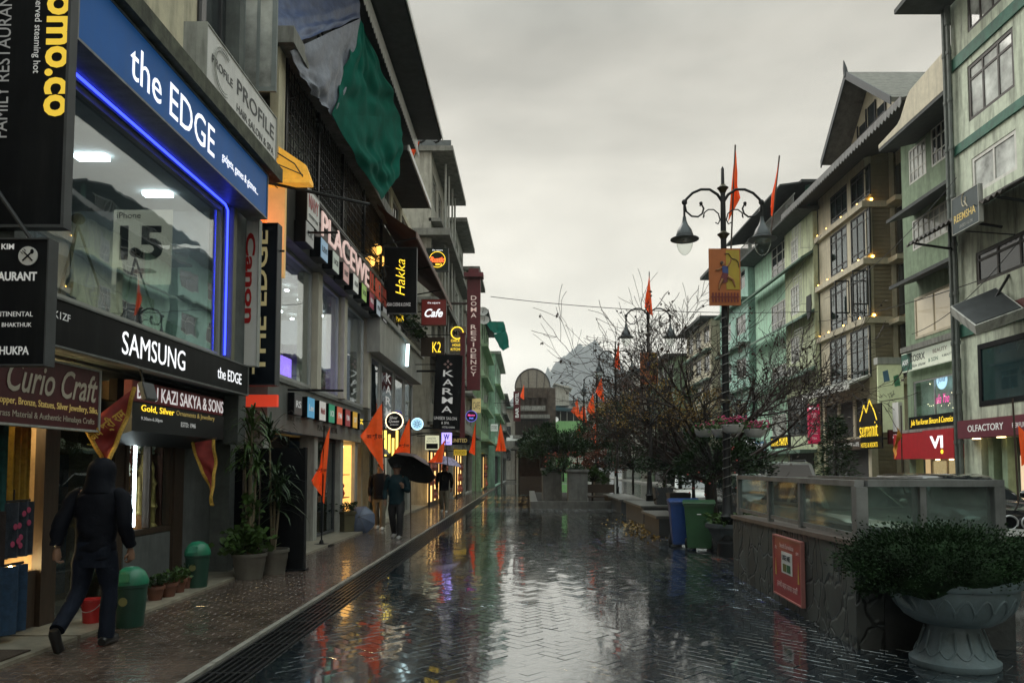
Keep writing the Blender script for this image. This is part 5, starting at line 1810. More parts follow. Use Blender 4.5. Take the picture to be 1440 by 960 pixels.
for yy, zz in ((yf - .12, 24), (yf + .12, 17)):
    mb.tube([(X1 - .16, yy, 0.1), (X1 - .16, yy, zz)], .07, 8)
    for k in range(14):
        z = .8 + k * 1.6
        if z < zz:
            mb.tube([(X1 - .16, yy, z), (X1 - .16, yy, z + .12)], .09, 8)
mb.tube([(X1 - .16, yf - .12, xyz(1345, 30, X1)[1]), (X1 - .16, yf - .12, xyz(1345, -40, X1)[1])], .1, 8)
mb.build('drain_pipe', mat('grey painted pipe', (.10, .12, .11), rough=.5, var=.3, grime=.5), b1)
za = xyz(1345, 3, X1)[1]
MB().box(X1 - 1.7, X1 - .08, yf - 2.5, yf + .3, za, za + .16).build('eave', M_soffit, b1)
# corrugated awning with struts
mb = MB()
z0_, z1_ = xyz(1345, 318, X1)[1], xyz(1345, 290, X1)[1]
ya = yf + .35
vs, fs = [], []
n = 80
for i in range(n + 1):
    y = yn + (ya - yn) * i / n
    d = .05 * math.sin(i * 1.57)
    vs += [(X1 - 1.5, y, z0_ - .55 + d), (X1 - .02, y, z0_ + .25 + d), (X1 - 1.5, y, z0_ - .58 + d), (X1 - .02, y, z0_ + .22 + d)]
for i in range(n):
    q = 4 * i
    fs += [(q, q + 1, q + 5, q + 4), (q + 2, q + 6, q + 7, q + 3), (q, q + 4, q + 6, q + 2)]
mb.add(vs, fs)
mb.build('corrugated_awning', mat('rusty corrugated sheet plain', (.07, .06, .055), rough=.5, metal=.4, var=.5, scale=2, grime=.4), b1)
mb = MB()
for y in (yn + .5, yn + 2.4, ya - .4):
    mb.tube([(X1 - .05, y, z0_ - .8), (X1 - 1.4, y, z0_ - .6)], .04, 6)
mb.build_each('awning_strut', M_iron, b1)
c = V((X1 - 1.62, 0, 0))
ly, lz = xyz(1357, 296, X1 - 1.5)
t = board('shop_sign', 'dark green blue sign with pale lettering standing above the rusty awning', 'sign', (X1 - 1.5, ly, lz), RIGHTW, 1.27, 1.06, .12, mat('dark slate sign', (.03, .05, .055), rough=.4, var=.2),
          [('REEMSHA', -.02, -.1, .82, .21, M_gold, {'bold': .01}), ('UNISEX SALON', .02, -.36, .5, .09, M_greyw)], rim=M_greyw, rimw=.02, bracket=[(V((X1 - 1.5, ly, lz - .6)), V((X1 - .1, ly, lz - .7)))])
p = V((X1 - 1.505, ly + .02, lz + .33))
MB().tube([p + V((0, .12 * math.sin(a) * (1 if a < 4 else .6), .2 * math.cos(a))) for a in [i * .45 for i in range(12)]], .02, 5).tube([p + V((0, 0, -.05)), p + V((0, -.16, -.26))], .02, 5).build('emblem', M_palet, t)
# tilted unlit board
t = thing('tilted_signboard', 'large unlit dark signboard tilted forward over the glass shop front', 'sign', (X1 - 1.4, 21.1, xyz(1400, 430, X1)[1]))
q = [aty(1336, 431, 21.9), aty(1401, 404, 21.7), aty(1440, 433, 20.3), aty(1371, 458, 20.6)]
nn = (q[1] - q[0]).cross(q[3] - q[0]).normalized()
if nn.dot(V((0, 0, EYE)) - q[0]) > 0:
    nn = -nn
mb = MB()
mb.prism(q, nn * .3)
mb.build('box', M_greyw, t)
ctr = sum(q, V()) / 4
mb = MB()
mb.prism([ctr + (p_ - ctr) * .93 - nn * .005 for p_ in q], -nn * .02)
mb.build('panel', mat('dark grey faded panel', (.025, .03, .032), rough=.5, var=.5, scale=2), t)
mb = MB().tube([ctr + nn * .2, V((X1, ctr.y + .3, ctr.z + 1.0))], .04, 6).tube([ctr, V((X1, ctr.y - .3, ctr.z - .1))], .04, 6)
mb.build('bracket', M_iron, t)
# maroon shop fascia
yA, zA = xyz(1348, 592, X1 - .4)
zB = xyz(1348, 617, X1 - .4)[1]
board('shop_sign', 'maroon fascia sign with rounded white lettering over the shop at the right edge', 'sign', (X1 - .45, (yn + yA) / 2, (zA + zB) / 2), RIGHTW, yA - yn, zA - zB, .4,
      mat('wine red fascia', (.13, .02, .035), rough=.5, var=.12), [('OLFACTORY', -.17, .02, .40, .36, M_whtp, {'bold': .012}), ('PERFUME', .20, .0, .16, .24, M_whtp)])
mb = MB()
mb.box(X1 + .42, X1 + .48, yn + .4, yf - .9, .1, door[3])
mb.build('shop_interior', mat('green grey shop wall', (.20, .25, .20), rough=.7, var=.3), b1)
mb = MB()
for y in (yn + 1.3, yn + 2.7, yf - 1.4):
    mb.box(X1 - .02, X1 + .28, y - .12, y + .12, .1, door[3])
mb.build_each('shop_pier', M_sage, b1)
MB().box(X1 + .3, X1 + .35, yn + 1.6, yn + 2.5, .6, 2.0).build('poster', mat('warm product poster', (.6, .45, .3), rough=.5, var=.4, scale=3, emit=.5, ecol=(1, .75, .5)), b1)
mb = MB()
for y in (yn + 1.2, yn + 2.4, yn + 3.6):
    mb.box(X1 - .3, X1 - .15, y, y + .2, zB - .03, zB - .004)
mb.build_each('downlight', M_warm, b1)
window(b1, 'x', X1 + .3, -1, yn + 2.85, yf - 1.55, .12, door[3] - .05, 1, 1, M_dframe, M_glassd, name='door')

# ---- R2: sage green with curved parapet
X2 = 15.4
ync, yn2, yf2 = yf + .03, 25.2, 30.15
b2_ = thing('sage_building', 'narrow sage green building with cream parapet and white mullioned windows', 'building', (X2 + 4, (yn2 + yf2) / 2, 0))
ws2 = [Rw(X2, 1278, 1302, 213, 262), Rw(X2, 1309, 1338, 182, 237), Rw(X2, 1283, 1338, 312, 354), Rw(X2, 1286, 1342, 420, 478), Rw(X2, 1284, 1344, 537, 590)]
zvi = xyz(1275, 645, X2)[1]
top2 = xyz(1270, 195, X2)[1]
mb = MB()
wall(mb, 'x', X2, X2 + .3, ync, yf2, 0, top2, ws2 + [(yn2 + .3, yf2 - .5, .1, zvi)])
mb.box(X2 + .5, X2 + 8, ync, yf2, 0, top2)
mb.build('wall', M_sage, b2_)
for i, r in enumerate(ws2[:3]):
    window(b2_, 'x', X2, -1, *r, 4 if i < 2 else 7, 1, M_wframe, M_pane if i == 1 else M_panel, fw=.07, inset=-.01, rails=[.33, .7])
window(b2_, 'x', X2, -1, *ws2[3], 2, 1, M_palet, mat('cream backed window pane', (.42, .37, .26), rough=.05, var=.2, scale=.7, spec=.8, emit=.10, ecol=(1, .85, .6)), fw=.1, inset=-.02)
window(b2_, 'x', X2, -1, *ws2[4], 2, 1, M_alum, M_glass, fw=.06, inset=.02, name='shop_window')
MB().box(X2 + .40, X2 + .47, yn2 + .05, yf2 - .05, ws2[4][2] - .2, ws2[4][3] + .2).build('showroom_wall', mat('dim showroom wall', (.26, .30, .25), rough=.7, var=.5, scale=1.6, emit=.06, ecol=(.8, 1, .8)), b2_)
mb = MB()
for k in range(26):
    mb.ball((X2 + .33, random.uniform(yn2 + 1.6, yf2 - .9), random.uniform(ws2[4][2] + .3, ws2[4][3] - .1)), .014, .014, .014, 6, 4)
mb.build('fairy_light', glow('tiny warm light', (1, .85, .5), 3), b2_)
mb = MB()
for (pa, pb, dd) in ((262, 0, 1.15), (362, 0, 1.1)):
    pass
# sloping concrete canopies, each a wedge
for px, py, out in ((1236, 214, 1.45), (1246, 315, 1.1), (1250, 408, 1.1)):
    Xo = X2 - out
    y_, z_ = xyz(px, py, Xo)
    y_ = min(y_, yf2 - .02)
    mb.prism([(X2 - .002, y_, z_ + .35), (Xo, y_, z_), (Xo, y_, z_ + .13), (X2 - .002, y_, z_ + .55)], (0, ync - y_, 0))
mb.build_each('canopy', M_soffit, b2_)
mb = MB()
Xo = X2 - 1.45
y_, z_ = xyz(1236, 214, Xo)
y_ = min(y_, yf2 - .02)
pr = []
for i in range(21):
    u = i / 20
    y = y_ + (ync - y_) * u
    q_ = min(1, max(0, (u - .30) / .2))
    h = .14 + .42 * u + .75 * q_ * q_ * (3 - 2 * q_)
    pr.append((y, h))
for (ya_, ha), (yb_, hb) in zip(pr, pr[1:]):
    mb.prism([(Xo - .01, ya_, z_ + .132), (Xo - .01, yb_, z_ + .132), (Xo - .01, yb_, z_ + .14 + hb), (Xo - .01, ya_, z_ + .14 + ha)], (.18, 0, 0))
mb.build('parapet', M_palet, b2_)
mb = MB()
Xo = X2 - .55
y_, z_ = xyz(1266, 497, Xo)
mb.box(Xo, X2 - .002, yn2, min(yf2, y_), z_, z_ + .2)
y_, z_ = xyz(1276, 606, Xo)
mb.box(Xo + .1, X2 - .002, yn2, yf2, z_ - .06, z_ + .06)
mb.build_each('ledge', M_conc, b2_)
yc, zc = xyz(1312, 500, X2 - .3)
zt1, zt0 = xyz(1280, 495, X2 - .3)[1], xyz(1280, 521, X2 - .3)[1]
board('shop_sign', 'pale cosmetics banner sign with dark lettering above the neon shop window', 'sign', (X2 - .3, (yn2 + yf2) / 2 - .05, (zt0 + zt1) / 2), RIGHTW, yf2 - yn2 - .25, zt1 - zt0, .12, mat('pale banner', (.5, .52, .42), rough=.5, var=.15, emit=.2, ecol=(.9, 1, .8)),
      [('COSRX', -.24, .12, .24, .36, M_dkgrey, {'bold': .02}), ('AXIS', -.435, .0, .10, .3, M_whtp, {'bold': .02}), ('Skin show', -.22, -.28, .22, .18, M_dkgrey, {'shear': .3}), ('& SON', .0, -.2, .14, .2, M_teal), ('BEAUTY', .10, .2, .2, .2, M_maroon), ('K-BEAUTY', .20, -.15, .14, .12, M_dkgrey)])
t = [o for o in bpy.data.objects if o.get('label', '').startswith('pale cosmetics')][0]
MB().box(X2 - .305, X2 - .301, yf2 - 1.0, yf2 - .18, zt0 + .03, zt1 - .03).build('corner_patch', M_teal, t)
py_, pz_ = xyz(1319, 534, X2 - .04)
t = thing('neon_sign', 'round white blue neon sign inside the cosmetics shop window', 'sign', (X2 + .1, py_, pz_ - .3))
cc = V((X2 + .12, py_, pz_))
MB().lathe([(.35, 0), (.35, .03)], cc, 24, Matrix.Rotation(-PI / 2, 3, 'Y')).build('disc', glow('cool white neon', (.55, .8, 1), .8), t)
text('Julia', cc + V((-.035, 0, .0)), -RY, UZ, .5, .25, mat('blue grey ink', (.15, .25, .35), rough=.5), t, shear=.3)
py_, pz_ = xyz(1319, 562, X2 - .04)
t = thing('neon_sign', 'pink neon script inside the cosmetics shop window', 'sign', (X2 + .1, py_, pz_ - .3))
text('Julia Yoo', (X2 + .1, py_, pz_), -RY, UZ, 1.0, .46, glow('hot pink neon', (1, .05, .38), 1.2), t, shear=.4, bold=-.005)
t = board('shop_sign', 'black strip sign with yellow script under the cosmetics shop window', 'sign', (X2 - .06, (yn2 + yf2) / 2, (xyz(1282, 594, X2)[1] + xyz(1282, 606, X2)[1]) / 2 + .12), RIGHTW, yf2 - yn2 - .3, .52, .05, M_black,
          [('Julia Yoo Korean Skincare & Cosmetics', -.145, 0, .64, .55, M_yel, {'shear': .3, 'bold': -.008})])
zt1, zt0 = xyz(1276, 609, X2 - .7)[1], xyz(1276, 645, X2 - .7)[1]
t = board('phone_shop_sign', 'bright red fascia sign with two bold white letters and a yellow dot', 'sign', (X2 - .6, (yn2 + yf2) / 2, (zt0 + zt1) / 2), RIGHTW, yf2 - yn2 + .1, zt1 - zt0, .5, M_red, [])
bx_ = MB().box(X2 - .85, X2 - .602, yn2 + .3, yn2 + 2.3, zt0 - .03, zt1 + .03).build('front_box', M_red, t)
yv, zv = yn2 + 1.35, (zt0 + zt1) / 2
text('VI', (X2 - .853, yv + .02, zv + .08), -RY, UZ, .85, .44, M_wht, t, bold=.03)
MB().lathe([(.075, 0), (.075, .01)], (X2 - .852, yv - .33, zv - .27), 16, Matrix.Rotation(-PI / 2, 3, 'Y')).build('dot', M_yel, t)
MB().box(X2 + .38, X2 + .45, yn2 + .3, yf2 - .5, .1, zvi).build('shop_interior', mat('warm lit shop', (.40, .30, .18), rough=.6, var=.4, scale=2, emit=.35, ecol=(1, .7, .35)), b2_)
mb = MB()
for y in (yn2 + .6, yn2 + 1.6, yn2 + 2.5):
    mb.ball((X2 - .2, y, zvi - .06), .09, .09, .03, 8, 4)
mb.build_each('downlight', M_warm, b2_)
window(b2_, 'x', X2 + .1, -1, yn2 + .3, yf2 - 1.3, .12, zvi - .02, 3, 1, M_palet, M_glass, fw=.08, name='shop_door')

# ---- R3: timber-trimmed hotel with gable
X3 = 15.6
yn3, yf3 = 33.9, 39.4
b3 = thing('gabled_hotel', 'dark windowed hotel with brown siding, pale trim and a pointed gable', 'building', (X3 + 4, 36.6, 0))
zeave = xyz(1225, 205, X3)[1]
rows = [(230, 274), (291, 357), (373, 444), (457, 530)]
zc_ = xyz(1228, 541, X3)[1]
holes = []
for (t_, b_) in rows:
    za, zb = xyz(1222, t_, X3)[1], xyz(1222, b_, X3)[1]
    for a, b in ((1166, 1190), (1195, 1222)):
        ya, yb = xyz(b, t_, X3)[0], xyz(a, t_, X3)[0]
        holes.append((ya, yb, zb, za))
mb = MB()
wall(mb, 'x', X3, X3 + .25, yn3, yf3, 0, zeave, holes + [(yn3 + .3, yf3 - .3, 3.1, zc_ - .5), (yn3 + .3, yf3 - .3, .1, 2.6)])
mb.build('front_wall', M_palet, b3)
mb = MB()
mb.box(X3 + .255, X3 + 8, yn3 + .06, yf3, 0, zeave)
mb.build('side_wall', M_slat, b3)
MB().box(X3 + .002, X3 + .3, yn3 - .02, yn3 + .055, 0, zeave).box(X3 + 1.15, X3 + 1.35, yn3 - .02, yn3 + .055, 0, zeave).build('corner_post', M_palet, b3)
M_holo = mat('dark hotel pane', (.05, .055, .06), rough=.05, var=.6, scale=1.2, spec=.9)
for i, r in enumerate(holes):
    window(b3, 'x', X3, -1, *r, 3, 1, mat('black steel frame', (.012, .012, .013), rough=.4), M_glassd, fw=.08, inset=.0, rails=[.16, .80], curtain=(M_curt, random.uniform(.05, .2), random.uniform(.6, .95)))
mb = MB()
for (t_, b_) in rows[1:]:
    zz = xyz(1222, t_ - 8, X3)[1]
    mb.box(X3 - .22, X3 + 1.4, yn3 - .16, yf3 + .1, zz - .16, zz + .12)
mb.build_each('floor_band', M_palet, b3)
mb = MB()
for (t_, b_) in rows[1:]:
    zz = xyz(1222, t_ - 8, X3)[1]
    mb.ball((X3 + .25, yn3 - .1, zz + .2), .07, .05, .06, 10, 6)
    for y in (34.4, 36.2, 38.0, 39.2):
        mb.ball((X3 - .15, y, zz + .17), .035, .035, .04, 8, 5)  # small bulbs added along each ledge for warmth; the corner lamps are real
mb.build_each('wall_and_added_lamp', glow('warm wall and added lamp', (1, .55, .10), 9), b3)
mb = MB()
k = .1
while k < zeave - .2:
    mb.box(X3 + .305, X3 + 1.145, yn3 + .03, yn3 + .057, k, k + .165)
    k += .19
mb.build('siding_boards', mat('brown olive board', (.24, .20, .13), rough=.6, var=.25, scale=1.5), b3)
MB().box(X3 + 1.45, X3 + 8, 32.9, yn3 - .03, 0, zeave).build('bay_wall', M_palet, b3)
mb, mg = MB(), MB()
for (t_, b_) in rows:
    za, zb = xyz(1222, t_, X3)[1], xyz(1222, b_, X3)[1]
    mg.box(X3 + 1.38, X3 + 1.448, 33.0, 33.75, zb, za)
    mb.box(X3 + .9, X3 + 1.446, 32.88, 33.8, zb - .42, zb - .2)
mg.build_each('bay_window', M_pane, b3)
mb.build_each('bay_ledge', M_palet, b3)
mb = MB()      # open casements
r = holes[5]
for y in (r[0] + .05, r[1] - .02):
    mb.box(X3 - .75, X3 - .7, y, y + .04, r[2] + .5, r[3] - .2).box(X3 - .1, X3 - .05, y, y + .04, r[2] + .5, r[3] - .2).box(X3 - .7, X3 - .1, y, y + .04, r[2] + .5, r[2] + .56).box(X3 - .7, X3 - .1, y, y + .04, r[3] - .26, r[3] - .2).box(X3 - .42, X3 - .39, y + .005, y + .035, r[2] + .56, r[3] - .26)
mb.build('open_casement', MATS['black steel frame'], b3)
# side-wall windows seen beside the sage building
mb = MB()
for (t_, b_) in rows:
    za, zb = xyz(1222, t_, X3)[1], xyz(1222, b_, X3)[1]
    pass
# canopy over the entrance with scalloped edge
mb = MB()
zz = zc_
mb.prism([(X3 - .02, yn3 - .2, zz + .4), (X3 - 1.0, yn3 - .2, zz), (X3 - 1.0, yn3 - .2, zz + .1), (X3 - .02, yn3 - .2, zz + .52)], (0, yf3 - yn3 + .3, 0))
mb.build('entrance_canopy', M_greyw, b3)
k = yn3 - .2
mb = MB()
while k < yf3:
    mb.box(X3 - 1.05, X3 - 1.01, k, k + .12, zz - .18, zz + .1)
    k += .17
mb.build('valance', M_white, b3)
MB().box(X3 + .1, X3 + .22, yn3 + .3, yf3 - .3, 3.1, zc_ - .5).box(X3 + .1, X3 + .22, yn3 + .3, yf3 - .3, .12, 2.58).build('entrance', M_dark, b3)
mb = MB()
for y in (yn3 + 1.6, yn3 + 3.4):
    mb.box(X3 + .01, X3 + .2, y, y + .25, 3.1, zc_ - .5)
mb.build_each('pier', M_palet, b3)
# eaves slab + scalloped fascia
Xe = 14.2
ye0, ze0 = 26.5, None
yA, zA = xyz(1112, 291, Xe)
yB, zB = xyz(1300, 116, Xe)
zE = (zA + zB) / 2
mb = MB()
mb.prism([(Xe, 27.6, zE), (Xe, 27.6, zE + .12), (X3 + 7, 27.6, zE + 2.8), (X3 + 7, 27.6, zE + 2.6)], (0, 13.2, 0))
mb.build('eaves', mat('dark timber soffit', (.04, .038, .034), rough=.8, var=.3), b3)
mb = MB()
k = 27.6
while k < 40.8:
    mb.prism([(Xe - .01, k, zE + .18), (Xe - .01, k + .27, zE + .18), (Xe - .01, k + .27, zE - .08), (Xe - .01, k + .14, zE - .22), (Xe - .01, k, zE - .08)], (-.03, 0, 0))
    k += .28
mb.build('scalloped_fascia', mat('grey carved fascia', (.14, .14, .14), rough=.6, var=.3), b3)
# gable across
pk = atx(1190, 108, 14.5)
lg = atx(1159, 222, 14.5)
rg = atx(1248, 140, 14.5)
zl = lg.z
yl_, yr_ = lg.y, rg.y
M_roofm = mat('weathered pale metal roof', (.17, .165, .145), rough=.7, spec=.2, var=.2, grime=.5, pattern=('wave', (1.2, 'Y', 'SIN')), bump=.3)
mb = MB()
for (e, s_) in ((lg, 1), (rg, -1)):
    mb.prism([(pk.x, pk.y, pk.z), (pk.x, e.y + .3 * s_, e.z - .25), (pk.x, e.y + .3 * s_, e.z - .05), (pk.x, pk.y, pk.z + .22)], (7.5, 0, 0))
mb.build('roof', M_roofm, b3)
mb = MB()
for (e, s_) in ((lg, 1), (rg, -1)):
    mb.prism([(pk.x - .06, pk.y, pk.z - .12), (pk.x - .06, e.y + .33 * s_, e.z - .37), (pk.x - .06, e.y + .33 * s_, e.z - .02), (pk.x - .06, pk.y, pk.z + .26)], (.055, 0, 0))
mb.tube([(pk.x, pk.y, pk.z), (pk.x - .05, pk.y, pk.z + .4), (pk.x - .1, pk.y, pk.z + .75)], [.12, .09, .02], 6)
mb.build('bargeboard', mat('dark slate bargeboard', (.04, .045, .05), rough=.6), b3)
mb = MB()
gx = pk.x + 1.1
mb.prism([(gx, lg.y - .1, lg.z), (gx, rg.y + .1, rg.z), (gx, pk.y, pk.z - .1)], (.2, 0, 0))
mb.prism([(gx, lg.y - .1, zE + .6), (gx, rg.y + .1, zE + .6), (gx, rg.y + .1, rg.z), (gx, lg.y - .1, lg.z)], (.2, 0, 0))
mb.build('gable_wall', M_palet, b3)
f = MB()
for i in range(3):
    y = pk.y - .9 + i * .9
    f.box(gx - .02, gx + .01, y - .32, y + .32, pk.z - 3.3, pk.z - 1.3 - .5 * abs(i - 1))
f.build_each('gable_window', M_pane, b3)
mb = MB()
for i in range(4):
    y = pk.y - 1.35 + i * .9
    mb.box(gx - .06, gx - .022, y - .05, y + .05, pk.z - 3.4, pk.z - 1.1 - .4 * abs(i - 1.5))
for zz in (-3.4, -2.3):
    mb.box(gx - .055, gx - .023, pk.y - 1.3, pk.y + 1.3, pk.z + zz, pk.z + zz + .09)
mb.build('gable_window_frame', M_iron, b3)

# hotel sign, glowing yellow with a mountain outline
sy, sz = xyz(1221, 600, X3 - .9)
t = thing('hotel_neon_sign', 'yellow glowing hotel sign with a mountain outline above the entrance', 'sign', (X3 - .9, sy, sz - .5))
cc = V((X3 - .95, sy - .15, sz))
text('summit', cc + V((0, 0, -.12)), -RY, UZ, 1.7, .62, glow('amber neon letter', (1, .68, .04), .62), t, ext=.02, bold=-.018)
text('HOTELS & RESORTS', cc + V((0, 0, -.78)), -RY, UZ, 1.55, .2, MATS['amber neon letter'], t)
mt = [(-.85, .28), (-.62, .6), (-.42, .95), (-.2, .62), (.12, 1.15), (.3, .9), (.42, .78), (.55, .62), (.75, .25)]
MB().tube([cc + V((0, -u, v)) for u, v in mt], .022, 6).build('mountain_outline', MATS['amber neon letter'], t)
MB().slab(cc + V((.08, 0, 0)), -RY, UZ, 2.0, 1.9, .05).build('panel', M_black, t)
MB().tube([cc + V((.13, 0, -.5)), cc + V((.95, 0, -.5))], .04, 6).build('bracket', M_iron, t)
board('shop_sign', 'brown board with white lettering over the hotel entrance', 'sign', (X3 - .4, yn3 + 1.7, 2.72), RIGHTW, 3.2, .5, .2, M_wood, [('DENZONG HERITAGE WHITE', 0, 0, .85, .36, M_whtp)])
board('painted_banner', 'tall pale green banner with faint figure drawings beside the hotel entrance', 'banner', aty(1253.5, 560, 31.8) + V((0, 0, 0)), CAMF, 36 * 31.8 / FOC, 95 * 31.8 / FOC, .12, mat('pale green lit banner', (.45, .50, .30), rough=.5, var=.3, scale=1.5, emit=.12, ecol=(.9, 1, .6)), [])
t = [o for o in bpy.data.objects if o.get('label', '').startswith('tall pale green banner')][0]
c0 = aty(1253.5, 560, 31.79)
mb = MB()
for k in range(7):
    p = c0 + V((random.uniform(-.35, .35), -.012, random.uniform(-.9, .3)))
    pts = [p]
    for j in range(7):
        pts.append(pts[-1] + V((random.uniform(-.13, .13), 0, random.uniform(-.13, .13))))
    mb.tube(pts, .010, 4)
mb.build('line_drawing', M_dkgrey, t)
for nm, c_, dx, dz in (('blue', (.12, .25, .4), -.25, .95), ('green', (.1, .35, .2), .2, .75)):
    m_ = mat('painted jar ' + nm, c_, rough=.5)
    MB().prism([c0 + V((dx - .1, -.01, dz + .2)), c0 + V((dx + .12, -.01, dz + .28)), c0 + V((dx + .2, -.01, dz - .2)), c0 + V((dx - .05, -.01, dz - .25))], (0, -.01, 0)).build('painted_jar', m_, t)
MB().box(c0.x - .62, c0.x + .62, 31.65, 32.0, c0.z + 1.46, c0.z + 1.75).build('hood', M_greyw, t)
MB().tube([(c0.x + .5, 31.9, c0.z + 1.5), (c0.x + .5, 33.88, c0.z + 1.5)], .04, 6).build('bracket', M_iron, t)
cboard('shop_sign', 'plain white vertical light box beside the painted banner', 'sign', 1263, 565, 1270, 606, 30.4, M_white, [], d=.5, bracket=[(aty(1267, 606, 30.45), V((aty(1267, 606, 30.45).x, 30.45, .1)))])
cboard('shop_sign', 'small maroon sign with a white patch near the hotel entrance', 'sign', 1250, 604, 1268, 624, 31.2, M_maroon, [('ATM', 1260, 613, 9, 5, M_wht, {'bold': .03})], d=.15, bracket=[(aty(1262, 606, 31.2), V((aty(1262, 606, 31.2).x, 33.88, aty(1262, 606, 31.2).z)))])
cboard('menu_sign', 'tall crimson vertical sign with white lines beside the mint house', 'sign', 1137, 568, 1154, 624, 37.5, mat('crimson light box', (.35, .012, .05), rough=.4, emit=.12, ecol=(1, .04, .15)),
       [('nathang', 1145, 574, 14, 5, M_wht, {'bold': .02}), ('BAKERY', 1145, 582, 9, 3, M_whtp), ('CAFE', 1145, 586, 7, 3, M_whtp), ('SWEETS', 1145, 595, 10, 3, M_whtp), ('CAKES', 1145, 602, 8, 3, M_whtp), ('SNACKS', 1145, 609, 9, 3, M_whtp), ('TEA', 1145, 616, 7, 3, M_whtp)], d=.2,
       bracket=[(aty(1145, 572, 37.6), aty(1145, 572, 37.6) + V((1.8, .1, 0)))])

# ---- R4: mint house and R5 beyond
X4 = 15.6
b4 = thing('mint_house', 'mint and cream house with white arched windows and dark flat roof', 'building', (X4 + 4, 45, 0))
yn4, yf4 = 39.5, 50.6
zt4 = 15.45
cuts = [(1085, 1108, 352, 396), (1085, 1110, 432, 470), (1086, 1110, 518, 545), (1086, 1106, 585, 625), (1118, 1128, 340, 372), (1118, 1130, 406, 446), (1118, 1130, 476, 512)]
hs4 = []
for a, b, t_, b_ in cuts:
    r = Rw(X4, a, b, t_, b_)
    hs4.append(r)
big = Rw(X4, 1113, 1142, 560, 615)
big = (big[0], big[1], big[2], big[3])
mb = MB()
wall(mb, 'x', X4, X4 + .25, 44.0, yf4, 0, zt4, [h for h in hs4 if h[0] > 44.0] + [(44.4, yf4 - .4, .1, 2.6)])
mb.build('mint_wall', M_mint, b4)
mb = MB()
wall(mb, 'x', X4 - .25, X4, yn4 + .05, 43.98, 0, zt4, [h for h in hs4 if h[1] < 44.2] + [big, (yn4 + .5, 43.6, .1, 2.6)])
mb.build('cream_wall', mat('pale yellow green render', (.56, .62, .42), rough=.75, var=.12, grime=.7), b4)
MB().box(X4 + .5, X4 + 8, yn4, yf4, 0, zt4).build('core', M_sage, b4)
for h in hs4:
    xx = X4 if h[0] > 44.0 else X4 - .25
    window(b4, 'x', xx, -1, *h, 3, 2, M_wframe, random.choice((M_pane, M_panel)), fw=.08, inset=-.01, rails=[.3, .7], curtain=None)
window(b4, 'x', X4 - .25, -1, *big, 3, 2, M_dframe, M_pane, fw=.09, inset=0)
mb = MB()
for py in (410, 480, 547, 640):
    zz = xyz(1083, py - 0, X4)[1]
    if py != 640:
        mb.prism([(X4 - .27, yn4, zz + .25), (X4 - .95, yn4, zz - .1), (X4 - .95, yn4, zz), (X4 - .27, yn4, zz + .42)], (0, yf4 - yn4, 0))
    else:
        mb.box(X4 - 1.2, X4 - .27, yn4, yf4, zz, zz + .18)
mb.build('ledge', mat('green grey ledge', (.10, .17, .13), rough=.7, var=.3, grime=.5), b4)
mb = MB()
mb.box(X4 - 1.3, X4 + 8, yn4 - .3, yf4 + .2, zt4, zt4 + .16)
mb.box(X4 - .9, X4 + 6, yn4 - .2, yf4, zt4 + 1.5, zt4 + 1.65)
mb.prism([(X4 - 2.0, yn4, zt4 + 1.35), (X4 - 2.0, yf4, zt4 + 1.35), (X4 - 2.0, yf4, zt4 + 1.45), (X4 - 2.0, yn4, zt4 + 1.45)], (1.1, 0, .15))
mb.build('roof', M_soffit, b4)
mb = MB()
for y in (yn4 + .3, yn4 + 3.4, yn4 + 6.8, yf4 - .3):
    mb.box(X4 - .5, X4 - .3, y - .1, y + .1, zt4 + .16, zt4 + 1.498)
mb.box(X4 + 1.5, X4 + 6, yn4, yf4 - .1, zt4 + .16, zt4 + 1.498)
mb.build('roof_terrace', M_teal, b4)
mb = MB()
for k in range(60):
    y = yn4 + .2 + k * .18
    mb.tube([(X4 - 1.2, y, zt4 + .16), (X4 - 1.2, y, zt4 + .95)], .015, 4, cap=False)
mb.tube([(X4 - 1.2, yn4, zt4 + .95), (X4 - 1.2, yf4, zt4 + .95)], .03, 5)
for (h, dx) in ((hs4[4], .1), (hs4[5], .1), (hs4[6], .1)):
    for k in range(9):
        zz = h[2] + (h[3] - h[2]) * k / 8
        mb.tube([(X4 - .9, yn4 + .1, zz), (X4 - .9, yn4 + 1.3, zz)], .014, 4)
    for k in range(4):
        mb.tube([(X4 - .9, yn4 + .1 + k * .4, h[2]), (X4 - .9, yn4 + .1 + k * .4, h[3])], .014, 4)
    mb.tube([(X4 - .9, yn4 + .1, h[2]), (X4 - .3, yn4 + .1, h[2])], .014, 4)
mb.build('window_grille', mat('white painted bars', (.4, .42, .4), rough=.5), b4)
board('bank_sign', 'blue strip sign with white lettering under the mint house ledge', 'sign', (X4 - 1.25, 47.4, 2.95), RIGHTW, 4.6, .6, .1, mat('blue strip', (.03, .12, .22), rough=.5), [('HDFC BANK LIMITED', 0, 0, .85, .5, M_whtp)])
board('shop_sign', 'black strip sign with yellow lit letters under the mint house ledge', 'sign', (X4 - 1.3, 42.4, 3.1), RIGHTW, 3.2, .72, .1, M_black, [('HOTEL MAYUR', 0, 0, .85, .6, M_yel)])
MB().box(X4 - .3, X4 - .26, yn4 + .5, 43.6, .1, 2.6).build('shop_front', M_dark, b4)
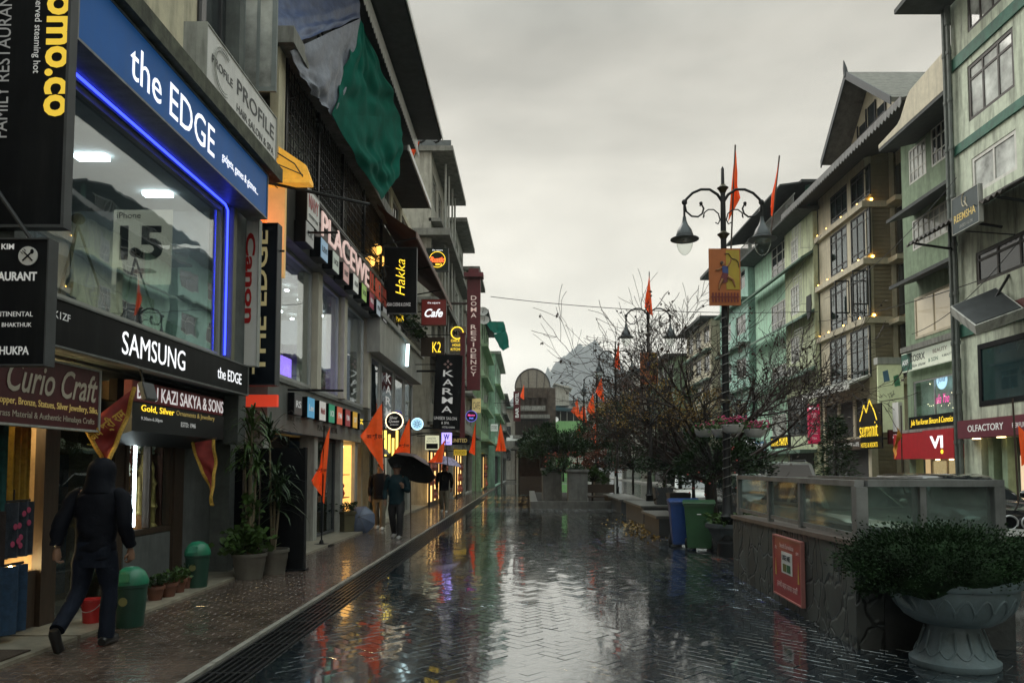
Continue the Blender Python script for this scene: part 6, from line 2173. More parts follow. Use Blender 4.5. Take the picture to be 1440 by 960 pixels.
# air conditioner, hanging cloth
t = thing('air_conditioner', 'small outdoor air conditioner on the mint house wall', 'air conditioner', (X4 - .8, 41.5, xyz(1127, 532, X4)[1]))
z_ = t.location.z
MB().box(X4 - .95, X4 - .55, 41.1, 41.9, z_, z_ + .55).build('case', M_greyw, t, bevel=.03)
MB().lathe([(.2, 0), (.2, .02)], (X4 - .96, 41.5, z_ + .28), 16, Matrix.Rotation(-PI / 2, 3, 'Y')).build('fan_grille', M_iron, t)
MB().box(X4 - .6, X4 - .26, 41.2, 41.25, z_ - .06, z_ - .01).box(X4 - .6, X4 - .26, 41.75, 41.8, z_ - .06, z_ - .01).build('bracket', M_iron, t)
ac = t
for x_, y_, z2, rz_, lab in ((-3.85, 41.5, 8.2, PI, 'air conditioner on the narrow grey building on the left row'), (-3.7, 47.2, 7.4, PI, 'air conditioner on the building behind the tall maroon sign'), (-3.2, 56, 6.5, PI, 'air conditioner on the pale green building')):
    copy_tree(ac, (x_, y_, z2), rz_, lab)['group'] = 'air conditioners on the house fronts'
ac['group'] = 'air conditioners on the house fronts'
t = thing('hanging_cloth', 'black cloth drying outside a barred window of the mint house', 'cloth', (X4 - 1.0, 40.1, 9))
p = atx(1137, 430, X4 - 1.0)
MB().prism([p + V((0, -.3, .55)), p + V((0, .3, .55)), p + V((0, .36, -.1)), p + V((0, .2, -.7)), p + V((0, -.15, -.6)), p + V((0, -.34, 0))], (.05, 0, 0)).build('cloth', M_black, t, smooth=False)

M_aqua = mat('pale aqua render', (.34, .55, .48), rough=.75, var=.15, grime=.45)
b5 = block('aqua_house', 'pale aqua house with a glazed top floor beyond the mint house', 15.2, 50.9, 58.5, 16.5, M_aqua, 4, nwin=2, fm=M_wframe, over=1.5, s=-1, roofm=M_soffit, ledge=MATS['green grey ledge'], pane=M_pane, gz=4)
mb = MB()
block('cream_house', 'cream house behind the bare tree beyond the aqua house', 14.6, 59, 68, 13.5, M_palet, 4, nwin=3, fm=M_wframe, over=.9, s=-1, roofm=M_soffit, ledge=MATS['green grey ledge'], pane=M_pane, gz=4)
block('green_house', 'dull green house behind the street lamp far on the right', 13.6, 69, 82, 12.0, M_sage, 3, nwin=4, fm=M_wframe, over=.9, s=-1, roofm=M_soffit, ledge=M_conc, gz=4)
block('grey_house', 'pale grey house furthest along the right side', 12.6, 83, 100, 12.5, M_off, 3, nwin=5, fm=M_wframe, over=.9, s=-1, roofm=MATS['blue green metal roof'], ledge=M_conc, gz=4)
cboard('shop_sign', 'dark sign with white glowing script below the flower baskets', 'sign', 1046, 616, 1063, 633, 47, M_black, [('Agape', 1054, 623, 14, 9, M_wht, {'shear': .3, 'bold': .02}), ('STORE', 1054, 631, 13, 3, M_wht)], d=.3, bracket=[(aty(1060, 620, 47.2), V((15.6, 47.2, 3.4)))])

# the row goes on behind the viewer
block('grey_house', 'plain grey green house next to the right edge outside the picture', X1, 10, 19.1, 11, M_sage, 4, nwin=5, fm=M_wframe, over=.8, s=-1, roofm=M_soffit, pane=M_panel)
block('cream_house', 'plain cream house behind the viewer on the right', X1, -6, 9.8, 12, M_palet, 4, nwin=5, fm=M_wframe, over=.8, s=-1, roofm=M_soffit, pane=M_pane)
block('mint_house', 'plain mint house farther behind the viewer on the right', X1, -22, -6.2, 13, M_mint, 4, nwin=5, fm=M_wframe, over=.8, s=-1, roofm=M_soffit, pane=M_pane)
# ================================================================== stairwell wall, glass railing, urn
M_stone = mat('dark crazy stone cladding', (.052, .06, .056), rough=.5, var=.4, scale=3, pattern=('stone', 3.6), bump=1.0, spec=.45, stretch=(1, 1, .72))
Aw, Bw, Cw, Dw = V((3.0, 6.9, 0)), V((3.17, 11.6, 0)), V((4.45, 11.6, 0)), V((4.45, 6.9, 0))
t = thing('stone_wall', 'low dark stone clad wall round the stairwell with sloping cap', 'wall', (3.6, 9, 0))
zA_, zB_ = .93, .87


def strip(mb, p, q, th, z0a, z1a, z0b, z1b, off=0.0):
    """wall strip from p to q, thickness th to its left-hand side"""
    d = (q - p).normalized()
    n = V((-d.y, d.x, 0))
    a, b = p + n * off, q + n * off
    c, e = q + n * (off + th), p + n * (off + th)
    return mb.add([V((a.x, a.y, z0a)), V((b.x, b.y, z0b)), V((c.x, c.y, z0b)), V((e.x, e.y, z0a)), V((a.x, a.y, z1a)), V((b.x, b.y, z1b)), V((c.x, c.y, z1b)), V((e.x, e.y, z1a))],
                  [(0, 3, 2, 1), (4, 5, 6, 7), (0, 1, 5, 4), (1, 2, 6, 5), (2, 3, 7, 6), (3, 0, 4, 7)])


mb = MB()
strip(mb, Bw, Aw, .25, -.05, zB_, -.05, zA_)
mb.build('side_wall', M_stone, t)
mb = MB()
strip(mb, Aw + V((.26, .0, 0)), Dw, .25, -.05, zA_, -.05, zA_)
strip(mb, Dw + V((0, .26, 0)), Cw, .25, -.05, zA_, -.05, zB_)
mb.build('front_wall', mat('dark damp stone', (.03, .033, .032), rough=.5, var=.4, bump=.6, bscale=14), t)
mb = MB()
strip(mb, Bw, Aw, .31, zB_ + .002, zB_ + .05, zA_ + .002, zA_ + .05, -.03)
strip(mb, Aw + V((.285, 0, 0)), Dw + V((.03, 0, 0)), .28, zA_ + .002, zA_ + .05, zA_ + .002, zA_ + .05)
mb.build('cap', mat('dark brown cap stone', (.11, .085, .075), rough=.4, var=.3), t)
t = thing('glass_railing', 'steel framed glass railing on top of the dark stone wall', 'railing', (3.6, 9, .95))
posts = []


def lerp_side(px):
    """point along the left wall that shows in column px"""
    lo, hi = 0.0, 1.0
    for _ in range(40):
        m_ = (lo + hi) / 2
        p = Aw.lerp(Bw, m_)
        if VPX + FOC * (p.x + .1) / p.y > px:
            lo = m_
        else:
            hi = m_
    return Aw.lerp(Bw, lo) + V((.1, 0, 0))


ztop = 1.53
sp = [lerp_side(px) for px in (1039, 1082, 1126)]
corner = V((3.10, 7.0, 0))
allp = [sp[0], sp[1], sp[2], corner]
mb = MB()
for i, p in enumerate(allp):
    wv = .035 if i < 3 else .055
    mb.box(p.x - wv, p.x + wv, p.y - wv, p.y + wv, .93, ztop - .06)
fr = [V((3.68, 7.0, 0)), V((4.36, 7.0, 0))]
mb.box(3.65, 3.71, 6.97, 7.03, .98, ztop - .06)
mb.box(4.32, 4.42, 6.93, 7.06, .98, ztop - .06)
for y in (8.4, 10.0, 11.45):
    mb.box(4.32, 4.39, y - .03, y + .03, .93, ztop - .06)
mb.build_each('post', M_steel, t, bevel=.004)
mb = MB()
for a, b in zip(allp, allp[1:]):
    strip(mb, a, b, .09, ztop - .058, ztop, ztop - .058, ztop, -.045)
    strip(mb, a.lerp(b, .02), a.lerp(b, .98), .03, zA_ + .052, zA_ + .10, zA_ + .052, zA_ + .10, -.015)
mb.box(3.157, 4.42, 6.94, 7.055, ztop - .058, ztop + .004)
mb.box(3.16, 4.31, 6.98, 7.02, zA_ + .052, zA_ + .10)
mb.box(4.31, 4.40, 7.06, 11.5, ztop - .058, ztop)
mb.build('rail', M_steel, t)
M_rg = glass('dirty railing glass', tint=(.62, .70, .68), ior=1.3, rough=.05, dirt=.15)
M_rg.node_tree.nodes['Map Range'].inputs['To Max'].default_value = 0.32
for a, b in zip(allp, allp[1:]):
    mb = MB()
    strip(mb, a.lerp(b, .03), a.lerp(b, .97), .008, 1.03, ztop - .06, 1.03, ztop - .06)
    mb.build('pane', M_rg, t)
MB().box(3.17, 3.645, 6.996, 7.004, 1.03, ztop - .06).build('pane', M_rg, t)
MB().box(3.715, 4.315, 6.996, 7.004, 1.03, ztop - .06).build('pane', M_rg, t)
for a, b in ((7.07, 8.36), (8.44, 9.96), (10.04, 11.41)):
    MB().box(4.35, 4.358, a, b, 1.0, ztop - .06).build('pane', M_rg, t)

# notice on the wall
d_ = (Aw - Bw).normalized()
nf = d_.cross(UZ)
pf = Bw.lerp(Aw, .60)
cpt = pf + nf * .045 + V((0, 0, .475))
t = board('wall_notice', 'red printed notice board fixed to the dark stone wall', 'notice', cpt, (d_, UZ), 1.02, .70, .03, mat('red printed sheet', (.30, .022, .03), rough=.4, var=.25, scale=2, coat=.3),
          [('हमरो सहर सफा राखौं', 0, -.30, .74, .13, mat('pale pink print', (.62, .40, .38), rough=.5)), ('Swachh Survekshan', .0, .36, .5, .08, MATS['pale pink print']), ('GMC', -.40, .30, .08, .05, MATS['pale pink print']), ('SBM', .38, .30, .09, .05, MATS['pale pink print'])],
          rim=mat('pinkish rim', (.4, .16, .14), rough=.5), rimw=.018)
pc = cpt + nf * .004 + V((0, 0, .06))
MB().slab(pc, d_, UZ, .40, .25, .006).build('white_panel', M_white, t)
text('USE ME', pc + nf * .004 + V((0, 0, .06)), d_, UZ, .3, .06, M_dkgrey, t, bold=.02)
for s, m_ in ((-1, mat('olive patch', (.12, .13, .03), rough=.5)), (1, mat('dark green patch', (.02, .10, .04), rough=.5))):
    MB().slab(pc + nf * .003 + d_ * .075 * s + V((0, 0, -.06)), d_, UZ, .13, .09, .006).build('patch', m_, t)
for s, hh in ((-1, .2), (1, .24)):
    MB().prism([cpt + nf * .003 + d_ * (.42 * s - .025) + V((0, 0, -.12)), cpt + nf * .003 + d_ * (.42 * s + .025) + V((0, 0, -.12)), cpt + nf * .003 + d_ * .42 * s + V((0, 0, -.12 + hh))], nf * .004).build('bottle_print', mat('gold print', (.5, .32, .08), rough=.5), t)

# urn with shrub
M_urn = mat('weathered blue grey urn', (.135, .185, .20), rough=.55, var=.3, bump=.25, grime=.5, gcol=(.05, .06, .05))
t = thing('urn_planter', 'large blue grey pedestal urn with petal relief in front of the stone wall', 'planter', (3.59, 6.38, 0))
u0 = V((3.59, 6.38, 0))
MB().lathe([(.335, 0), (.345, .02), (.345, .05), (.315, .07), (.30, .10), (.255, .18), (.215, .27), (.195, .33), (.20, .345)], u0, 40).build('pedestal', M_urn, t, smooth=True)
MB().lathe([(.20, .346), (.30, .36), (.38, .41), (.435, .48), (.47, .56), (.485, .62), (.485, .655), (.505, .665), (.515, .69), (.512, .72), (.49, .735), (.45, .735), (.43, .70), (.40, .66)], u0, 48).build('bowl', M_urn, t, smooth=True)
mb = MB()
for k in range(20):
    a0 = 2 * PI * k / 20
    pts = []
    for i in range(9):
        s = i / 8
        an = a0 + (s - .5) * .29
        zz = .50 + .10 * math.sin(PI * s)
        rr = .448 + (zz - .5) * .34
        pts.append(u0 + V((rr * math.cos(an), rr * math.sin(an), zz)))
    mb.tube(pts, .011, 5)
    pts = []
    for i in range(5):
        s = i / 4
        zz = .50 - .10 * s
        rr = .448 - .09 * s
        pts.append(u0 + V((rr * math.cos(a0 + .145), rr * math.sin(a0 + .145), zz)))
    mb.tube(pts, [.012, .011, .010, .008, .005], 5)
for k in range(14):
    a0 = 2 * PI * k / 14
    pts = []
    for i in range(9):
        s = i / 8
        an = a0 + (s - .5) * .40
        zz = .15 - .05 * math.sin(PI * s)
        rr = .278 + .02 * math.sin(PI * s)
        pts.append(u0 + V((rr * math.cos(an), rr * math.sin(an), zz)))
    mb.tube(pts, .009, 5)
    mb.tube([u0 + V(((.275 - .33 * (z - .15)) * math.cos(a0 + .2), (.275 - .33 * (z - .15)) * math.sin(a0 + .2), z)) for z in (.15, .22, .30)], .008, 5)
mb.build('petal_relief', M_urn, t, smooth=True)
mb = MB()
mb.tube([u0 + V((-.50, -.05, .72)), u0 + V((-.54, -.10, .65)), u0 + V((-.50, -.12, .55)), u0 + V((-.40, -.14, .47))], [.02, .035, .03, .012], 8)
mb.build('lotus_petal', M_urn, t, smooth=True)
MB().lathe([(.44, .68), (.01, .70)], u0, 24).build('soil', M_soil, t)


def twiggy(c, rx, ry, rz, n, size, seed=0, w_=.45, lo=-.25):
    """leafy needles in clumps filling a dome; returns (leaf builder, twig builder)"""
    rnd = random.Random(seed)
    lm, tm = MB(), MB()
    clumps = []
    for k in range(max(10, n // 42)):
        a, b = rnd.uniform(0, 2 * PI), rnd.uniform(lo, 1)
        r = rnd.uniform(.70, 1.06)
        e = math.sqrt(max(0, 1 - b * b))
        clumps.append(V((c[0] + rx * r * e * math.cos(a), c[1] + ry * r * e * math.sin(a), c[2] + rz * r * b)))
    for q in clumps:
        tm.tube([V(c) + V((0, 0, -.1 * rz)), V(c).lerp(q, .6) + V((0, 0, .05 * rz)), q], [.018 * size / .06, .01 * size / .06, .004 * size / .06], 4)
        sp_ = rnd.uniform(.10, .2) * max(rx, rz) * 1.2
        for i in range(n // len(clumps)):
            p = q + V((rnd.triangular(-1, 1), rnd.triangular(-1, 1), rnd.triangular(-.75, .75))) * (sp_ * 1.25)
            d = (p - V(c)).normalized() + V((rnd.uniform(-.8, .8), rnd.uniform(-.8, .8), rnd.uniform(-.4, .9)))
            lm.leaf(p, d, size * rnd.uniform(.6, 1.3), w_)
    return lm, tm


sh = thing('urn_shrub', 'dense dark green conifer shrub growing in the blue grey urn', 'shrub', u0 + V((0, 0, .72)))
lm, tm = twiggy(u0 + V((-.12, -.04, .79)), .76, .56, .32, 30000, .027, 3, w_=.55, lo=-.02)
lm2, tm2 = twiggy(u0 + V((-.56, -.20, .66)), .26, .22, .18, 3000, .034, 4, w_=.5)
lm.add(lm2.v, lm2.f)
core = MB().ball(u0 + V((-.12, -.04, .80)), .66, .47, .27, 40, 22)
for p in core.v:
    d = p - (u0 + V((-.12, -.04, .80)))
    p += d * .14 * mnoise.noise(p * 6)
lm.add(core.v, core.f)
lm.build('foliage', mat('dark juniper needle', (.012, .028, .010), rough=.75, var=.75, scale=5, spec=.12), sh)
tm.build('twig', M_bark, sh)

# ================================================================== lamp posts
def lamp_post(x, y, label, board_m=None, H=7.3):
    t = thing('street_lamp', label, 'street lamp', (0, 0, 0), group='double headed street lamps along the promenade')
    MB().lathe([(.20, 0), (.20, .25), (.14, .30), (.12, .7), (.15, .74), (.10, .8), (.075, 1.4), (.062, 4), (.055, 6.0), (.05, 6.6), (.045, 6.95), (.035, 7.0), (.03, 7.35), (.005, 7.4)], (0, 0, 0), 14).build('pole', M_iron, t, smooth=True)
    mb = MB()
    for z, r in ((6.08, .12), (6.98, .11), (2.9, .10)):
        mb.lathe([(.05, z - .1), (r * .7, z - .04), (r, z), (r * .6, z + .03), (.05, z + .06)], (0, 0, 0), 14)
    mb.build('collar', mat('bronze collar', (.06, .05, .025), rough=.4, metal=.5), t, smooth=True)
    for s in (-1, 1):
        mb = MB()
        pts = [(.02, 6.72), (.10, 6.85), (.25, 6.95), (.42, 6.95), (.58, 6.88), (.70, 6.76), (.74, 6.62), (.74, 6.35)]
        mb.tube([(s * a, 0, b) for a, b in pts], [.028, .028, .026, .026, .026, .026, .022, .02], 8)
        pts = [(.73, 6.66), (.70, 6.52), (.60, 6.43), (.48, 6.42), (.40, 6.48), (.37, 6.58), (.41, 6.66), (.44, 6.63)]
        mb.tube([(s * a, 0, b) for a, b in pts], .018, 7)
        mb.ball((s * .42, 0, 6.68), .035, .035, .035, 8, 6)
        pts = [(.36, 6.44), (.38, 6.40), (.36, 6.50), (.28, 6.56), (.18, 6.56), (.09, 6.48), (.06, 6.36), (.10, 6.28), (.15, 6.31)]
        mb.tube([(s * a, 0, b) for a, b in pts], .013, 6)
        mb.ball((s * .735, 0, 6.70), .055, .03, .06, 8, 6)
        a = mb.build('arm', M_iron, t, smooth=True)
        h = MB().lathe([(.03, 6.42), (.04, 6.34), (.07, 6.26), (.13, 6.17), (.165, 6.06), (.17, 6.03), (.27, 5.99), (.27, 5.975), (.16, 5.975)], (s * .74, 0, 0), 20).build('lamp_head', mat('dark blue grey enamel', (.03, .04, .045), rough=.3, var=.2), t, smooth=True)
        MB().lathe([(.155, 5.97), (.15, 5.86), (.11, 5.75), (.05, 5.69), (.005, 5.67)], (s * .74, 0, 0), 18).build('globe', glass('lamp globe glass', tint=(.88, .9, .88), ior=1.45), h, smooth=True)
    return t


M_post1 = mat('orange poster print', (.42, .12, .025), rough=.5, var=.12)


def lamp_poster(lp, label, y0, x0=-.32, x1=.27, z0=4.68, z1=5.76):
    x, y = lp.location.x, lp.location.y
    t = thing('lamp_poster', label, 'poster', (x, y - .14, z0), group='posters hung on the street lamps')
    yy = y - .12
    MB().box(x + x0, x + x1, yy - .03, yy, z0, z1).build('panel', M_post1, t)
    MB().box(x + .0, x + x1 - .02, yy - .037, yy - .031, z0 + .3, z1 - .03).build('yellow_field', mat('amber poster print', (.42, .30, .025), rough=.5, var=.15), t)
    f = [MB() for _ in range(3)]
    cx_, cz_ = x - .03, z0 + .62
    q = yy - .045
    # generic archer: lower cloth, torso, limbs, bow
    f[0].prism([(cx_ - .05, q, cz_ + .12), (cx_ + .06, q, cz_ + .13), (cx_ + .07, q, cz_ - .02), (cx_ - .04, q, cz_ - .0)], (0, .006, 0))
    f[1].prism([(cx_ - .04, q, cz_ - .0), (cx_ + .07, q, cz_ - .02), (cx_ + .05, q, cz_ - .18), (cx_ - .12, q, cz_ - .22)], (0, .006, 0))
    f[2].tube([(cx_ + .05, q, cz_ - .08), (cx_ + .15, q, cz_ - .14), (cx_ + .19, q, cz_ - .27)], [.03, .025, .012], 6).tube([(cx_ - .04, q, cz_ - .12), (cx_ - .09, q, cz_ - .22), (cx_ - .11, q, cz_ - .32)], [.03, .025, .014], 6)
    f[2].tube([(cx_ + .05, q, cz_ + .11), (cx_ + .10, q, cz_ + .19), (cx_ + .13, q, cz_ + .27)], [.018, .015, .01], 5).tube([(cx_ - .05, q, cz_ + .10), (cx_ - .12, q, cz_ + .05), (cx_ - .17, q, cz_ + .05)], [.018, .014, .01], 5)
    f[2].ball((cx_ - .03, q, cz_ + .17), .035, .01, .045, 10, 6)
    f[0].build('torso_print', mat('blue print', (.03, .06, .22), rough=.5), t)
    f[1].build('cloth_print', M_maroon, t)
    f[2].build('limb_print', mat('tan print', (.32, .15, .06), rough=.5), t)
    mb = MB().tube([(cx_ + .0, q, cz_ + .36), (cx_ + .08, q, cz_ + .36), (cx_ + .13, q, cz_ + .27), (cx_ + .21, q, cz_ + .25), (cx_ + .26, q, cz_ + .19), (cx_ + .27, q, cz_ + .1)], .008, 5)
    mb.ball((cx_ - .05, q - .002, cz_ + .18), .035, .01, .04, 8, 5)
    mb.build('bow_print', M_wood, t)
    mb = MB()
    for i in range(9):
        mb.box(x + x0 + .05 + i * .058, x + x0 + .08 + i * .058, q, q + .006, z0 + .06, z0 + .24)
    mb.box(x + x0 + .03, x + x1 - .03, q + .001, q + .005, z0 + .15, z0 + .17)
    mb.build('building_print', mat('dark red print', (.16, .02, .015), rough=.5), t)
    MB().tube([(x, y, z0 + .1), (x, yy, z0 + .1)], .02, 5).tube([(x, y, z1 - .1), (x, yy, z1 - .1)], .02, 5).build('bracket', M_iron, t)
    return t


def flag(name, label, P, m, pole=None, text_s=None, nu=18, nv=10, wr=.05, group='saffron flags along the street', base=None, trim=None, ph=0.0, txm=None, ts=.42):
    """pennant: P = (hoist top, hoist bottom, tip); pole = list of points"""
    a, b, c = [V(p) for p in P]
    wr *= 1.5
    nrm = (b - a).cross(c - a).normalized()
    if nrm.y > 0:
        nrm = -nrm
    t = thing(name, label, 'flag', pole[0] if pole else V((min(a.x, b.x, c.x), a.y, min(a.z, b.z, c.z))), group)
    vs, fs = [], []
    L_ = (c - (a + b) / 2).length

    def P_(u, v):
        p = a.lerp(b, v) * (1 - u) + c * u
        f = math.sin(u * 7 + v * 2.2 + ph) + .45 * math.sin(u * 15 - v * 6 + ph * 2)
        return p + nrm * wr * f * min(1, .15 + 1.5 * u)
    for i in range(nu + 1):
        for j in range(nv + 1):
            vs.append(P_(i / nu * .999, j / nv))
    for i in range(nu):
        for j in range(nv):
            q = i * (nv + 1) + j
            fs.append((q, q + 1, q + nv + 2, q + nv + 1))
    n = len(vs)
    mb = MB().add(vs + [p - nrm * .006 for p in vs], fs + [tuple(n + k for k in reversed(f)) for f in fs])
    mb.build('cloth', m, t, smooth=True)
    if pole:
        MB().tube(pole, .016, 6).build('pole', M_iron if base else M_wood, t)
    if base:
        MB().lathe([(.26, 0), (.26, .03), (.05, .05), (.03, .12)], base, 18).build('stand', M_iron, t)
    if trim:
        mb = MB()
        for e0, e1 in ((lambda s: P_(s * .999, 0), 1), (lambda s: P_(s * .999, 1), 1)):
            mb.tube([e0(i / 24) + nrm * .004 for i in range(25)], .022, 5)
        mb.build('fringe', trim, t)
    if text_s:
        wd = L_ * ts
        cen = P_(.33, .5) + nrm * (wr * .9 + .015)
        R_ = (b - a).normalized() if abs((b - a).normalized().x) > .6 else V((1, 0, 0))
        U_ = V((0, 0, 1))
        h_ = nrm
        R2 = (R_ - h_ * R_.dot(h_)).normalized()
        U2 = h_.cross(R2).normalized()
        if U2.z < 0:
            R2, U2 = -R2, -U2
        text(text_s, cen, R2, U2, wd, wd * .4, txm or M_orangek, t, name='flag_print', bold=.03, ext=.003)
    return t


lp1 = lamp_post(3.73, 14, 'nearest double headed street lamp with a big orange archer poster on its pole')
lp1.location = (3.73, 14, 0)
mb = MB()
mb.tube([V((3.73 + .085 * math.cos(a), 14 + .085 * math.sin(a), 1.0 + a * .028)) for a in [i * .5 for i in range(250)]], .009, 4)
tag(mb.build('rope_light', mat('pale cable', (.12, .12, .11), rough=.5)), 'pale rope light wound round the nearest lamp pole', 'rope light')
lamps = [(4.02, 24.7, 'second double headed street lamp with flag and poster among the bare branches'), (4.0, 33.8, 'third street lamp with drooping saffron flag beyond the bare tree'), (4.0, 43, 'fourth street lamp far along the promenade'), (4.0, 53, 'farthest street lamp visible along the promenade')]
lps = []
for x, y, lab in lamps:
    lps.append(copy_tree(lp1, (x, y, 0), label=lab))
lamp_poster(lp1, 'large orange and yellow archer poster on the nearest lamp pole', 0)
lamp_poster(lps[0], 'orange and yellow poster half hidden by branches on the second lamp', 0, -.3, .29, 4.4, 5.45)
P_ = [aty(1031, 206, 14.15), aty(1028, 270, 14.15), aty(1025, 314, 14.15)]
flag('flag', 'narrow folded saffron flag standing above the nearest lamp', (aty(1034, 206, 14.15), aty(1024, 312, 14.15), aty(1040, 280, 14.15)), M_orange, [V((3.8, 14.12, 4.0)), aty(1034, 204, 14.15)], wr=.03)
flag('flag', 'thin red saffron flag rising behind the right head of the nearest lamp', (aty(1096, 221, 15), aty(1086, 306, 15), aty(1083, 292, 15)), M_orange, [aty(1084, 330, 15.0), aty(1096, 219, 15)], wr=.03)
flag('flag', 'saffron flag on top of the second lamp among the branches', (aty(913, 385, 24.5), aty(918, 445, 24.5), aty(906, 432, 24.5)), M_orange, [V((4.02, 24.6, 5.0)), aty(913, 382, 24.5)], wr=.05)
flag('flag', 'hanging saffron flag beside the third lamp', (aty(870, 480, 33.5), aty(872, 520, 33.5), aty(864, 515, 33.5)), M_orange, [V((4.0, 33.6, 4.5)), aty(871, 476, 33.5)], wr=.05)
for i, (px, py, hh, Y, lab) in enumerate(((846, 530, 36, 42, 'small saffron flag left of the fourth lamp'), (834, 552, 40, 52, 'small saffron flag by the farthest lamp'), (822, 566, 34, 60, 'tiny saffron flag before the white house'), (812, 560, 30, 66, 'tiny red saffron flag at the street end'), (838, 592, 36, 48, 'low saffron flag above the far hedge'), (815, 598, 30, 55, 'leftmost low saffron flag above the far hedge'))):
    flag('flag', lab, (aty(px, py, Y), aty(px + 4, py + hh, Y), aty(px - 9, py + hh * .6, Y)), M_orange, [V((aty(px, py, Y).x, Y + .05, 0)), aty(px + 0, py - 3, Y) + V((0, .05, 0))], wr=.08, ph=i)

# left-hand flags
J = 'जय श्री राम'
b_ = atz(452, 767, .02)
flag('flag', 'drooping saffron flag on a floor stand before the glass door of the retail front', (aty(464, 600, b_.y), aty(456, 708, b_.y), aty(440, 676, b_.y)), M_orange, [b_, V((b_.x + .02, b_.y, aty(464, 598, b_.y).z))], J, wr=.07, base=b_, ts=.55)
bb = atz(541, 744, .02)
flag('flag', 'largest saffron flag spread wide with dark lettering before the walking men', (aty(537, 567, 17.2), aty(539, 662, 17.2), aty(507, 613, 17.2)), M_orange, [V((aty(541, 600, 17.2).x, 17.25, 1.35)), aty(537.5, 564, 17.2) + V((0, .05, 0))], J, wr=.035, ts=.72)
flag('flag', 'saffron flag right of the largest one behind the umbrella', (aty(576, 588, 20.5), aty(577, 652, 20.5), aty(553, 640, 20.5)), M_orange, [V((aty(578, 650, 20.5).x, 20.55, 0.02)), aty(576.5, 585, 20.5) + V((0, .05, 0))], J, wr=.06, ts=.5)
flag('flag', 'red saffron flag drooping below the violet square sign', (aty(626, 618, 25.0), aty(622, 650, 25.0), aty(603, 650, 25.0)), M_orange, [aty(630, 655, 25.05), aty(626, 616, 25.05)], wr=.08)
flag('flag', 'bright saffron flag hanging in front of the pale green building', (aty(704, 594, 40), aty(712, 634, 40), aty(697, 634, 40)), M_orange, [V((aty(706, 600, 40).x, 40.05, .0)), aty(704, 590, 40)], wr=.12)
flag('flag', 'faded saffron flag against the shop behind the round dark blue sign', (aty(669, 592, 38), aty(668, 640, 38), aty(660, 636, 38)), M_orange, [V((aty(669, 600, 38).x, 38.05, .0)), aty(669, 588, 38)], wr=.1)
flag('flag', 'small saffron flag on the dark market hall front', (aty(737, 540, 92), aty(737, 562, 92), aty(731, 558, 92)), M_orange, [V((aty(737, 540, 92).x, 92.05, .0)), aty(737, 534, 92)], wr=.1)
flag('flag', 'small red flag on the eaves above the green shade cloth', (aty(591, 198, 25), aty(580, 224, 25), aty(578, 210, 25)), M_orange, [aty(579, 232, 25), aty(592, 195, 25)], wr=.04)
M_rg2 = mat('crimson prayer flag cloth', (.22, .02, .015), rough=.75, var=.3, scale=6)
M_fr = mat('golden fringe', (.45, .26, .03), rough=.6, var=.4, scale=40, bump=.5)
flag('prayer_flag', 'large crimson and gold prayer flag hanging over the hooded man', (aty(119, 598, 7.7), aty(190, 545, 7.9), aty(152, 662, 7.7)), M_rg2, None, J, wr=.05, group='crimson prayer flags at the jewellery shop', trim=M_fr, txm=M_fr, ts=.6)
flag('prayer_flag', 'narrow crimson and gold prayer flag hanging from the black canopy', (aty(271, 622, 10.3), aty(301, 618, 10.3), aty(301, 710, 10.3)), M_rg2, [aty(268, 622, 10.35), aty(304, 616, 10.35)], None, wr=.05, group='crimson prayer flags at the jewellery shop', trim=M_fr)
# right-hand flags
flag('flag', 'bright saffron flag cut by the right picture edge in front of the maroon fascia', (aty(1432, 598, 12.5), aty(1436, 655, 12.5), aty(1462, 640, 12.5)), M_orange, [V((aty(1430, 600, 12.5).x, 12.5, .0)), aty(1424, 560, 12.5)], wr=.05)
flag('flag', 'yellow and red flag on a dark post before the small maroon sign', (aty(1262, 600, 20), aty(1268, 612, 20), aty(1257, 644, 20)), mat('yellow red flag cloth', (.5, .2, .02), rough=.7, var=.5, scale=3), [V((aty(1267, 600, 20).x, 20.03, .0)), aty(1267, 570, 20)], wr=.05)

# ================================================================== trees and shrubs
def branchy(tm, lv, p, d, L_, r, depth, rnd, up=.25, leafp=.4, lsz=.05, minr=.0045):
    n = 5
    pts, rs = [V(p)], [r]
    dd = V(d).normalized()
    for i in range(n):
        dd = (dd + V((rnd.gauss(0, .16), rnd.gauss(0, .16), rnd.gauss(0, .10) + up * .12))).normalized()
        pts.append(pts[-1] + dd * (L_ / n))
        rs.append(max(minr, r * (1 - .55 * (i + 1) / n)))
    tm.tube(pts, rs, 6 if depth > 2 else 4, cap=False)
    if depth <= 0:
        k = 0
        while rnd.random() < leafp and k < 5:
            lv.leaf(pts[rnd.randrange(2, n + 1)] + V((rnd.uniform(-.03, .03), rnd.uniform(-.03, .03), -.02)), (rnd.uniform(-1, 1), rnd.uniform(-1, 1), -rnd.random()), lsz * rnd.uniform(.7, 1.4), .7)
            k += 1
        return
    nb = rnd.choice((3, 4, 4))
    for i in range(nb):
        k = rnd.randrange(2, n + 1)
        ax = dd.orthogonal().normalized()
        ax.rotate(Matrix.Rotation(rnd.uniform(0, 2 * PI), 3, dd))
        nd = (dd * rnd.uniform(.7, 1.1) + ax * rnd.uniform(.45, .9)).normalized()
        branchy(tm, lv, pts[k], nd, L_ * rnd.uniform(.55, .82), rs[k] * .72, depth - 1, rnd, up, leafp, lsz, minr)


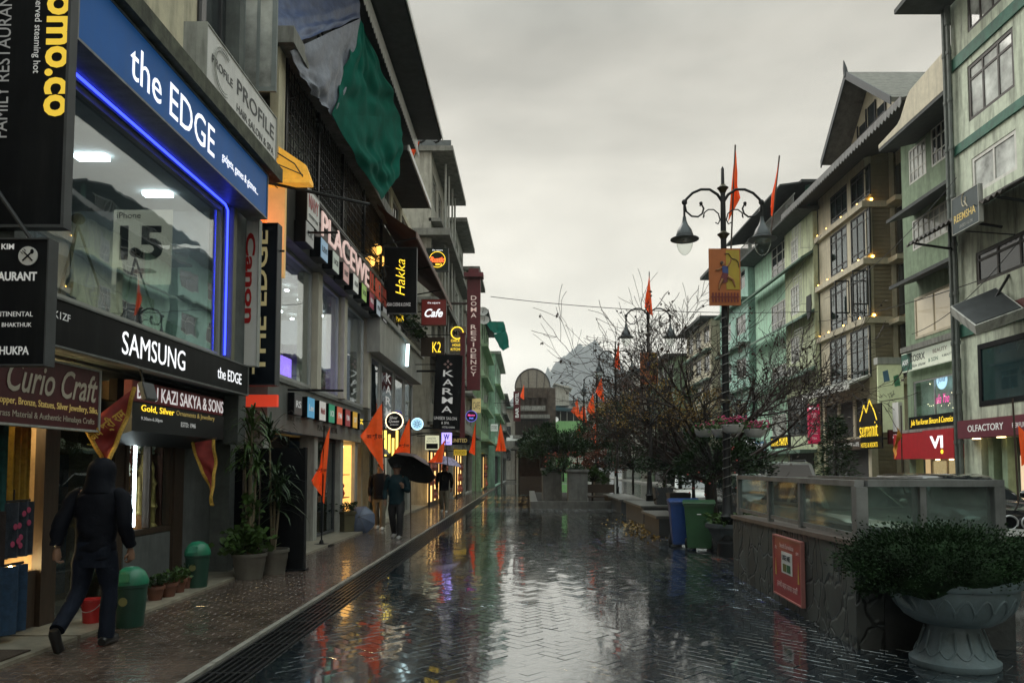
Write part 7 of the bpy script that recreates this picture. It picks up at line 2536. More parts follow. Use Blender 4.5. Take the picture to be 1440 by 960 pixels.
rnd = random.Random(7)
tb = V((4.25, 17.3, 0))
t = thing('bare_tree', 'spreading bare tree with few leaves behind the nearest lamp', 'tree', tb)
tm, lv = MB(), MB()
MB().tube([tb, tb + V((.03, 0, .5)), tb + V((-.04, .05, 1.1)), tb + V((0, 0, 1.7))], [.17, .13, .12, .11], 10).build('trunk', M_bark, t, smooth=True)
for (dx, dz, l_, dy) in ((-1.0, .50, 1.6, -.3), (-.75, .85, 1.9, .2), (-.4, 1.2, 2.2, -.2), (-.1, 1.3, 2.2, .4), (.45, 1.0, 2.0, -.3), (.9, .70, 2.0, .2), (1.1, .38, 1.9, -.3), (-1.2, .28, 1.5, .3), (-.6, 1.1, 2.2, -.5), (.7, .55, 1.9, .6), (-1.1, .7, 1.8, .1), (.2, .9, 1.9, -.4), (-.2, .8, 2.0, .1)):
    branchy(tm, lv, tb + V((rnd.uniform(-.05, .05), 0, rnd.uniform(1.2, 1.7))), (dx, dy, dz), l_, .07, 4, rnd, up=.32, leafp=.34, lsz=.075, minr=.0055)
tm.build('limbs', mat('reddish brown twig bark', (.035, .022, .017), rough=.6, var=.35), t)
lv.build('leaves', mat('dark dry leaf', (.05, .032, .02), rough=.7, var=.5, scale=9), t)


def shrub(name, label, c, rx, ry, rz, n, size, m, seed, cat='shrub', group=None, stem=True, m2=None, w_=.5):
    t = thing(name, label, cat, V((c[0], c[1], 0 if c[2] - rz < .6 else c[2] - rz)), group)
    lm, tm = twiggy(c, rx, ry, rz, n, size, seed, w_=w_)
    if stem:
        tm.tube([V((c[0], c[1], t.location.z)), V(c)], [.05, .035], 6)
    lm.build('foliage', m, t)
    if m2:
        l2, _ = twiggy((c[0] + .1, c[1] - .1, c[2] + .05), rx, ry, rz, n // 2, size, seed + 50, w_=w_)
        l2.build('foliage', m2, t)
    tm.build('stem', M_bark, t)
    return t


def at3(px, py, Y):
    p = aty(px, py, Y)
    return (p.x, p.y, p.z)


shrub('autumn_shrub', 'yellow brown leafed shrub under the bare branches', at3(915, 592, 16.3), 1.2, .8, .8, 1700, .05, M_leafy, 11, m2=M_leafd)
shrub('autumn_shrub', 'rusty red twiggy shrub left of the yellow brown one', at3(868, 612, 27), 1.2, 1.2, 1.2, 2600, .08, M_leafr, 12, m2=M_leafd)
shrub('autumn_shrub', 'dull brown shrub right behind the nearest lamp pole', at3(985, 590, 24), 1.3, 1.1, 1.0, 2200, .08, M_leafy, 13, m2=M_leafd)
shrub('dark_shrub', 'dark green shrub in the left grey planter by the promenade', at3(934, 655, 22.5), .72, .6, .75, 2600, .09, M_leafd, 14)
shrub('dark_shrub', 'dark green shrub in the right grey planter by the bins', at3(956, 640, 20), .75, .6, .9, 3000, .09, M_leafd, 15)
shrub('dark_shrub', 'tall dark hedge shrub behind the rusty shrub', at3(890, 655, 29), 1.1, 1.0, 1.1, 3600, .1, M_leafd, 16)
shrub('dark_shrub', 'dense dark bush behind the trough planter', at3(1005, 660, 16.5), .8, .6, .8, 3200, .075, M_leafd, 17)
shrub('dark_shrub', 'dark bush left of the stairwell railing corner', at3(1040, 655, 17.5), .7, .6, .62, 2400, .075, M_leafd, 18)
shrub('dark_shrub', 'dark thicket at the foot of the bare tree', at3(975, 670, 18.5), .7, .6, .75, 2400, .08, M_leafd, 19)

# conifer on the right pavement
t = thing('conifer', 'dark spreading conifer in front of the gabled hotel', 'tree', (13.7, 33, 0))
c0 = V((13.6, 33, 0))
MB().tube([c0, c0 + V((.05, 0, 4.0))], [.14, .02], 8).build('trunk', M_bark, t)
mb = MB()
rnd = random.Random(5)
for k in range(70):
    z = .7 + 3.2 * (k / 70) ** .9
    a = k * 2.4
    L_ = 1.25 * (1 - .82 * (z - .7) / 3.4) * rnd.uniform(.8, 1.15)
    for i in range(46):
        s = rnd.uniform(.15, 1)
        p = c0 + V((L_ * s * math.cos(a), L_ * s * math.sin(a), z - .28 * s * s + .08 * math.sin(s * 3))) + V((rnd.gauss(0, .09), rnd.gauss(0, .09), rnd.gauss(0, .05)))
        mb.leaf(p, (math.cos(a) + rnd.gauss(0, .5), math.sin(a) + rnd.gauss(0, .5), rnd.uniform(-.3, .3)), rnd.uniform(.12, .22), .35)
mb.build('crown', M_leafd, t)

# hanging flower baskets round the lamp pole
for i, (px, py, Y, pink, lab) in enumerate(((990, 606, 15.5, 0, 'leftmost white hanging flower basket under the bare tree'), (1015, 606, 14.6, 0, 'white hanging basket close to the nearest lamp pole'), (1030, 600, 13.6, 1, 'white hanging basket full of pink flowers right of the nearest lamp pole'), (1062, 606, 13.9, 1, 'rightmost white hanging basket with pink flowers'))):
    c = aty(px, py, Y)
    r = .20
    t = thing('flower_basket', lab, 'flower basket', c - V((0, 0, .12)), group='hanging flower baskets')
    MB().lathe([(.10, -.12), (.16, -.08), (.20, 0), (.215, .03), (.20, .035), (.15, .02)], c, 20).build('bowl', M_white, t, smooth=True)
    mb = MB()
    for k in range(170):
        a, q = random.uniform(0, 6.3), random.uniform(0, .24)
        mb.leaf(c + V((q * math.cos(a), q * math.sin(a), .04 + random.uniform(-.05, .12))), (math.cos(a), math.sin(a), random.uniform(-.5, .8)), random.uniform(.05, .10), .6)
    mb.build('leaves', M_leafm, t)
    mb = MB()
    for k in range(70 if pink else 10):
        a, q = random.uniform(0, 6.3), random.uniform(.05, .27)
        mb.ball(c + V((q * math.cos(a), q * math.sin(a), .07 + random.uniform(0, .12))), .022, .022, .018, 5, 4)
    mb.build('flowers', mat('pink blossom', (.45, .05, .14), rough=.7, var=.3), t)
    mb = MB()
    for a in (.3, 2.4, 4.5):
        mb.tube([c + V((.2 * math.cos(a), .2 * math.sin(a), .03)), c + V((0, 0, .55))], .005, 4)
    mb.tube([c + V((0, 0, .55)), V((3.73, 14, c.z + .62))], .014, 5)
    mb.build('hanger', M_iron, t)

# ================================================================== bins, troughs, benches
def wheelie(col_m, label, printed=False):
    t = thing('wheelie_bin', label, 'bin', (0, 0, 0), group='wheelie bins on the promenade')
    w0, d0, w1, d1, h = .23, .22, .29, .29, .92
    mb = MB()
    mb.add([(-w0, -d0, .05), (w0, -d0, .05), (w0, d0, .05), (-w0, d0, .05), (-w1, -d1, h), (w1, -d1, h), (w1, d1, h), (-w1, d1, h)], [(0, 3, 2, 1), (4, 5, 6, 7), (0, 1, 5, 4), (1, 2, 6, 5), (2, 3, 7, 6), (3, 0, 4, 7)])
    mb.box(-w1 - .02, w1 + .02, -d1 - .02, d1 + .02, h - .05, h)
    mb.build('body', col_m, t, bevel=.015)
    MB().prism([(-.32, -.33, h + .004), (-.32, .28, h + .004), (-.32, .30, h + .05), (-.32, .0, h + .085), (-.32, -.31, h + .05)], (.64, 0, 0)).build('lid', col_m, t, bevel=.012)
    MB().tube([(-.26, .33, h - .02), (.26, .33, h - .02)], .018, 8).build('handle', col_m, t)
    for s in (-1, 1):
        wb = MB().lathe([(.02, -.03), (.10, -.03), (.11, 0), (.10, .03), (.02, .03)], (s * .25, .24, .11), 18, Matrix.Rotation(PI / 2, 3, 'Y')).build('wheel', M_rubber, t, smooth=True)
        MB().lathe([(.055, -.034), (.055, .034)], (s * .25, .24, .11), 12, Matrix.Rotation(PI / 2, 3, 'Y')).build('hub', M_dkgrey, wb)
    if printed:
        text('GANGTOK', (0, -.262, .66), RX, UZ, .26, .045, M_whtp, t, bold=.02)
        text('MUNICIPAL CORPORATION', (0, -.257, .60), RX, UZ, .24, .022, M_whtp, t)
        text('KEEP CITY', (0, -.250, .53), RX, UZ, .16, .03, M_whtp, t)
        text('CLEAN', (0, -.245, .47), RX, UZ, .12, .03, M_whtp, t)
        MB().prism([(-.04, -.275, .72), (.04, -.275, .72), (.045, -.275, .80), (.02, -.275, .77), (0, -.275, .80), (-.02, -.275, .77), (-.045, -.275, .80)], (0, .006, 0)).build('emblem', M_whtp, t)
    return t


w1 = wheelie(mat('dark green bin plastic', (.02, .085, .03), rough=.4, var=.15, grime=.25), 'green wheelie bin with white print in front of the blue bin', True)
p = atz(988, 775)
w1.location = (p.x, p.y + .28, 0)
w1.rotation_euler = (0, 0, math.radians(-12))
w2 = wheelie(mat('blue bin plastic', (.02, .07, .26), rough=.4, var=.15, grime=.2), 'blue wheelie bin half hidden behind the green bin')
w2.location = (p.x - .17, p.y + 1.0, 0)
w2.rotation_euler = (0, 0, math.radians(-6))
t = thing('trough_planter', 'grey octagonal trough planter between the green bin and the stone wall', 'planter', (3.75, 14.6, 0))
c = V((3.85, 14.2, 0))
MB().lathe([(.24, 0), (.24, .12), (.20, .16), (.30, .22), (.44, .50), (.50, .52), (.50, .60), (.44, .60), (.42, .52)], c, 8).build('bowl', mat('dark grey planter concrete', (.055, .065, .07), rough=.55, var=.3, grime=.4), t, bevel=.008)
MB().lathe([(.44, .54), (.01, .56)], c, 12).build('soil', M_soil, t)
mb = MB()
for k in range(600):
    a, q = random.uniform(0, 6.3), random.uniform(0, .48)
    mb.leaf(c + V((q * math.cos(a), q * math.sin(a), .58 + random.uniform(0, .18))), (math.cos(a), math.sin(a), random.uniform(-.3, .9)), random.uniform(.06, .12), .6)
tag(mb.build('planter_plants', M_leafm), 'low green plants in the octagonal trough planter', 'plants')
mb = MB()
for k in range(14):
    mb.ball(at3(random.uniform(965, 1045), random.uniform(625, 700), 15.4), .022, .022, .02, 6, 4)
tag(mb.build('blossoms', mat('red orange blossom', (.3, .05, .04), rough=.7, var=.4)), 'scattered red and orange blossoms among the dark bushes', 'blossoms', kind='stuff')
M_bench = mat('grey stone seat', (.13, .13, .12), rough=.35, var=.3, grime=.5)
for (x0, x1, y0, y1, z, lab) in ((3.05, 3.75, 17.8, 20.2, .50, 'nearer low grey stone seat beside the bins'), (3.25, 4.2, 21.5, 25.5, .55, 'farther low grey stone seat under the planters'), (3.3, 4.3, 27.0, 33.0, .5, 'long low stone seat far along the promenade')):
    t = thing('stone_bench', lab, 'bench', ((x0 + x1) / 2, (y0 + y1) / 2, 0), group='stone seats along the promenade')
    MB().box(x0, x1, y0, y1, z - .07, z).build('seat', M_bench, t, bevel=.01)
    MB().box(x0 + .08, x1 - .08, y0 + .08, y1 - .08, 0, z - .072).build('base', M_dkgrey, t)
for (px, py0, py1, Y, w_, lab) in ((932, 681, 704, 22.3, .42, 'left square grey planter on the stone seat'), (954, 686, 710, 19.2, .42, 'right square grey planter on the stone seat')):
    c = aty(px, py1, Y)
    zz = .5 if Y < 21 else .55
    t = thing('square_planter', lab, 'planter', (c.x, Y, zz), group='square grey planters')
    mb = MB()
    a_, b_ = w_ * .8 / 2 * 1.3, w_ / 2 * 1.3
    mb.add([(c.x - a_, Y - a_, zz + .002), (c.x + a_, Y - a_, zz + .002), (c.x + a_, Y + a_, zz + .002), (c.x - a_, Y + a_, zz + .002), (c.x - b_, Y - b_, zz + .5), (c.x + b_, Y - b_, zz + .5), (c.x + b_, Y + b_, zz + .5), (c.x - b_, Y + b_, zz + .5)],
           [(0, 3, 2, 1), (4, 5, 6, 7), (0, 1, 5, 4), (1, 2, 6, 5), (2, 3, 7, 6), (3, 0, 4, 7)])
    mb.build('pot', M_dkgrey, t, bevel=.01)
    MB().box(c.x - b_ + .03, c.x + b_ - .03, Y - b_ + .03, Y + b_ - .03, zz + .502, zz + .51).build('soil', M_soil, t)

# promenade garden further down the street
M_pil = mat('grey stone pedestal', (.17, .17, .16), rough=.5, var=.3, grime=.6)
for (px, pb, Y, w_, h, lab) in ((776, 712, 33, .85, 1.5, 'grey stone pedestal left in the street garden'), (812, 716, 31, .8, 1.45, 'grey stone pedestal in the middle of the street garden'), (846, 706, 36, .7, 1.3, 'grey stone pedestal right in the street garden')):
    c = aty(px, pb, Y)
    t = thing('stone_pedestal', lab, 'pedestal', (c.x, Y, 0), group='stone pedestals in the street garden')
    MB().box(c.x - w_ / 2, c.x + w_ / 2, Y - w_ / 2, Y + w_ / 2, 0, h).build('shaft', M_pil, t, bevel=.02)
    MB().box(c.x - w_ * .58, c.x + w_ * .58, Y - w_ * .58, Y + w_ * .58, h + .002, h + .12).build('cap', M_pil, t, bevel=.02)
    MB().box(c.x - w_ * .6, c.x + w_ * .6, Y - w_ * .6 - .0, Y + w_ * .6, .0, .15).build('plinth', M_conc, t, bevel=.02)
for i, (px, py, Y, rx, rz, n, m, lab) in enumerate(((785, 634, 34, 1.5, .85, 4200, M_leafd, 'dark trimmed hedge crown over the left pedestal'), (838, 628, 35, 1.6, .9, 4200, M_leafd, 'dark trimmed hedge crown over the right pedestal'), (760, 640, 40, 1.1, .9, 2400, M_leafd, 'dark shrub at the left end of the street garden'), (850, 655, 33, .9, .7, 2200, M_leafr, 'rusty shrub low in the street garden'), (792, 662, 32, .8, .45, 1800, M_leafd, 'low green shrub between the pedestals'), (833, 675, 32.5, .6, .5, 1500, M_leafm, 'mid green shrub by the white bench'), (812, 640, 37, 1.0, .5, 1500, M_leafr, 'reddish foliage in the middle of the street garden'))):
    shrub('garden_shrub', lab, at3(px, py, Y), rx, .8, rz, n, .11, m, 60 + i, group='shrubs of the street garden')
mb = MB()
rnd = random.Random(2)
for k in range(90):
    mb.ball(at3(rnd.uniform(765, 870), rnd.uniform(635, 665), rnd.uniform(31.5, 33)), .035, .035, .03, 6, 4)
tag(mb.build('red_blossoms', mat('red garden blossom', (.22, .04, .02), rough=.7, var=.5)), 'red and orange blossoms dotted over the street garden', 'blossoms', kind='stuff')
for i, (px, py, Y, rx, rz, m, lab) in enumerate(((862, 604, 60, 2.4, 2.0, M_leafd, 'dark tree crown before the white house at the street end'), (828, 630, 75, 2.4, 1.6, M_leafd, 'dark tree below the green house at the street end'), (872, 570, 70, 3.0, 2.6, M_leafr, 'brownish tree on the right of the street end'), (768, 628, 50, 1.6, 1.3, M_leafd, 'dark bush right of the market hall front'))):
    shrub('distant_tree', lab, at3(px, py, Y), rx, 1.6, rz, 2200, .26, m, 90 + i, cat='tree', group='trees at the street end')
t = thing('garden_bench', 'white framed bench beside the garden pedestals', 'bench', (aty(838, 706, 31).x, 31, 0))
a = aty(824, 706, 31).x
MB().box(a, a + 1.3, 30.8, 31.3, .42, .48).build('seat', M_wood, t)
mb = MB()
for x in (a + .02, a + 1.22):
    mb.box(x, x + .06, 30.82, 30.88, 0, .418).box(x, x + .06, 31.24, 31.3, 0, 1.3)
mb.build('frame', M_white, t)
MB().box(a + .09, a + 1.21, 31.25, 31.29, .6, .95).build('backrest', M_wood, t)
t = thing('garden_wall', 'low dark stone kerb wall enclosing the street garden', 'wall', (1.6, 33, 0))
MB().box(.1, 4.3, 30.2, 30.5, 0, .28).box(.1, .4, 30.52, 44, 0, .28).box(4.0, 4.3, 30.52, 44, 0, .28).build('kerb_wall', M_bench, t)
MB().box(.41, 3.99, 30.52, 44, -.02, .2).build('soil', M_soil, t)
t = thing('market_stall', 'dark roofed market stall at the end of the promenade', 'stall', (0.6, 62, 0))
mb = MB()
for x in (-.9, 2.1):
    for y in (60, 64):
        mb.box(x, x + .12, y, y + .12, 0, 3.1)
mb.build_each('post', M_greyw, t)
MB().prism([(-1.4, 59.4, 3.1), (2.8, 59.4, 3.1), (2.4, 59.4, 3.35), (.7, 59.4, 3.6), (-1.0, 59.4, 3.35)], (0, 5.4, 0)).build('roof', M_conc, t)
MB().box(-.7, 2.0, 60.3, 60.9, 0, .95).build('counter', M_wood, t)
MB().box(-.7, 2.0, 63.6, 63.8, 0, 3.0).build('back_wall', mat('brown stall wall', (.08, .04, .03), rough=.7, var=.4), t)

# ================================================================== left pavement things
M_bing = mat('green litter bin plastic', (.012, .17, .09), rough=.4, var=.2, grime=.35)


def litter(label, s=1.0):
    t = thing('litter_bin', label, 'bin', (0, 0, 0), group='green litter bins at the shop step')
    MB().lathe([(.125, 0), (.13, .02), (.155, .40), (.165, .405), (.165, .43)], (0, 0, 0), 24).build('body', mat('dark green litter bin body', (.012, .06, .04), rough=.45, var=.25, grime=.4), t, smooth=True)
    MB().lathe([(.168, .432), (.168, .455), (.155, .50), (.125, .56), (.07, .60), (.002, .61)], (0, 0, 0), 24).build('lid', M_bing, t, smooth=True)
    MB().prism([(-.07, -.155, .47), (.07, -.155, .47), (.05, -.12, .55), (-.05, -.12, .55)], (0, -.012, 0)).build('flap', M_bing, t)
    MB().lathe([(.045, 0), (.045, .004)], (0, -.149, .27), 14, Matrix.Rotation(PI / 2, 3, 'X')).build('label_print', mat('faded yellow print', (.2, .2, .08), rough=.6), t)
    return t


lb = litter('green dome lidded litter bin nearest, beside the hooded man')
lb.location = (-4.10, 7.8, .02)
copy_tree(lb, (-4.45, 10.15, .05), label='green dome lidded litter bin beyond the four small flower pots')
t = thing('paint_bucket', 'red plastic bucket with wire handle on the shop step', 'bucket', (-4.52, 7.85, .05))
b = t.location
MB().lathe([(.085, 0), (.105, .22), (.11, .222), (.11, .24), (.1, .24), (.095, .2)], b, 20).build('body', mat('red bucket plastic', (.42, .02, .02), rough=.4, var=.2), t, smooth=True)
MB().tube([b + V((.11 * math.cos(a), -.02 + .1 * math.sin(a) * -1, .22 - .1 * math.sin(a))) for a in [i * PI / 8 for i in range(9)]], .004, 4).build('handle', M_alum, t)
t = thing('door_mat', 'dark doormat on the beige step of the curio shop', 'mat', (-4.55, 6.2, .05))
MB().box(-4.95, -4.34, 5.9, 6.62, .052, .066).build('mat', mat('brown coir', (.05, .035, .025), rough=.95, var=.4, bump=.5, bscale=60), t)
M_terra = mat('terracotta pot', (.16, .06, .035), rough=.7, var=.3, grime=.4)
sp_ = [('nearest', 218, 843, .10), ('second', 236, 838, .105), ('third', 250, 832, .10), ('fourth', 262, 826, .095)]
for i, (nm, px, py, r) in enumerate(sp_):
    c = atz(px, py, .05)
    c = V((c.x, c.y, .05))
    t = thing('flower_pot', nm + ' small terracotta pot with green seedling in the row along the plinth', 'flower pot', c, group='small pots along the shop plinth')
    MB().lathe([(r * .72, 0), (r * .98, .13), (r * 1.12, .132), (r * 1.12, .17), (r * .95, .17), (r * .9, .12)], c, 18).build('pot', M_terra, t, smooth=True)
    mb = MB()
    for k in range(110):
        a, q = random.uniform(0, 6.3), random.uniform(0, r * 1.35)
        mb.leaf(c + V((q * math.cos(a), q * math.sin(a), .16 + random.uniform(0, .12))), (math.cos(a), math.sin(a), random.uniform(.0, 1.2)), random.uniform(.04, .08), .65)
    mb.build('leaves', M_leafm if i else M_leafd, t)
M_pot = mat('grey brown plastic pot', (.13, .12, .10), rough=.6, var=.25, grime=.4)


def bigpot(c, r, h, label):
    t = thing('plant_pot', label, 'plant pot', c, group='large pots with tall spiky plants')
    mb = MB().lathe([(r * .78, 0), (r * .80, .03), (r * .93, h * .6), (r * .95, h * .62), (r * .97, h * .86), (r * 1.06, h * .87), (r * 1.07, h), (r * .96, h), (r * .92, h * .85)], c, 28)
    mb.build('pot', M_pot, t, smooth=True)
    MB().lathe([(r * .92, h * .88), (.01, h * .9)], c, 18).build('soil', M_soil, t)
    return t


def spiky(t, base, hs, nl, size, seed, name='spiky_crown'):
    rnd = random.Random(seed)
    lm, tm = MB(), MB()
    for (dx, dy, h) in hs:
        top = base + V((dx, dy, h))
        tm.tube([base + V((dx * .2, dy * .2, 0)), base + V((dx * .7, dy * .6, h * .55)), top], [.022, .018, .014], 6)
        for k in range(nl):
            a = rnd.uniform(0, 2 * PI)
            e = rnd.uniform(-.5, 1.3)
            L_ = size * rnd.uniform(.6, 1.15)
            d = V((math.cos(a) * math.cos(e), math.sin(a) * math.cos(e), math.sin(e)))
            p = top + V((0, 0, rnd.uniform(-.25, .05)))
            sd_ = V((-math.sin(a), math.cos(a), 0))
            pts = [p, p + d * L_ * .5, p + d * L_ * .85 + V((0, 0, -.12 * L_)), p + d * L_ + V((0, 0, -.34 * L_))]
            ws_ = [.010, .017, .011, .001]
            vs = []
            for q, w_ in zip(pts, ws_):
                vs += [q - sd_ * w_, q + sd_ * w_]
            lm.add(vs, [(0, 1, 3, 2), (2, 3, 5, 4), (4, 5, 7, 6)])
    lm.build(name, M_leafm if seed % 2 else M_leafd, t)
    tm.build('cane', mat('pale cane', (.16, .13, .08), rough=.7, var=.3), t)


c1 = V((-4.12, 11.15, .02))
c2 = V((-3.93, 11.62, .02))
bigpot(c1, .24, .37, 'front large grey brown plant pot at the end of the shop step')
bigpot(c2, .23, .38, 'rear large grey brown plant pot beside the black panel')
t = thing('spiky_plant', 'tall spiky leaved plant with leafy base in the front large pot', 'plant', c1 + V((0, 0, .36)))
spiky(t, c1 + V((0, 0, .33)), ((-.03, .03, 1.75), (.08, .0, 1.35), (.02, -.05, 2.05), (-.12, .05, 1.5)), 46, .42, 3)
mb = MB()
for k in range(420):
    a, q = random.uniform(0, 6.3), abs(random.gauss(0, .17))
    mb.leaf(c1 + V((q * math.cos(a) - .04, q * math.sin(a) - .05, .38 + random.uniform(0, .32))), (math.cos(a), math.sin(a), random.uniform(-.3, .7)), random.uniform(.07, .13), .85)
for k in range(150):
    z = random.uniform(.6, 1.25)
    mb.leaf(c1 + V((random.gauss(0, .07), random.gauss(0, .05), z)), (random.uniform(-1, 1), random.uniform(-1, 1), random.uniform(-.4, .5)), random.uniform(.08, .14), .8)
mb.build('leafy_base', M_leafm, t)
mb = MB()
for k in range(4):
    mb.tube([c1 + V((-.12 + .08 * k, .03, .3)), c1 + V((-.13 + .085 * k, .03, 1.6 + .1 * (k % 2)))], .010, 5)
mb.build('stake', M_wood, t)
t = thing('spiky_plant', 'spiky leaved plant with drooping blades in the rear large pot', 'plant', c2 + V((0, 0, .36)))
spiky(t, c2 + V((0, 0, .33)), ((.02, -.02, 1.15), (-.1, .03, 1.9), (.10, -.04, .85)), 52, .5, 4)
t = thing('black_panel', 'tall plain black panel standing out from the shop front', 'panel', (-3.95, 11.95, 0))
MB().box(-4.36, -3.58, 11.93, 11.99, .03, 1.96).box(-3.578, -3.54, 11.9, 12.02, .03, 1.97).build('sheet', M_black, t)
MB().box(-4.36, -3.5, 11.85, 12.05, .021, .05).build('base', M_black, t)
t = thing('black_panel', 'narrow black boarding beside the grey plaster wall', 'panel', (-4.6, 12.0, 0))
MB().box(-4.9, -4.45, 12.02, 12.08, .06, 1.95).build('sheet', M_black, t)
# pot by the display window and the open umbrella drying on the floor
c = atz(487, 747, .06)
t = thing('plant_pot', 'olive square pot with a small bush by the warm lit display', 'plant pot', c)
MB().lathe([(.20, 0), (.22, .42), (.25, .43), (.25, .5), (.2, .5)], c, 4).build('pot', mat('olive pot', (.10, .09, .05), rough=.5, var=.2), t, bevel=.01)
mb = MB()
for k in range(200):
    a, q = random.uniform(0, 6.3), random.uniform(0, .25)
    mb.leaf(c + V((q * math.cos(a), q * math.sin(a), .5 + random.uniform(0, .2))), (math.cos(a), math.sin(a), random.uniform(-.3, .9)), random.uniform(.06, .12), .5)
mb.build('leaves', M_leafd, t)


def umbrella(label, canopy_m, under_m, R_=.56, dome=.26, name='umbrella', shaft=True):
    t = thing(name, label, 'umbrella', (0, 0, 0))
    prof_n = 7
    vs, fs = [], []
    ns = 48
    for i in range(prof_n + 1):
        s = i / prof_n
        for j in range(ns):
            th = 2 * PI * j / ns
            sc = 1 - .055 * abs(math.sin(4 * th)) * s * s
            r = R_ * s * sc
            vs.append((r * math.cos(th), r * math.sin(th), dome * (1 - s ** 2.2) - .015 * abs(math.sin(4 * th)) * s))
    for i in range(prof_n):
        for j in range(ns):
            j2 = (j + 1) % ns
            fs.append((i * ns + j, i * ns + j2, (i + 1) * ns + j2, (i + 1) * ns + j))
    MB().add(vs, fs).build('canopy', canopy_m, t, smooth=True)
    MB().add([(x * .985, y * .985, z - .008) for x, y, z in vs], fs).build('lining', under_m, t, smooth=True)
    mb = MB()
    for k in range(8):
        th = 2 * PI * k / 8
        mb.tube([(.0, 0, dome - .02), (R_ * .55 * math.cos(th), R_ * .55 * math.sin(th), dome * (1 - .55 ** 2.2) - .02), (R_ * math.cos(th), R_ * math.sin(th), -.01)], .004, 4)
        mb.tube([(.0, 0, dome - .22), (R_ * .5 * math.cos(th), R_ * .5 * math.sin(th), dome * (1 - .5 ** 2.2) - .02)], .003, 4)
    mb.build('rib', M_iron, t)
    mb = MB()
    for k in range(8):
        th = 2 * PI * k / 8
        mb.tube([(R_ * q * math.cos(th), R_ * q * math.sin(th), dome * (1 - q ** 2.2) + .003) for q in (0, .25, .5, .75, 1.0)], .005, 4)
    mb.build('seam', under_m, t)
    MB().tube([(0, 0, dome + .05), (0, 0, -.48)], .007, 6).tube([(0, 0, -.42), (0, 0, -.55), (.02, 0, -.58), (.05, 0, -.57)], .014, 6).build('shaft', M_iron, t)
    return t


us = umbrella('grey blue umbrella left open on the floor by the display window', mat('grey blue umbrella cloth', (.075, .10, .16), rough=.5, var=.2), M_dkgrey, .40, .20)
c = atz(508, 745, .06)
us.location = (c.x, c.y - .2, .33)
us.rotation_euler = (math.radians(62), math.radians(18), 0)
# ================================================================== people
M_skin = mat('brown skin', (.20, .11, .07), rough=.5, var=.12)
M_hair = mat('black hair', (.01, .009, .008), rough=.5)
M_shoe = mat('black leather shoe', (.012, .012, .012), rough=.3, var=.2)


def fatten(ch, k):
    return [(a, b, r * k, c) for a, b, r, c in ch]


def hand(mb, w, d, palm_n, s=1.0):
    """hand hanging from wrist w along d: palm plus four curled fingers and a thumb"""
    d = V(d).normalized()
    n = V(palm_n).normalized()
    side = d.cross(n).normalized()
    pe = V(w) + d * .085 * s
    mb.tube([V(w) - d * .02, V(w) + d * .03 * s, pe], [.024 * s, .036 * s, .034 * s], 10)
    for i, (off, L_) in enumerate(((-.027, .058), (-.009, .068), (.009, .064), (.027, .050))):
        b = pe + side * off * s - d * .012
        mb.tube([b, b + (d * .8 + n * .25).normalized() * L_ * .45 * s, b + (d * .75 + n * .5).normalized() * L_ * .75 * s, b + (d * .45 + n * .75).normalized() * L_ * .95 * s], [.0095 * s, .009 * s, .0085 * s, .006 * s], 7)
    b = V(w) + d * .025 - side * .026 * s
    mb.tube([b, b - side * .024 * s + d * .022 * s + n * .012, b - side * .026 * s + d * .05 * s + n * .026], [.012 * s, .011 * s, .007 * s], 7)


def head_face(mb, c, fwd, s=1.0):
    """face features laid on a head centred at c that looks along fwd"""
    f = V(fwd).normalized()
    r = f.cross(UZ).normalized()
    mb.tube([c + f * .085 * s + UZ * .025, c + f * .105 * s - UZ * .012, c + f * .085 * s - UZ * .025], [.010, .016, .012], 8)
    mb.tube([c + f * .088 * s - UZ * .050 - r * .022, c + f * .096 * s - UZ * .050, c + f * .088 * s - UZ * .050 + r * .022], .006, 6)
    for k in (-1, 1):
        mb.ball(c + r * .082 * k - UZ * .005, .014, .022, .032, 8, 6)


def garment(name, rings, tubes, m, parent, wr=.006, seed=0, n=26):
    """cloth piece: lofted rings (z, cx, cy, rx, ry) plus tapering sleeves or legs [(points, radii)]"""
    mb = MB()

    def spl(arr, k=4):
        out = []
        for i in range(len(arr) - 1):
            p0, p1, p2, p3 = arr[max(i - 1, 0)], arr[i], arr[i + 1], arr[min(i + 2, len(arr) - 1)]
            for j in range(k):
                t_ = j / k
                out.append([.5 * (2 * b_ + (c_ - a_) * t_ + (2 * a_ - 5 * b_ + 4 * c_ - d_) * t_ ** 2 + (3 * b_ - a_ - 3 * c_ + d_) * t_ ** 3) for a_, b_, c_, d_ in zip(p0, p1, p2, p3)])
        out.append(list(arr[-1]))
        return out
    if rings:
        vs, fs = [], []
        rr = spl(rings)
        for z, cx, cy, rx, ry in rr:
            for j in range(n):
                th = 2 * PI * j / n
                c_, s_ = math.cos(th), math.sin(th)
                vs.append((cx + rx * math.copysign(abs(c_) ** .85, c_), cy + ry * math.copysign(abs(s_) ** .85, s_), z))
        for i in range(len(rr) - 1):
            for j in range(n):
                j2 = (j + 1) % n
                fs.append((i * n + j, i * n + j2, (i + 1) * n + j2, (i + 1) * n + j))
        fs.append(tuple(range(n - 1, -1, -1)))
        fs.append(tuple(range((len(rr) - 1) * n, len(rr) * n)))
        mb.add(vs, fs)
    for pts, rad in tubes:
        q = spl([tuple(p) + (r,) for p, r in zip(pts, rad)])
        mb.tube([p[:3] for p in q], [p[3] for p in q], 16)
    for p in mb.v:
        f = mnoise.noise((p.x * 7 + seed, p.y * 7, p.z * 13)) + .6 * mnoise.noise((p.x * 15, p.y * 15 + seed, p.z * 26))
        d = V((p.x, p.y, 0))
        if d.length > 1e-4:
            p += d.normalized() * wr * f
    return mb.build(name, m, parent, smooth=True)


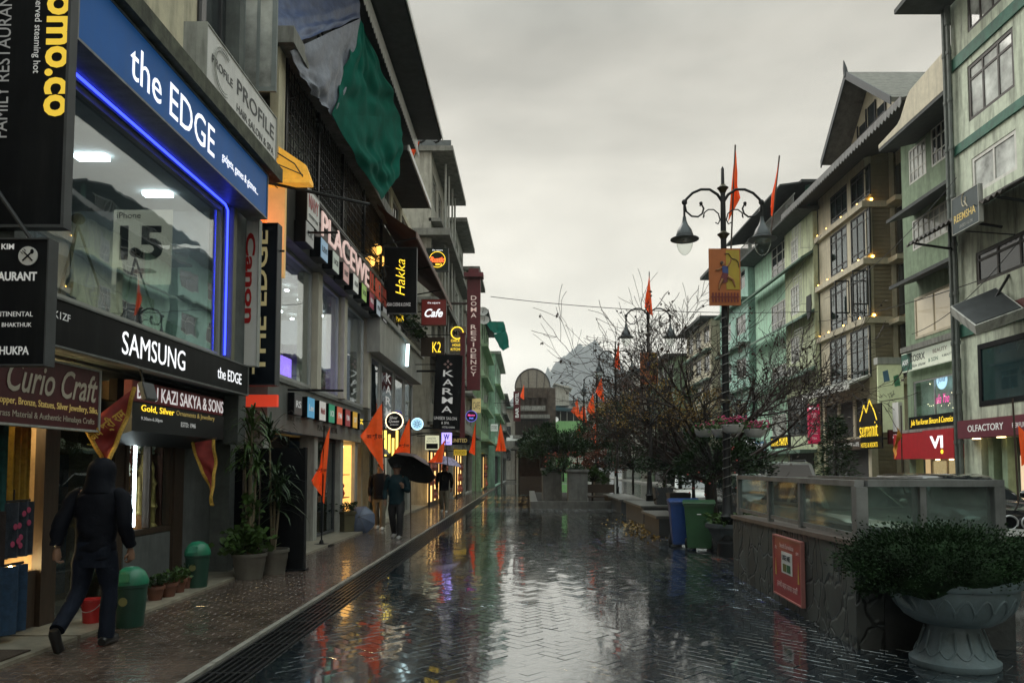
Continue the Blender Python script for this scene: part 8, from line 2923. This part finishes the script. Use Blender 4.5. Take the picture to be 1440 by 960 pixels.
TORSO = [(.78, 0, .0, .165, .115), (.80, 0, .0, .178, .128), (.86, 0, .0, .168, .122), (.95, 0, .0, .172, .126), (1.10, 0, .01, .18, .13), (1.25, 0, .02, .195, .132), (1.36, 0, .03, .195, .118), (1.42, 0, .035, .155, .10), (1.46, 0, .04, .10, .085), (1.48, 0, .04, .07, .07)]
HIPS = [(.72, 0, 0, .165, .115), (.82, 0, 0, .175, .125), (.95, 0, 0, .165, .12)]
# ---- hooded man walking away
pm = thing('person', 'man in dark hooded jacket and dark trousers walking away past the curio shop', 'person', (0, 0, 0))
hb = MB()
hand(hb, (.285, .06, .86), (.02, .16, -1), (-.9, .3, 0))
hand(hb, (-.29, -.10, .88), (-.02, .05, -1), (.9, .3, 0))
skin('body', [('pel', (0, 0, .93), .105, None), ('sp', (0, .01, 1.10), .11, 'pel'), ('ch', (0, .04, 1.32), .12, 'sp'), ('nk', (0, .055, 1.46), .055, 'ch'), ('hd', (0, .08, 1.56), .075, 'nk'), ('tp', (0, .08, 1.63), .065, 'hd'),
              ('sr', (.19, .03, 1.38), .06, 'ch'), ('er', (.26, -.02, 1.12), .045, 'sr'), ('wr', (.285, .06, .88), .030, 'er'), ('sl', (-.19, .03, 1.38), .06, 'ch'), ('el', (-.27, -.08, 1.12), .045, 'sl'), ('wl', (-.29, -.10, .90), .030, 'el'),
              ('hr', (.10, .0, .88), .085, 'pel'), ('kr', (.11, .05, .50), .058, 'hr'), ('ar', (.11, .02, .09), .04, 'kr'), ('hl', (-.10, -.01, .88), .085, 'pel'), ('kl', (-.12, -.03, .50), .058, 'hl'), ('al', (-.13, -.33, .23), .04, 'kl')],
     M_skin, pm, extra=hb)
M_jk = mat('dark navy jacket nylon', (.005, .006, .010), rough=.7, spec=.1, var=.35, scale=3, bump=.7, bscale=9)
garment('jacket', TORSO, [([(.15, .03, 1.40), (.22, .02, 1.33), (.262, -.03, 1.13), (.275, .01, 1.0), (.283, .05, .90)], [.058, .074, .064, .058, .048]), ([(-.15, .03, 1.40), (-.22, .02, 1.33), (-.268, -.08, 1.13), (-.288, -.09, 1.0), (-.295, -.10, .92)], [.058, .074, .064, .058, .048])], M_jk, pm, .022, 1)
garment('hood', [(1.40, 0, .03, .145, .12), (1.46, 0, .035, .125, .115), (1.54, 0, .06, .115, .125), (1.62, 0, .075, .112, .13), (1.68, 0, .08, .088, .10), (1.715, 0, .08, .045, .055), (1.722, 0, .08, .01, .01)], [], M_jk, pm, .004, 4)
M_tr = mat('dark blue trousers', (.007, .010, .019), rough=.8, spec=.15, var=.4, scale=5, bump=.6, bscale=14)
garment('trousers', HIPS, [([(.09, 0, .86), (.10, .02, .70), (.112, .045, .50), (.112, .03, .30), (.11, .01, .07)], [.09, .095, .072, .067, .066]), ([(-.09, 0, .86), (-.105, -.01, .70), (-.122, -.03, .51), (-.13, -.17, .36), (-.135, -.35, .22)], [.09, .095, .072, .068, .064])], M_tr, pm, .009, 2)
mb = MB()
mb.tube([(.11, -.07, .045), (.11, -.02, .055), (.11, .08, .045), (.115, .17, .032), (.115, .21, .026)], [.036, .05, .046, .046, .022], 12)
mb.build('shoe', M_shoe, pm, smooth=True)
mb = MB()
mb.tube([(-.135, -.40, .23), (-.135, -.385, .19), (-.14, -.34, .11), (-.14, -.295, .035), (-.14, -.275, .022)], [.034, .048, .045, .046, .024], 12)
mb.build('shoe', M_shoe, pm, smooth=True)
pm.location = (-3.99, 6.95, .02)
pm.rotation_euler = (0, 0, math.radians(4))

# ---- man with the black umbrella, walking towards us (faces -y)
pu = thing('person', 'man in teal jacket and cap holding a black umbrella walking towards the viewer', 'person', (0, 0, 0))
hb = MB()
hand(hb, (-.26, -.08, .86), (0, -.1, -1), (.9, -.2, 0))
# raised hand gripping the shaft
hand(hb, (.20, -.24, 1.18), (-.35, -.1, .95), (-.6, .6, .2))
head_face(hb, V((0, -.01, 1.60)), (0, -1, -.05))
skin('body', [('pel', (0, 0, .93), .11, None), ('sp', (0, .0, 1.12), .12, 'pel'), ('ch', (0, .0, 1.33), .125, 'sp'), ('nk', (0, -.0, 1.47), .056, 'ch'), ('hd', (0, -.015, 1.57), .078, 'nk'), ('tp', (0, -.005, 1.64), .078, 'hd'),
              ('sl', (-.19, 0, 1.38), .06, 'ch'), ('el', (-.26, .03, 1.12), .045, 'sl'), ('wl', (-.26, -.06, .88), .03, 'el'), ('sr', (.19, 0, 1.38), .06, 'ch'), ('er', (.27, -.05, 1.12), .045, 'sr'), ('wr', (.21, -.23, 1.17), .03, 'er'),
              ('hr', (.10, 0, .88), .09, 'pel'), ('kr', (.11, -.12, .50), .058, 'hr'), ('ar', (.11, -.12, .09), .04, 'kr'), ('hl', (-.10, 0, .88), .09, 'pel'), ('kl', (-.10, -.0, .50), .058, 'hl'), ('al', (-.10, .18, .13), .04, 'kl')], M_skin, pu, extra=hb)
M_tj = mat('dark teal jacket', (.007, .026, .034), rough=.6, spec=.2, var=.3, scale=4, bump=.6, bscale=10)
garment('jacket', [(z, x, y - .03, rx, ry) for z, x, y, rx, ry in TORSO], [([(-.15, 0, 1.40), (-.22, 0, 1.33), (-.275, .03, 1.12), (-.275, -.02, 1.0), (-.265, -.06, .90)], [.058, .073, .063, .057, .047]), ([(.15, 0, 1.40), (.22, 0, 1.33), (.275, -.04, 1.12), (.25, -.14, 1.13), (.215, -.22, 1.165)], [.058, .073, .065, .06, .048])], M_tj, pu, .010, 7)
garment('trousers', HIPS, [([(.09, 0, .86), (.10, -.06, .68), (.112, -.115, .50), (.112, -.12, .30), (.11, -.12, .07)], [.098, .105, .08, .073, .066]), ([(-.09, 0, .86), (-.10, 0, .70), (-.102, .0, .50), (-.10, .09, .30), (-.10, .18, .12)], [.098, .105, .08, .073, .066])], mat('black trousers', (.012, .012, .014), rough=.7, var=.3), pu, .008, 3)
MB().tube([(.11, -.03, .045), (.11, -.10, .055), (.11, -.20, .042), (.11, -.29, .028), (.11, -.32, .024)], [.034, .048, .044, .044, .02], 12).build('shoe', mat('grey trainer', (.3, .3, .29), rough=.6), pu, smooth=True)
MB().tube([(-.10, .24, .10), (-.10, .19, .09), (-.10, .10, .05), (-.10, .02, .03), (-.10, -.01, .024)], [.032, .046, .044, .044, .02], 12).build('shoe', MATS['grey trainer'], pu, smooth=True)
mb = MB()
mb.ball((0, .012, 1.665), .094, .105, .062, 14, 8)
mb.prism([(-.07, -.08, 1.655), (.07, -.08, 1.655), (.05, -.165, 1.64), (-.05, -.165, 1.64)], (0, 0, .012))
mb.build('cap', mat('dark cap cloth', (.02, .025, .03), rough=.8), pu, smooth=True)
mb = MB()
for k in (-1, 1):
    mb.ball((.030 * k, -.086, 1.607), .011, .006, .007, 8, 5)
mb.build('eyes', M_black, pu)
pu.location = (-3.02, 17.3, .02)
pu.rotation_euler = (0, 0, math.radians(-6))
uh = umbrella('open black umbrella held tilted by the man in the teal jacket', mat('black umbrella cloth with pink edge', (.05, .018, .02), rough=.45, var=.4, scale=2), mat('black umbrella lining', (.006, .006, .007), rough=.7), .60, .30)
uh.location = (-2.70, 17.42, 1.62)
uh.rotation_euler = (math.radians(-30), math.radians(20), 0)

# ---- man behind the flag
pf_ = thing('person', 'man in black jacket and khaki trousers walking behind the largest saffron flag', 'person', (0, 0, 0))
hb = MB()
hand(hb, (-.25, -.08, .84), (0, -.1, -1), (.9, -.2, 0))
hand(hb, (.25, .05, .85), (0, .1, -1), (-.9, -.2, 0))
head_face(hb, V((0, -.01, 1.62)), (0, -1, 0))
skin('body', [('pel', (0, 0, .95), .105, None), ('sp', (0, 0, 1.14), .11, 'pel'), ('ch', (0, 0, 1.35), .12, 'sp'), ('nk', (0, 0, 1.49), .056, 'ch'), ('hd', (0, -.01, 1.59), .078, 'nk'), ('tp', (0, 0, 1.67), .076, 'hd'),
              ('sl', (-.19, 0, 1.40), .06, 'ch'), ('el', (-.25, .03, 1.12), .045, 'sl'), ('wl', (-.25, -.06, .86), .03, 'el'), ('sr', (.19, 0, 1.40), .06, 'ch'), ('er', (.25, .05, 1.12), .045, 'sr'), ('wr', (.25, .03, .87), .03, 'er'),
              ('hr', (.10, 0, .90), .09, 'pel'), ('kr', (.10, -.12, .51), .058, 'hr'), ('ar', (.10, -.14, .09), .04, 'kr'), ('hl', (-.10, 0, .90), .09, 'pel'), ('kl', (-.10, .02, .51), .058, 'hl'), ('al', (-.10, .20, .13), .04, 'kl')], M_skin, pf_, extra=hb)
M_bj = mat('black jacket cloth', (.006, .006, .009), rough=.7, spec=.1, var=.3, bump=.5, bscale=10)
garment('jacket', [(z + .02, x, y - .03, rx, ry) for z, x, y, rx, ry in TORSO], [([(-.15, 0, 1.41), (-.22, 0, 1.34), (-.265, .03, 1.12), (-.265, -.02, 1.0), (-.255, -.06, .89)], [.058, .073, .063, .057, .047]), ([(.15, 0, 1.41), (.22, 0, 1.34), (.265, .04, 1.12), (.26, .04, 1.0), (.255, .03, .89)], [.058, .073, .063, .057, .047])], M_bj, pf_, .010, 9)
garment('trousers', HIPS, [([(.09, 0, .86), (.10, -.06, .68), (.10, -.115, .50), (.10, -.13, .30), (.10, -.14, .07)], [.098, .105, .08, .075, .068]), ([(-.09, 0, .86), (-.10, 0, .70), (-.102, .02, .50), (-.10, .10, .30), (-.10, .20, .12)], [.098, .105, .08, .075, .068])], mat('khaki trousers', (.14, .125, .09), rough=.8, var=.25, bump=.4), pf_, .008, 5)
M_ws = mat('white trainer', (.5, .5, .48), rough=.5)
MB().tube([(.10, -.05, .045), (.10, -.13, .055), (.10, -.22, .042), (.10, -.31, .028), (.10, -.34, .024)], [.034, .048, .044, .044, .02], 12).build('shoe', M_ws, pf_, smooth=True)
MB().tube([(-.10, .26, .10), (-.10, .21, .09), (-.10, .12, .05), (-.10, .04, .03), (-.10, .01, .024)], [.032, .046, .044, .044, .02], 12).build('shoe', M_ws, pf_, smooth=True)
MB().ball((0, .015, 1.69), .088, .10, .06, 12, 8).build('hair', M_hair, pf_, smooth=True)
mb = MB()
for k in (-1, 1):
    mb.ball((.030 * k, -.088, 1.627), .011, .006, .007, 8, 5)
mb.build('eyes', M_black, pf_)
q_ = atz(534, 744, .02)
pf_.location = (q_.x, q_.y, .02)
uh2 = umbrella('pale violet patterned umbrella seen at the shop fronts beyond the walking men', mat('violet patterned umbrella cloth', (.30, .26, .42), rough=.5, var=.6, scale=12), M_dkgrey, .6, .28)
uh2.location = aty(626, 652, 27)
uh2.rotation_euler = (0, math.radians(10), 0)
# its holder
ph_ = copy_tree(pf_, (aty(626, 652, 27).x - .05, 27.2, .02), label='distant person in dark clothes standing under the violet patterned umbrella')

# ================================================================== vehicles
M_tyre = M_rubber
M_rim = mat('alloy wheel', (.3, .3, .31), rough=.35, metal=.7, var=.1)
M_cg = mat('car window glass', (.012, .015, .017), rough=.03, var=.2, spec=1.0)
M_hl = mat('headlamp lens', (.55, .56, .55), rough=.1, var=.1, coat=1.0)
M_tl = mat('red tail lamp', (.3, .01, .01), rough=.2, coat=1.0)


def car(label, paint, st, gh, W, name='parked_car', cat='car', grille='kidney', rack=False, whl=.33, axle=(.85, 3.5)):
    """st: body stations (y, halfwidth, bottom, top), nose at y=0 looking along -y; gh: greenhouse (y0 base, y1 base, y0 roof, y1 roof, belt z, roof z)"""
    t = thing(name, label, cat, (0, 0, 0), group='cars parked along the road')
    mb = MB()
    prof = []
    for (y, w_, zb, zt_) in st:
        prof.append([(-w_ * .93, y, zb), (-w_, y, zb + .12), (-w_, y, zb + (zt_ - zb) * .62), (-w_ * .95, y, zt_ - .05), (-w_ * .80, y, zt_), (0, y, zt_ + .025), (w_ * .80, y, zt_), (w_ * .95, y, zt_ - .05), (w_, y, zb + (zt_ - zb) * .62), (w_, y, zb + .12), (w_ * .93, y, zb)])
    n = len(prof[0])
    vs = [p for pr in prof for p in pr]
    fs = []
    for i in range(len(prof) - 1):
        for j in range(n):
            j2 = (j + 1) % n
            fs.append((i * n + j, i * n + j2, (i + 1) * n + j2, (i + 1) * n + j))
    fs.append(tuple(range(n)))
    fs.append(tuple(range((len(prof) - 1) * n, len(prof) * n)))
    mb.add(vs, fs)
    mb.build('body', paint, t, smooth=True)
    y0, y1, r0, r1, zb, zr = gh
    wb, wr_ = W / 2 * .90, W / 2 * .70
    mb = MB()
    mb.add([(-wb, y0, zb), (wb, y0, zb), (wb, y1, zb), (-wb, y1, zb), (-wr_, r0, zr), (wr_, r0, zr), (wr_, r1, zr), (-wr_, r1, zr),
            (-wr_ * .8, r0 + .25, zr + .05), (wr_ * .8, r0 + .25, zr + .05), (wr_ * .8, r1 - .2, zr + .05), (-wr_ * .8, r1 - .2, zr + .05)],
           [(0, 3, 2, 1), (8, 9, 10, 11), (4, 5, 9, 8), (5, 6, 10, 9), (6, 7, 11, 10), (7, 4, 8, 11), (0, 1, 5, 4), (1, 2, 6, 5), (2, 3, 7, 6), (3, 0, 4, 7)])
    mb.build('cabin', paint, t, bevel=.03, smooth=True)

    def face(a, b, c, d, ins, nm):
        a, b, c, d = V(a), V(b), V(c), V(d)
        ce = (a + b + c + d) / 4
        nn = (b - a).cross(d - a).normalized()
        if nn.dot(ce - V((0, (y0 + y1) / 2, (zb + zr) / 2))) < 0:
            nn = -nn
        q = [ce + (p - ce) * ins + nn * .006 for p in (a, b, c, d)]
        MB().prism(q, nn * -.01).build(nm, M_cg, t)
    face((-wb, y0, zb), (wb, y0, zb), (wr_, r0, zr), (-wr_, r0, zr), .88, 'windscreen')
    face((-wb, y1, zb), (wb, y1, zb), (wr_, r1, zr), (-wr_, r1, zr), .86, 'rear_window')
    for s in (-1, 1):
        m0, m1 = y0 + (y1 - y0) * .5, r0 + (r1 - r0) * .48
        face((s * wb, y0 + .12, zb + .04), (s * wb, m0 - .03, zb + .04), (s * wr_, m1 - .03, zr), (s * wr_, r0 + .02, zr), .88, 'side_window')
        face((s * wb, m0 + .03, zb + .04), (s * wb, y1 - .15, zb + .04), (s * wr_, r1 - .05, zr), (s * wr_, m1 + .03, zr), .88, 'side_window')
        MB().ball((s * (W / 2 + .08), y0 + .35, zb + .10), .10, .07, .075, 10, 7).build('mirror', paint, t, smooth=True)
        for ya in axle:
            w_ = MB().lathe([(.10, -.10), (whl - .05, -.10), (whl, -.06), (whl, .06), (whl - .05, .10), (.10, .10)], (s * (W / 2 - .09), ya, whl), 24, Matrix.Rotation(PI / 2, 3, 'Y')).build('wheel', M_tyre, t, smooth=True)
            MB().lathe([(.02, -.108), (whl * .62, -.104), (whl * .62, .104), (.02, .108)], (s * (W / 2 - .09), ya, whl), 18, Matrix.Rotation(PI / 2, 3, 'Y')).build('rim', M_rim, w_)
        zf = st[1][3]
        MB().ball((s * W * .36, .10, zf - .13), .17, .09, .075, 14, 8).build('headlight', M_hl, t, smooth=True)
        MB().ball((s * W * .38, st[-1][0] - .04, st[-2][3] - .18), .13, .07, .09, 12, 7).build('tail_light', M_tl, t, smooth=True)
    zf = st[1][3]
    if grille == 'kidney':
        for s in (-1, 1):
            MB().tube([(s * .16 + .13 * math.cos(a), -.03, zf - .17 + .11 * math.sin(a)) for a in [i * PI / 10 for i in range(20)]], .016, 6, closed=True).build('grille_ring', M_alum, t, smooth=True)
            MB().prism([(s * .16 + .12 * math.cos(a), -.012, zf - .17 + .10 * math.sin(a)) for a in [i * PI / 8 for i in range(16)]], (0, .03, 0)).build('grille', M_black, t)
    else:
        MB().box(-.38, .38, -.02, .03, zf - .24, zf - .10).build('grille', M_black, t)
    MB().box(-W * .40, W * .40, -.035, .05, st[0][2] + .05, st[0][2] + .20).build('bumper_intake', M_black, t, bevel=.02)
    MB().box(-.26, .26, -.05, -.036, st[0][2] + .22, st[0][2] + .33).build('number_plate', M_white, t)
    if rack:
        mb = MB()
        for s in (-1, 1):
            mb.tube([(s * wr_ * .85, r0 + .3, zr + .04), (s * wr_ * .85, r0 + .4, zr + .10), (s * wr_ * .85, r1 - .4, zr + .10), (s * wr_ * .85, r1 - .3, zr + .04)], .018, 6)
        mb.build('roof_rail', M_iron, t)
    return t


suv_st = [(0, .78, .36, .80), (.10, .86, .34, .96), (.45, .90, .32, 1.06), (1.3, .92, .30, 1.12), (3.3, .92, .30, 1.12), (4.2, .90, .32, 1.08), (4.4, .84, .36, .98)]
sed_st = [(0, .74, .30, .64), (.10, .82, .28, .74), (.5, .86, .26, .84), (1.2, .88, .26, .92), (3.4, .88, .26, .95), (4.1, .86, .28, .97), (4.35, .78, .34, .82)]
M_blackcar = mat('black car paint', (.008, .009, .011), rough=.12, var=.1, coat=1.0)
M_goldcar = mat('pale champagne car paint', (.36, .33, .26), rough=.25, metal=.3, var=.08, coat=1.0)
M_whitecar = mat('white car paint', (.55, .55, .52), rough=.25, var=.06, coat=1.0)
M_greycar = mat('grey car paint', (.08, .09, .095), rough=.25, metal=.3, var=.1, coat=1.0)
c1_ = car('black car with twin ringed grille facing the viewer at the right edge', M_blackcar, suv_st, (1.15, 4.25, 1.85, 3.9, 1.09, 1.50), 1.84)
p = aty(1436, 740, 11.2)
c1_.location = (7.85, 12.0, -.02)
c1_.rotation_euler = (0, 0, math.radians(-3))
c2_ = car('pale champagne saloon seen through the right panes of the glass railing', M_goldcar, sed_st, (1.0, 3.8, 1.75, 3.1, .93, 1.42), 1.74, grille='bar')
c2_.location = (6.2, 12.4, -.02)
c2_.rotation_euler = (0, 0, math.radians(8))
c3_ = car('dark grey saloon parked behind the champagne one', M_greycar, sed_st, (1.0, 3.8, 1.75, 3.1, .93, 1.42), 1.74, grille='bar')
c3_.location = (7.2, 21.5, -.02)
c3_.rotation_euler = (0, 0, math.radians(4))
c4_ = car('pale grey jeep with dark roof rails behind the stairwell railing', mat('pale grey car paint', (.2, .21, .2), rough=.25, var=.1, coat=1.0), suv_st, (1.05, 4.3, 1.55, 4.15, 1.12, 1.80), 1.84, grille='bar', rack=True)
c4_.location = (8.35, 22.8, -.02)
c4_.rotation_euler = (0, 0, math.radians(172))
c4_.location = (8.6, 27.0, -.02)
c5_ = car('white car seen between the planters beyond the bins', M_whitecar, sed_st, (1.0, 3.8, 1.75, 3.1, .93, 1.42), 1.74, grille='bar')
c5_.location = (6.0, 25.5, -.02)
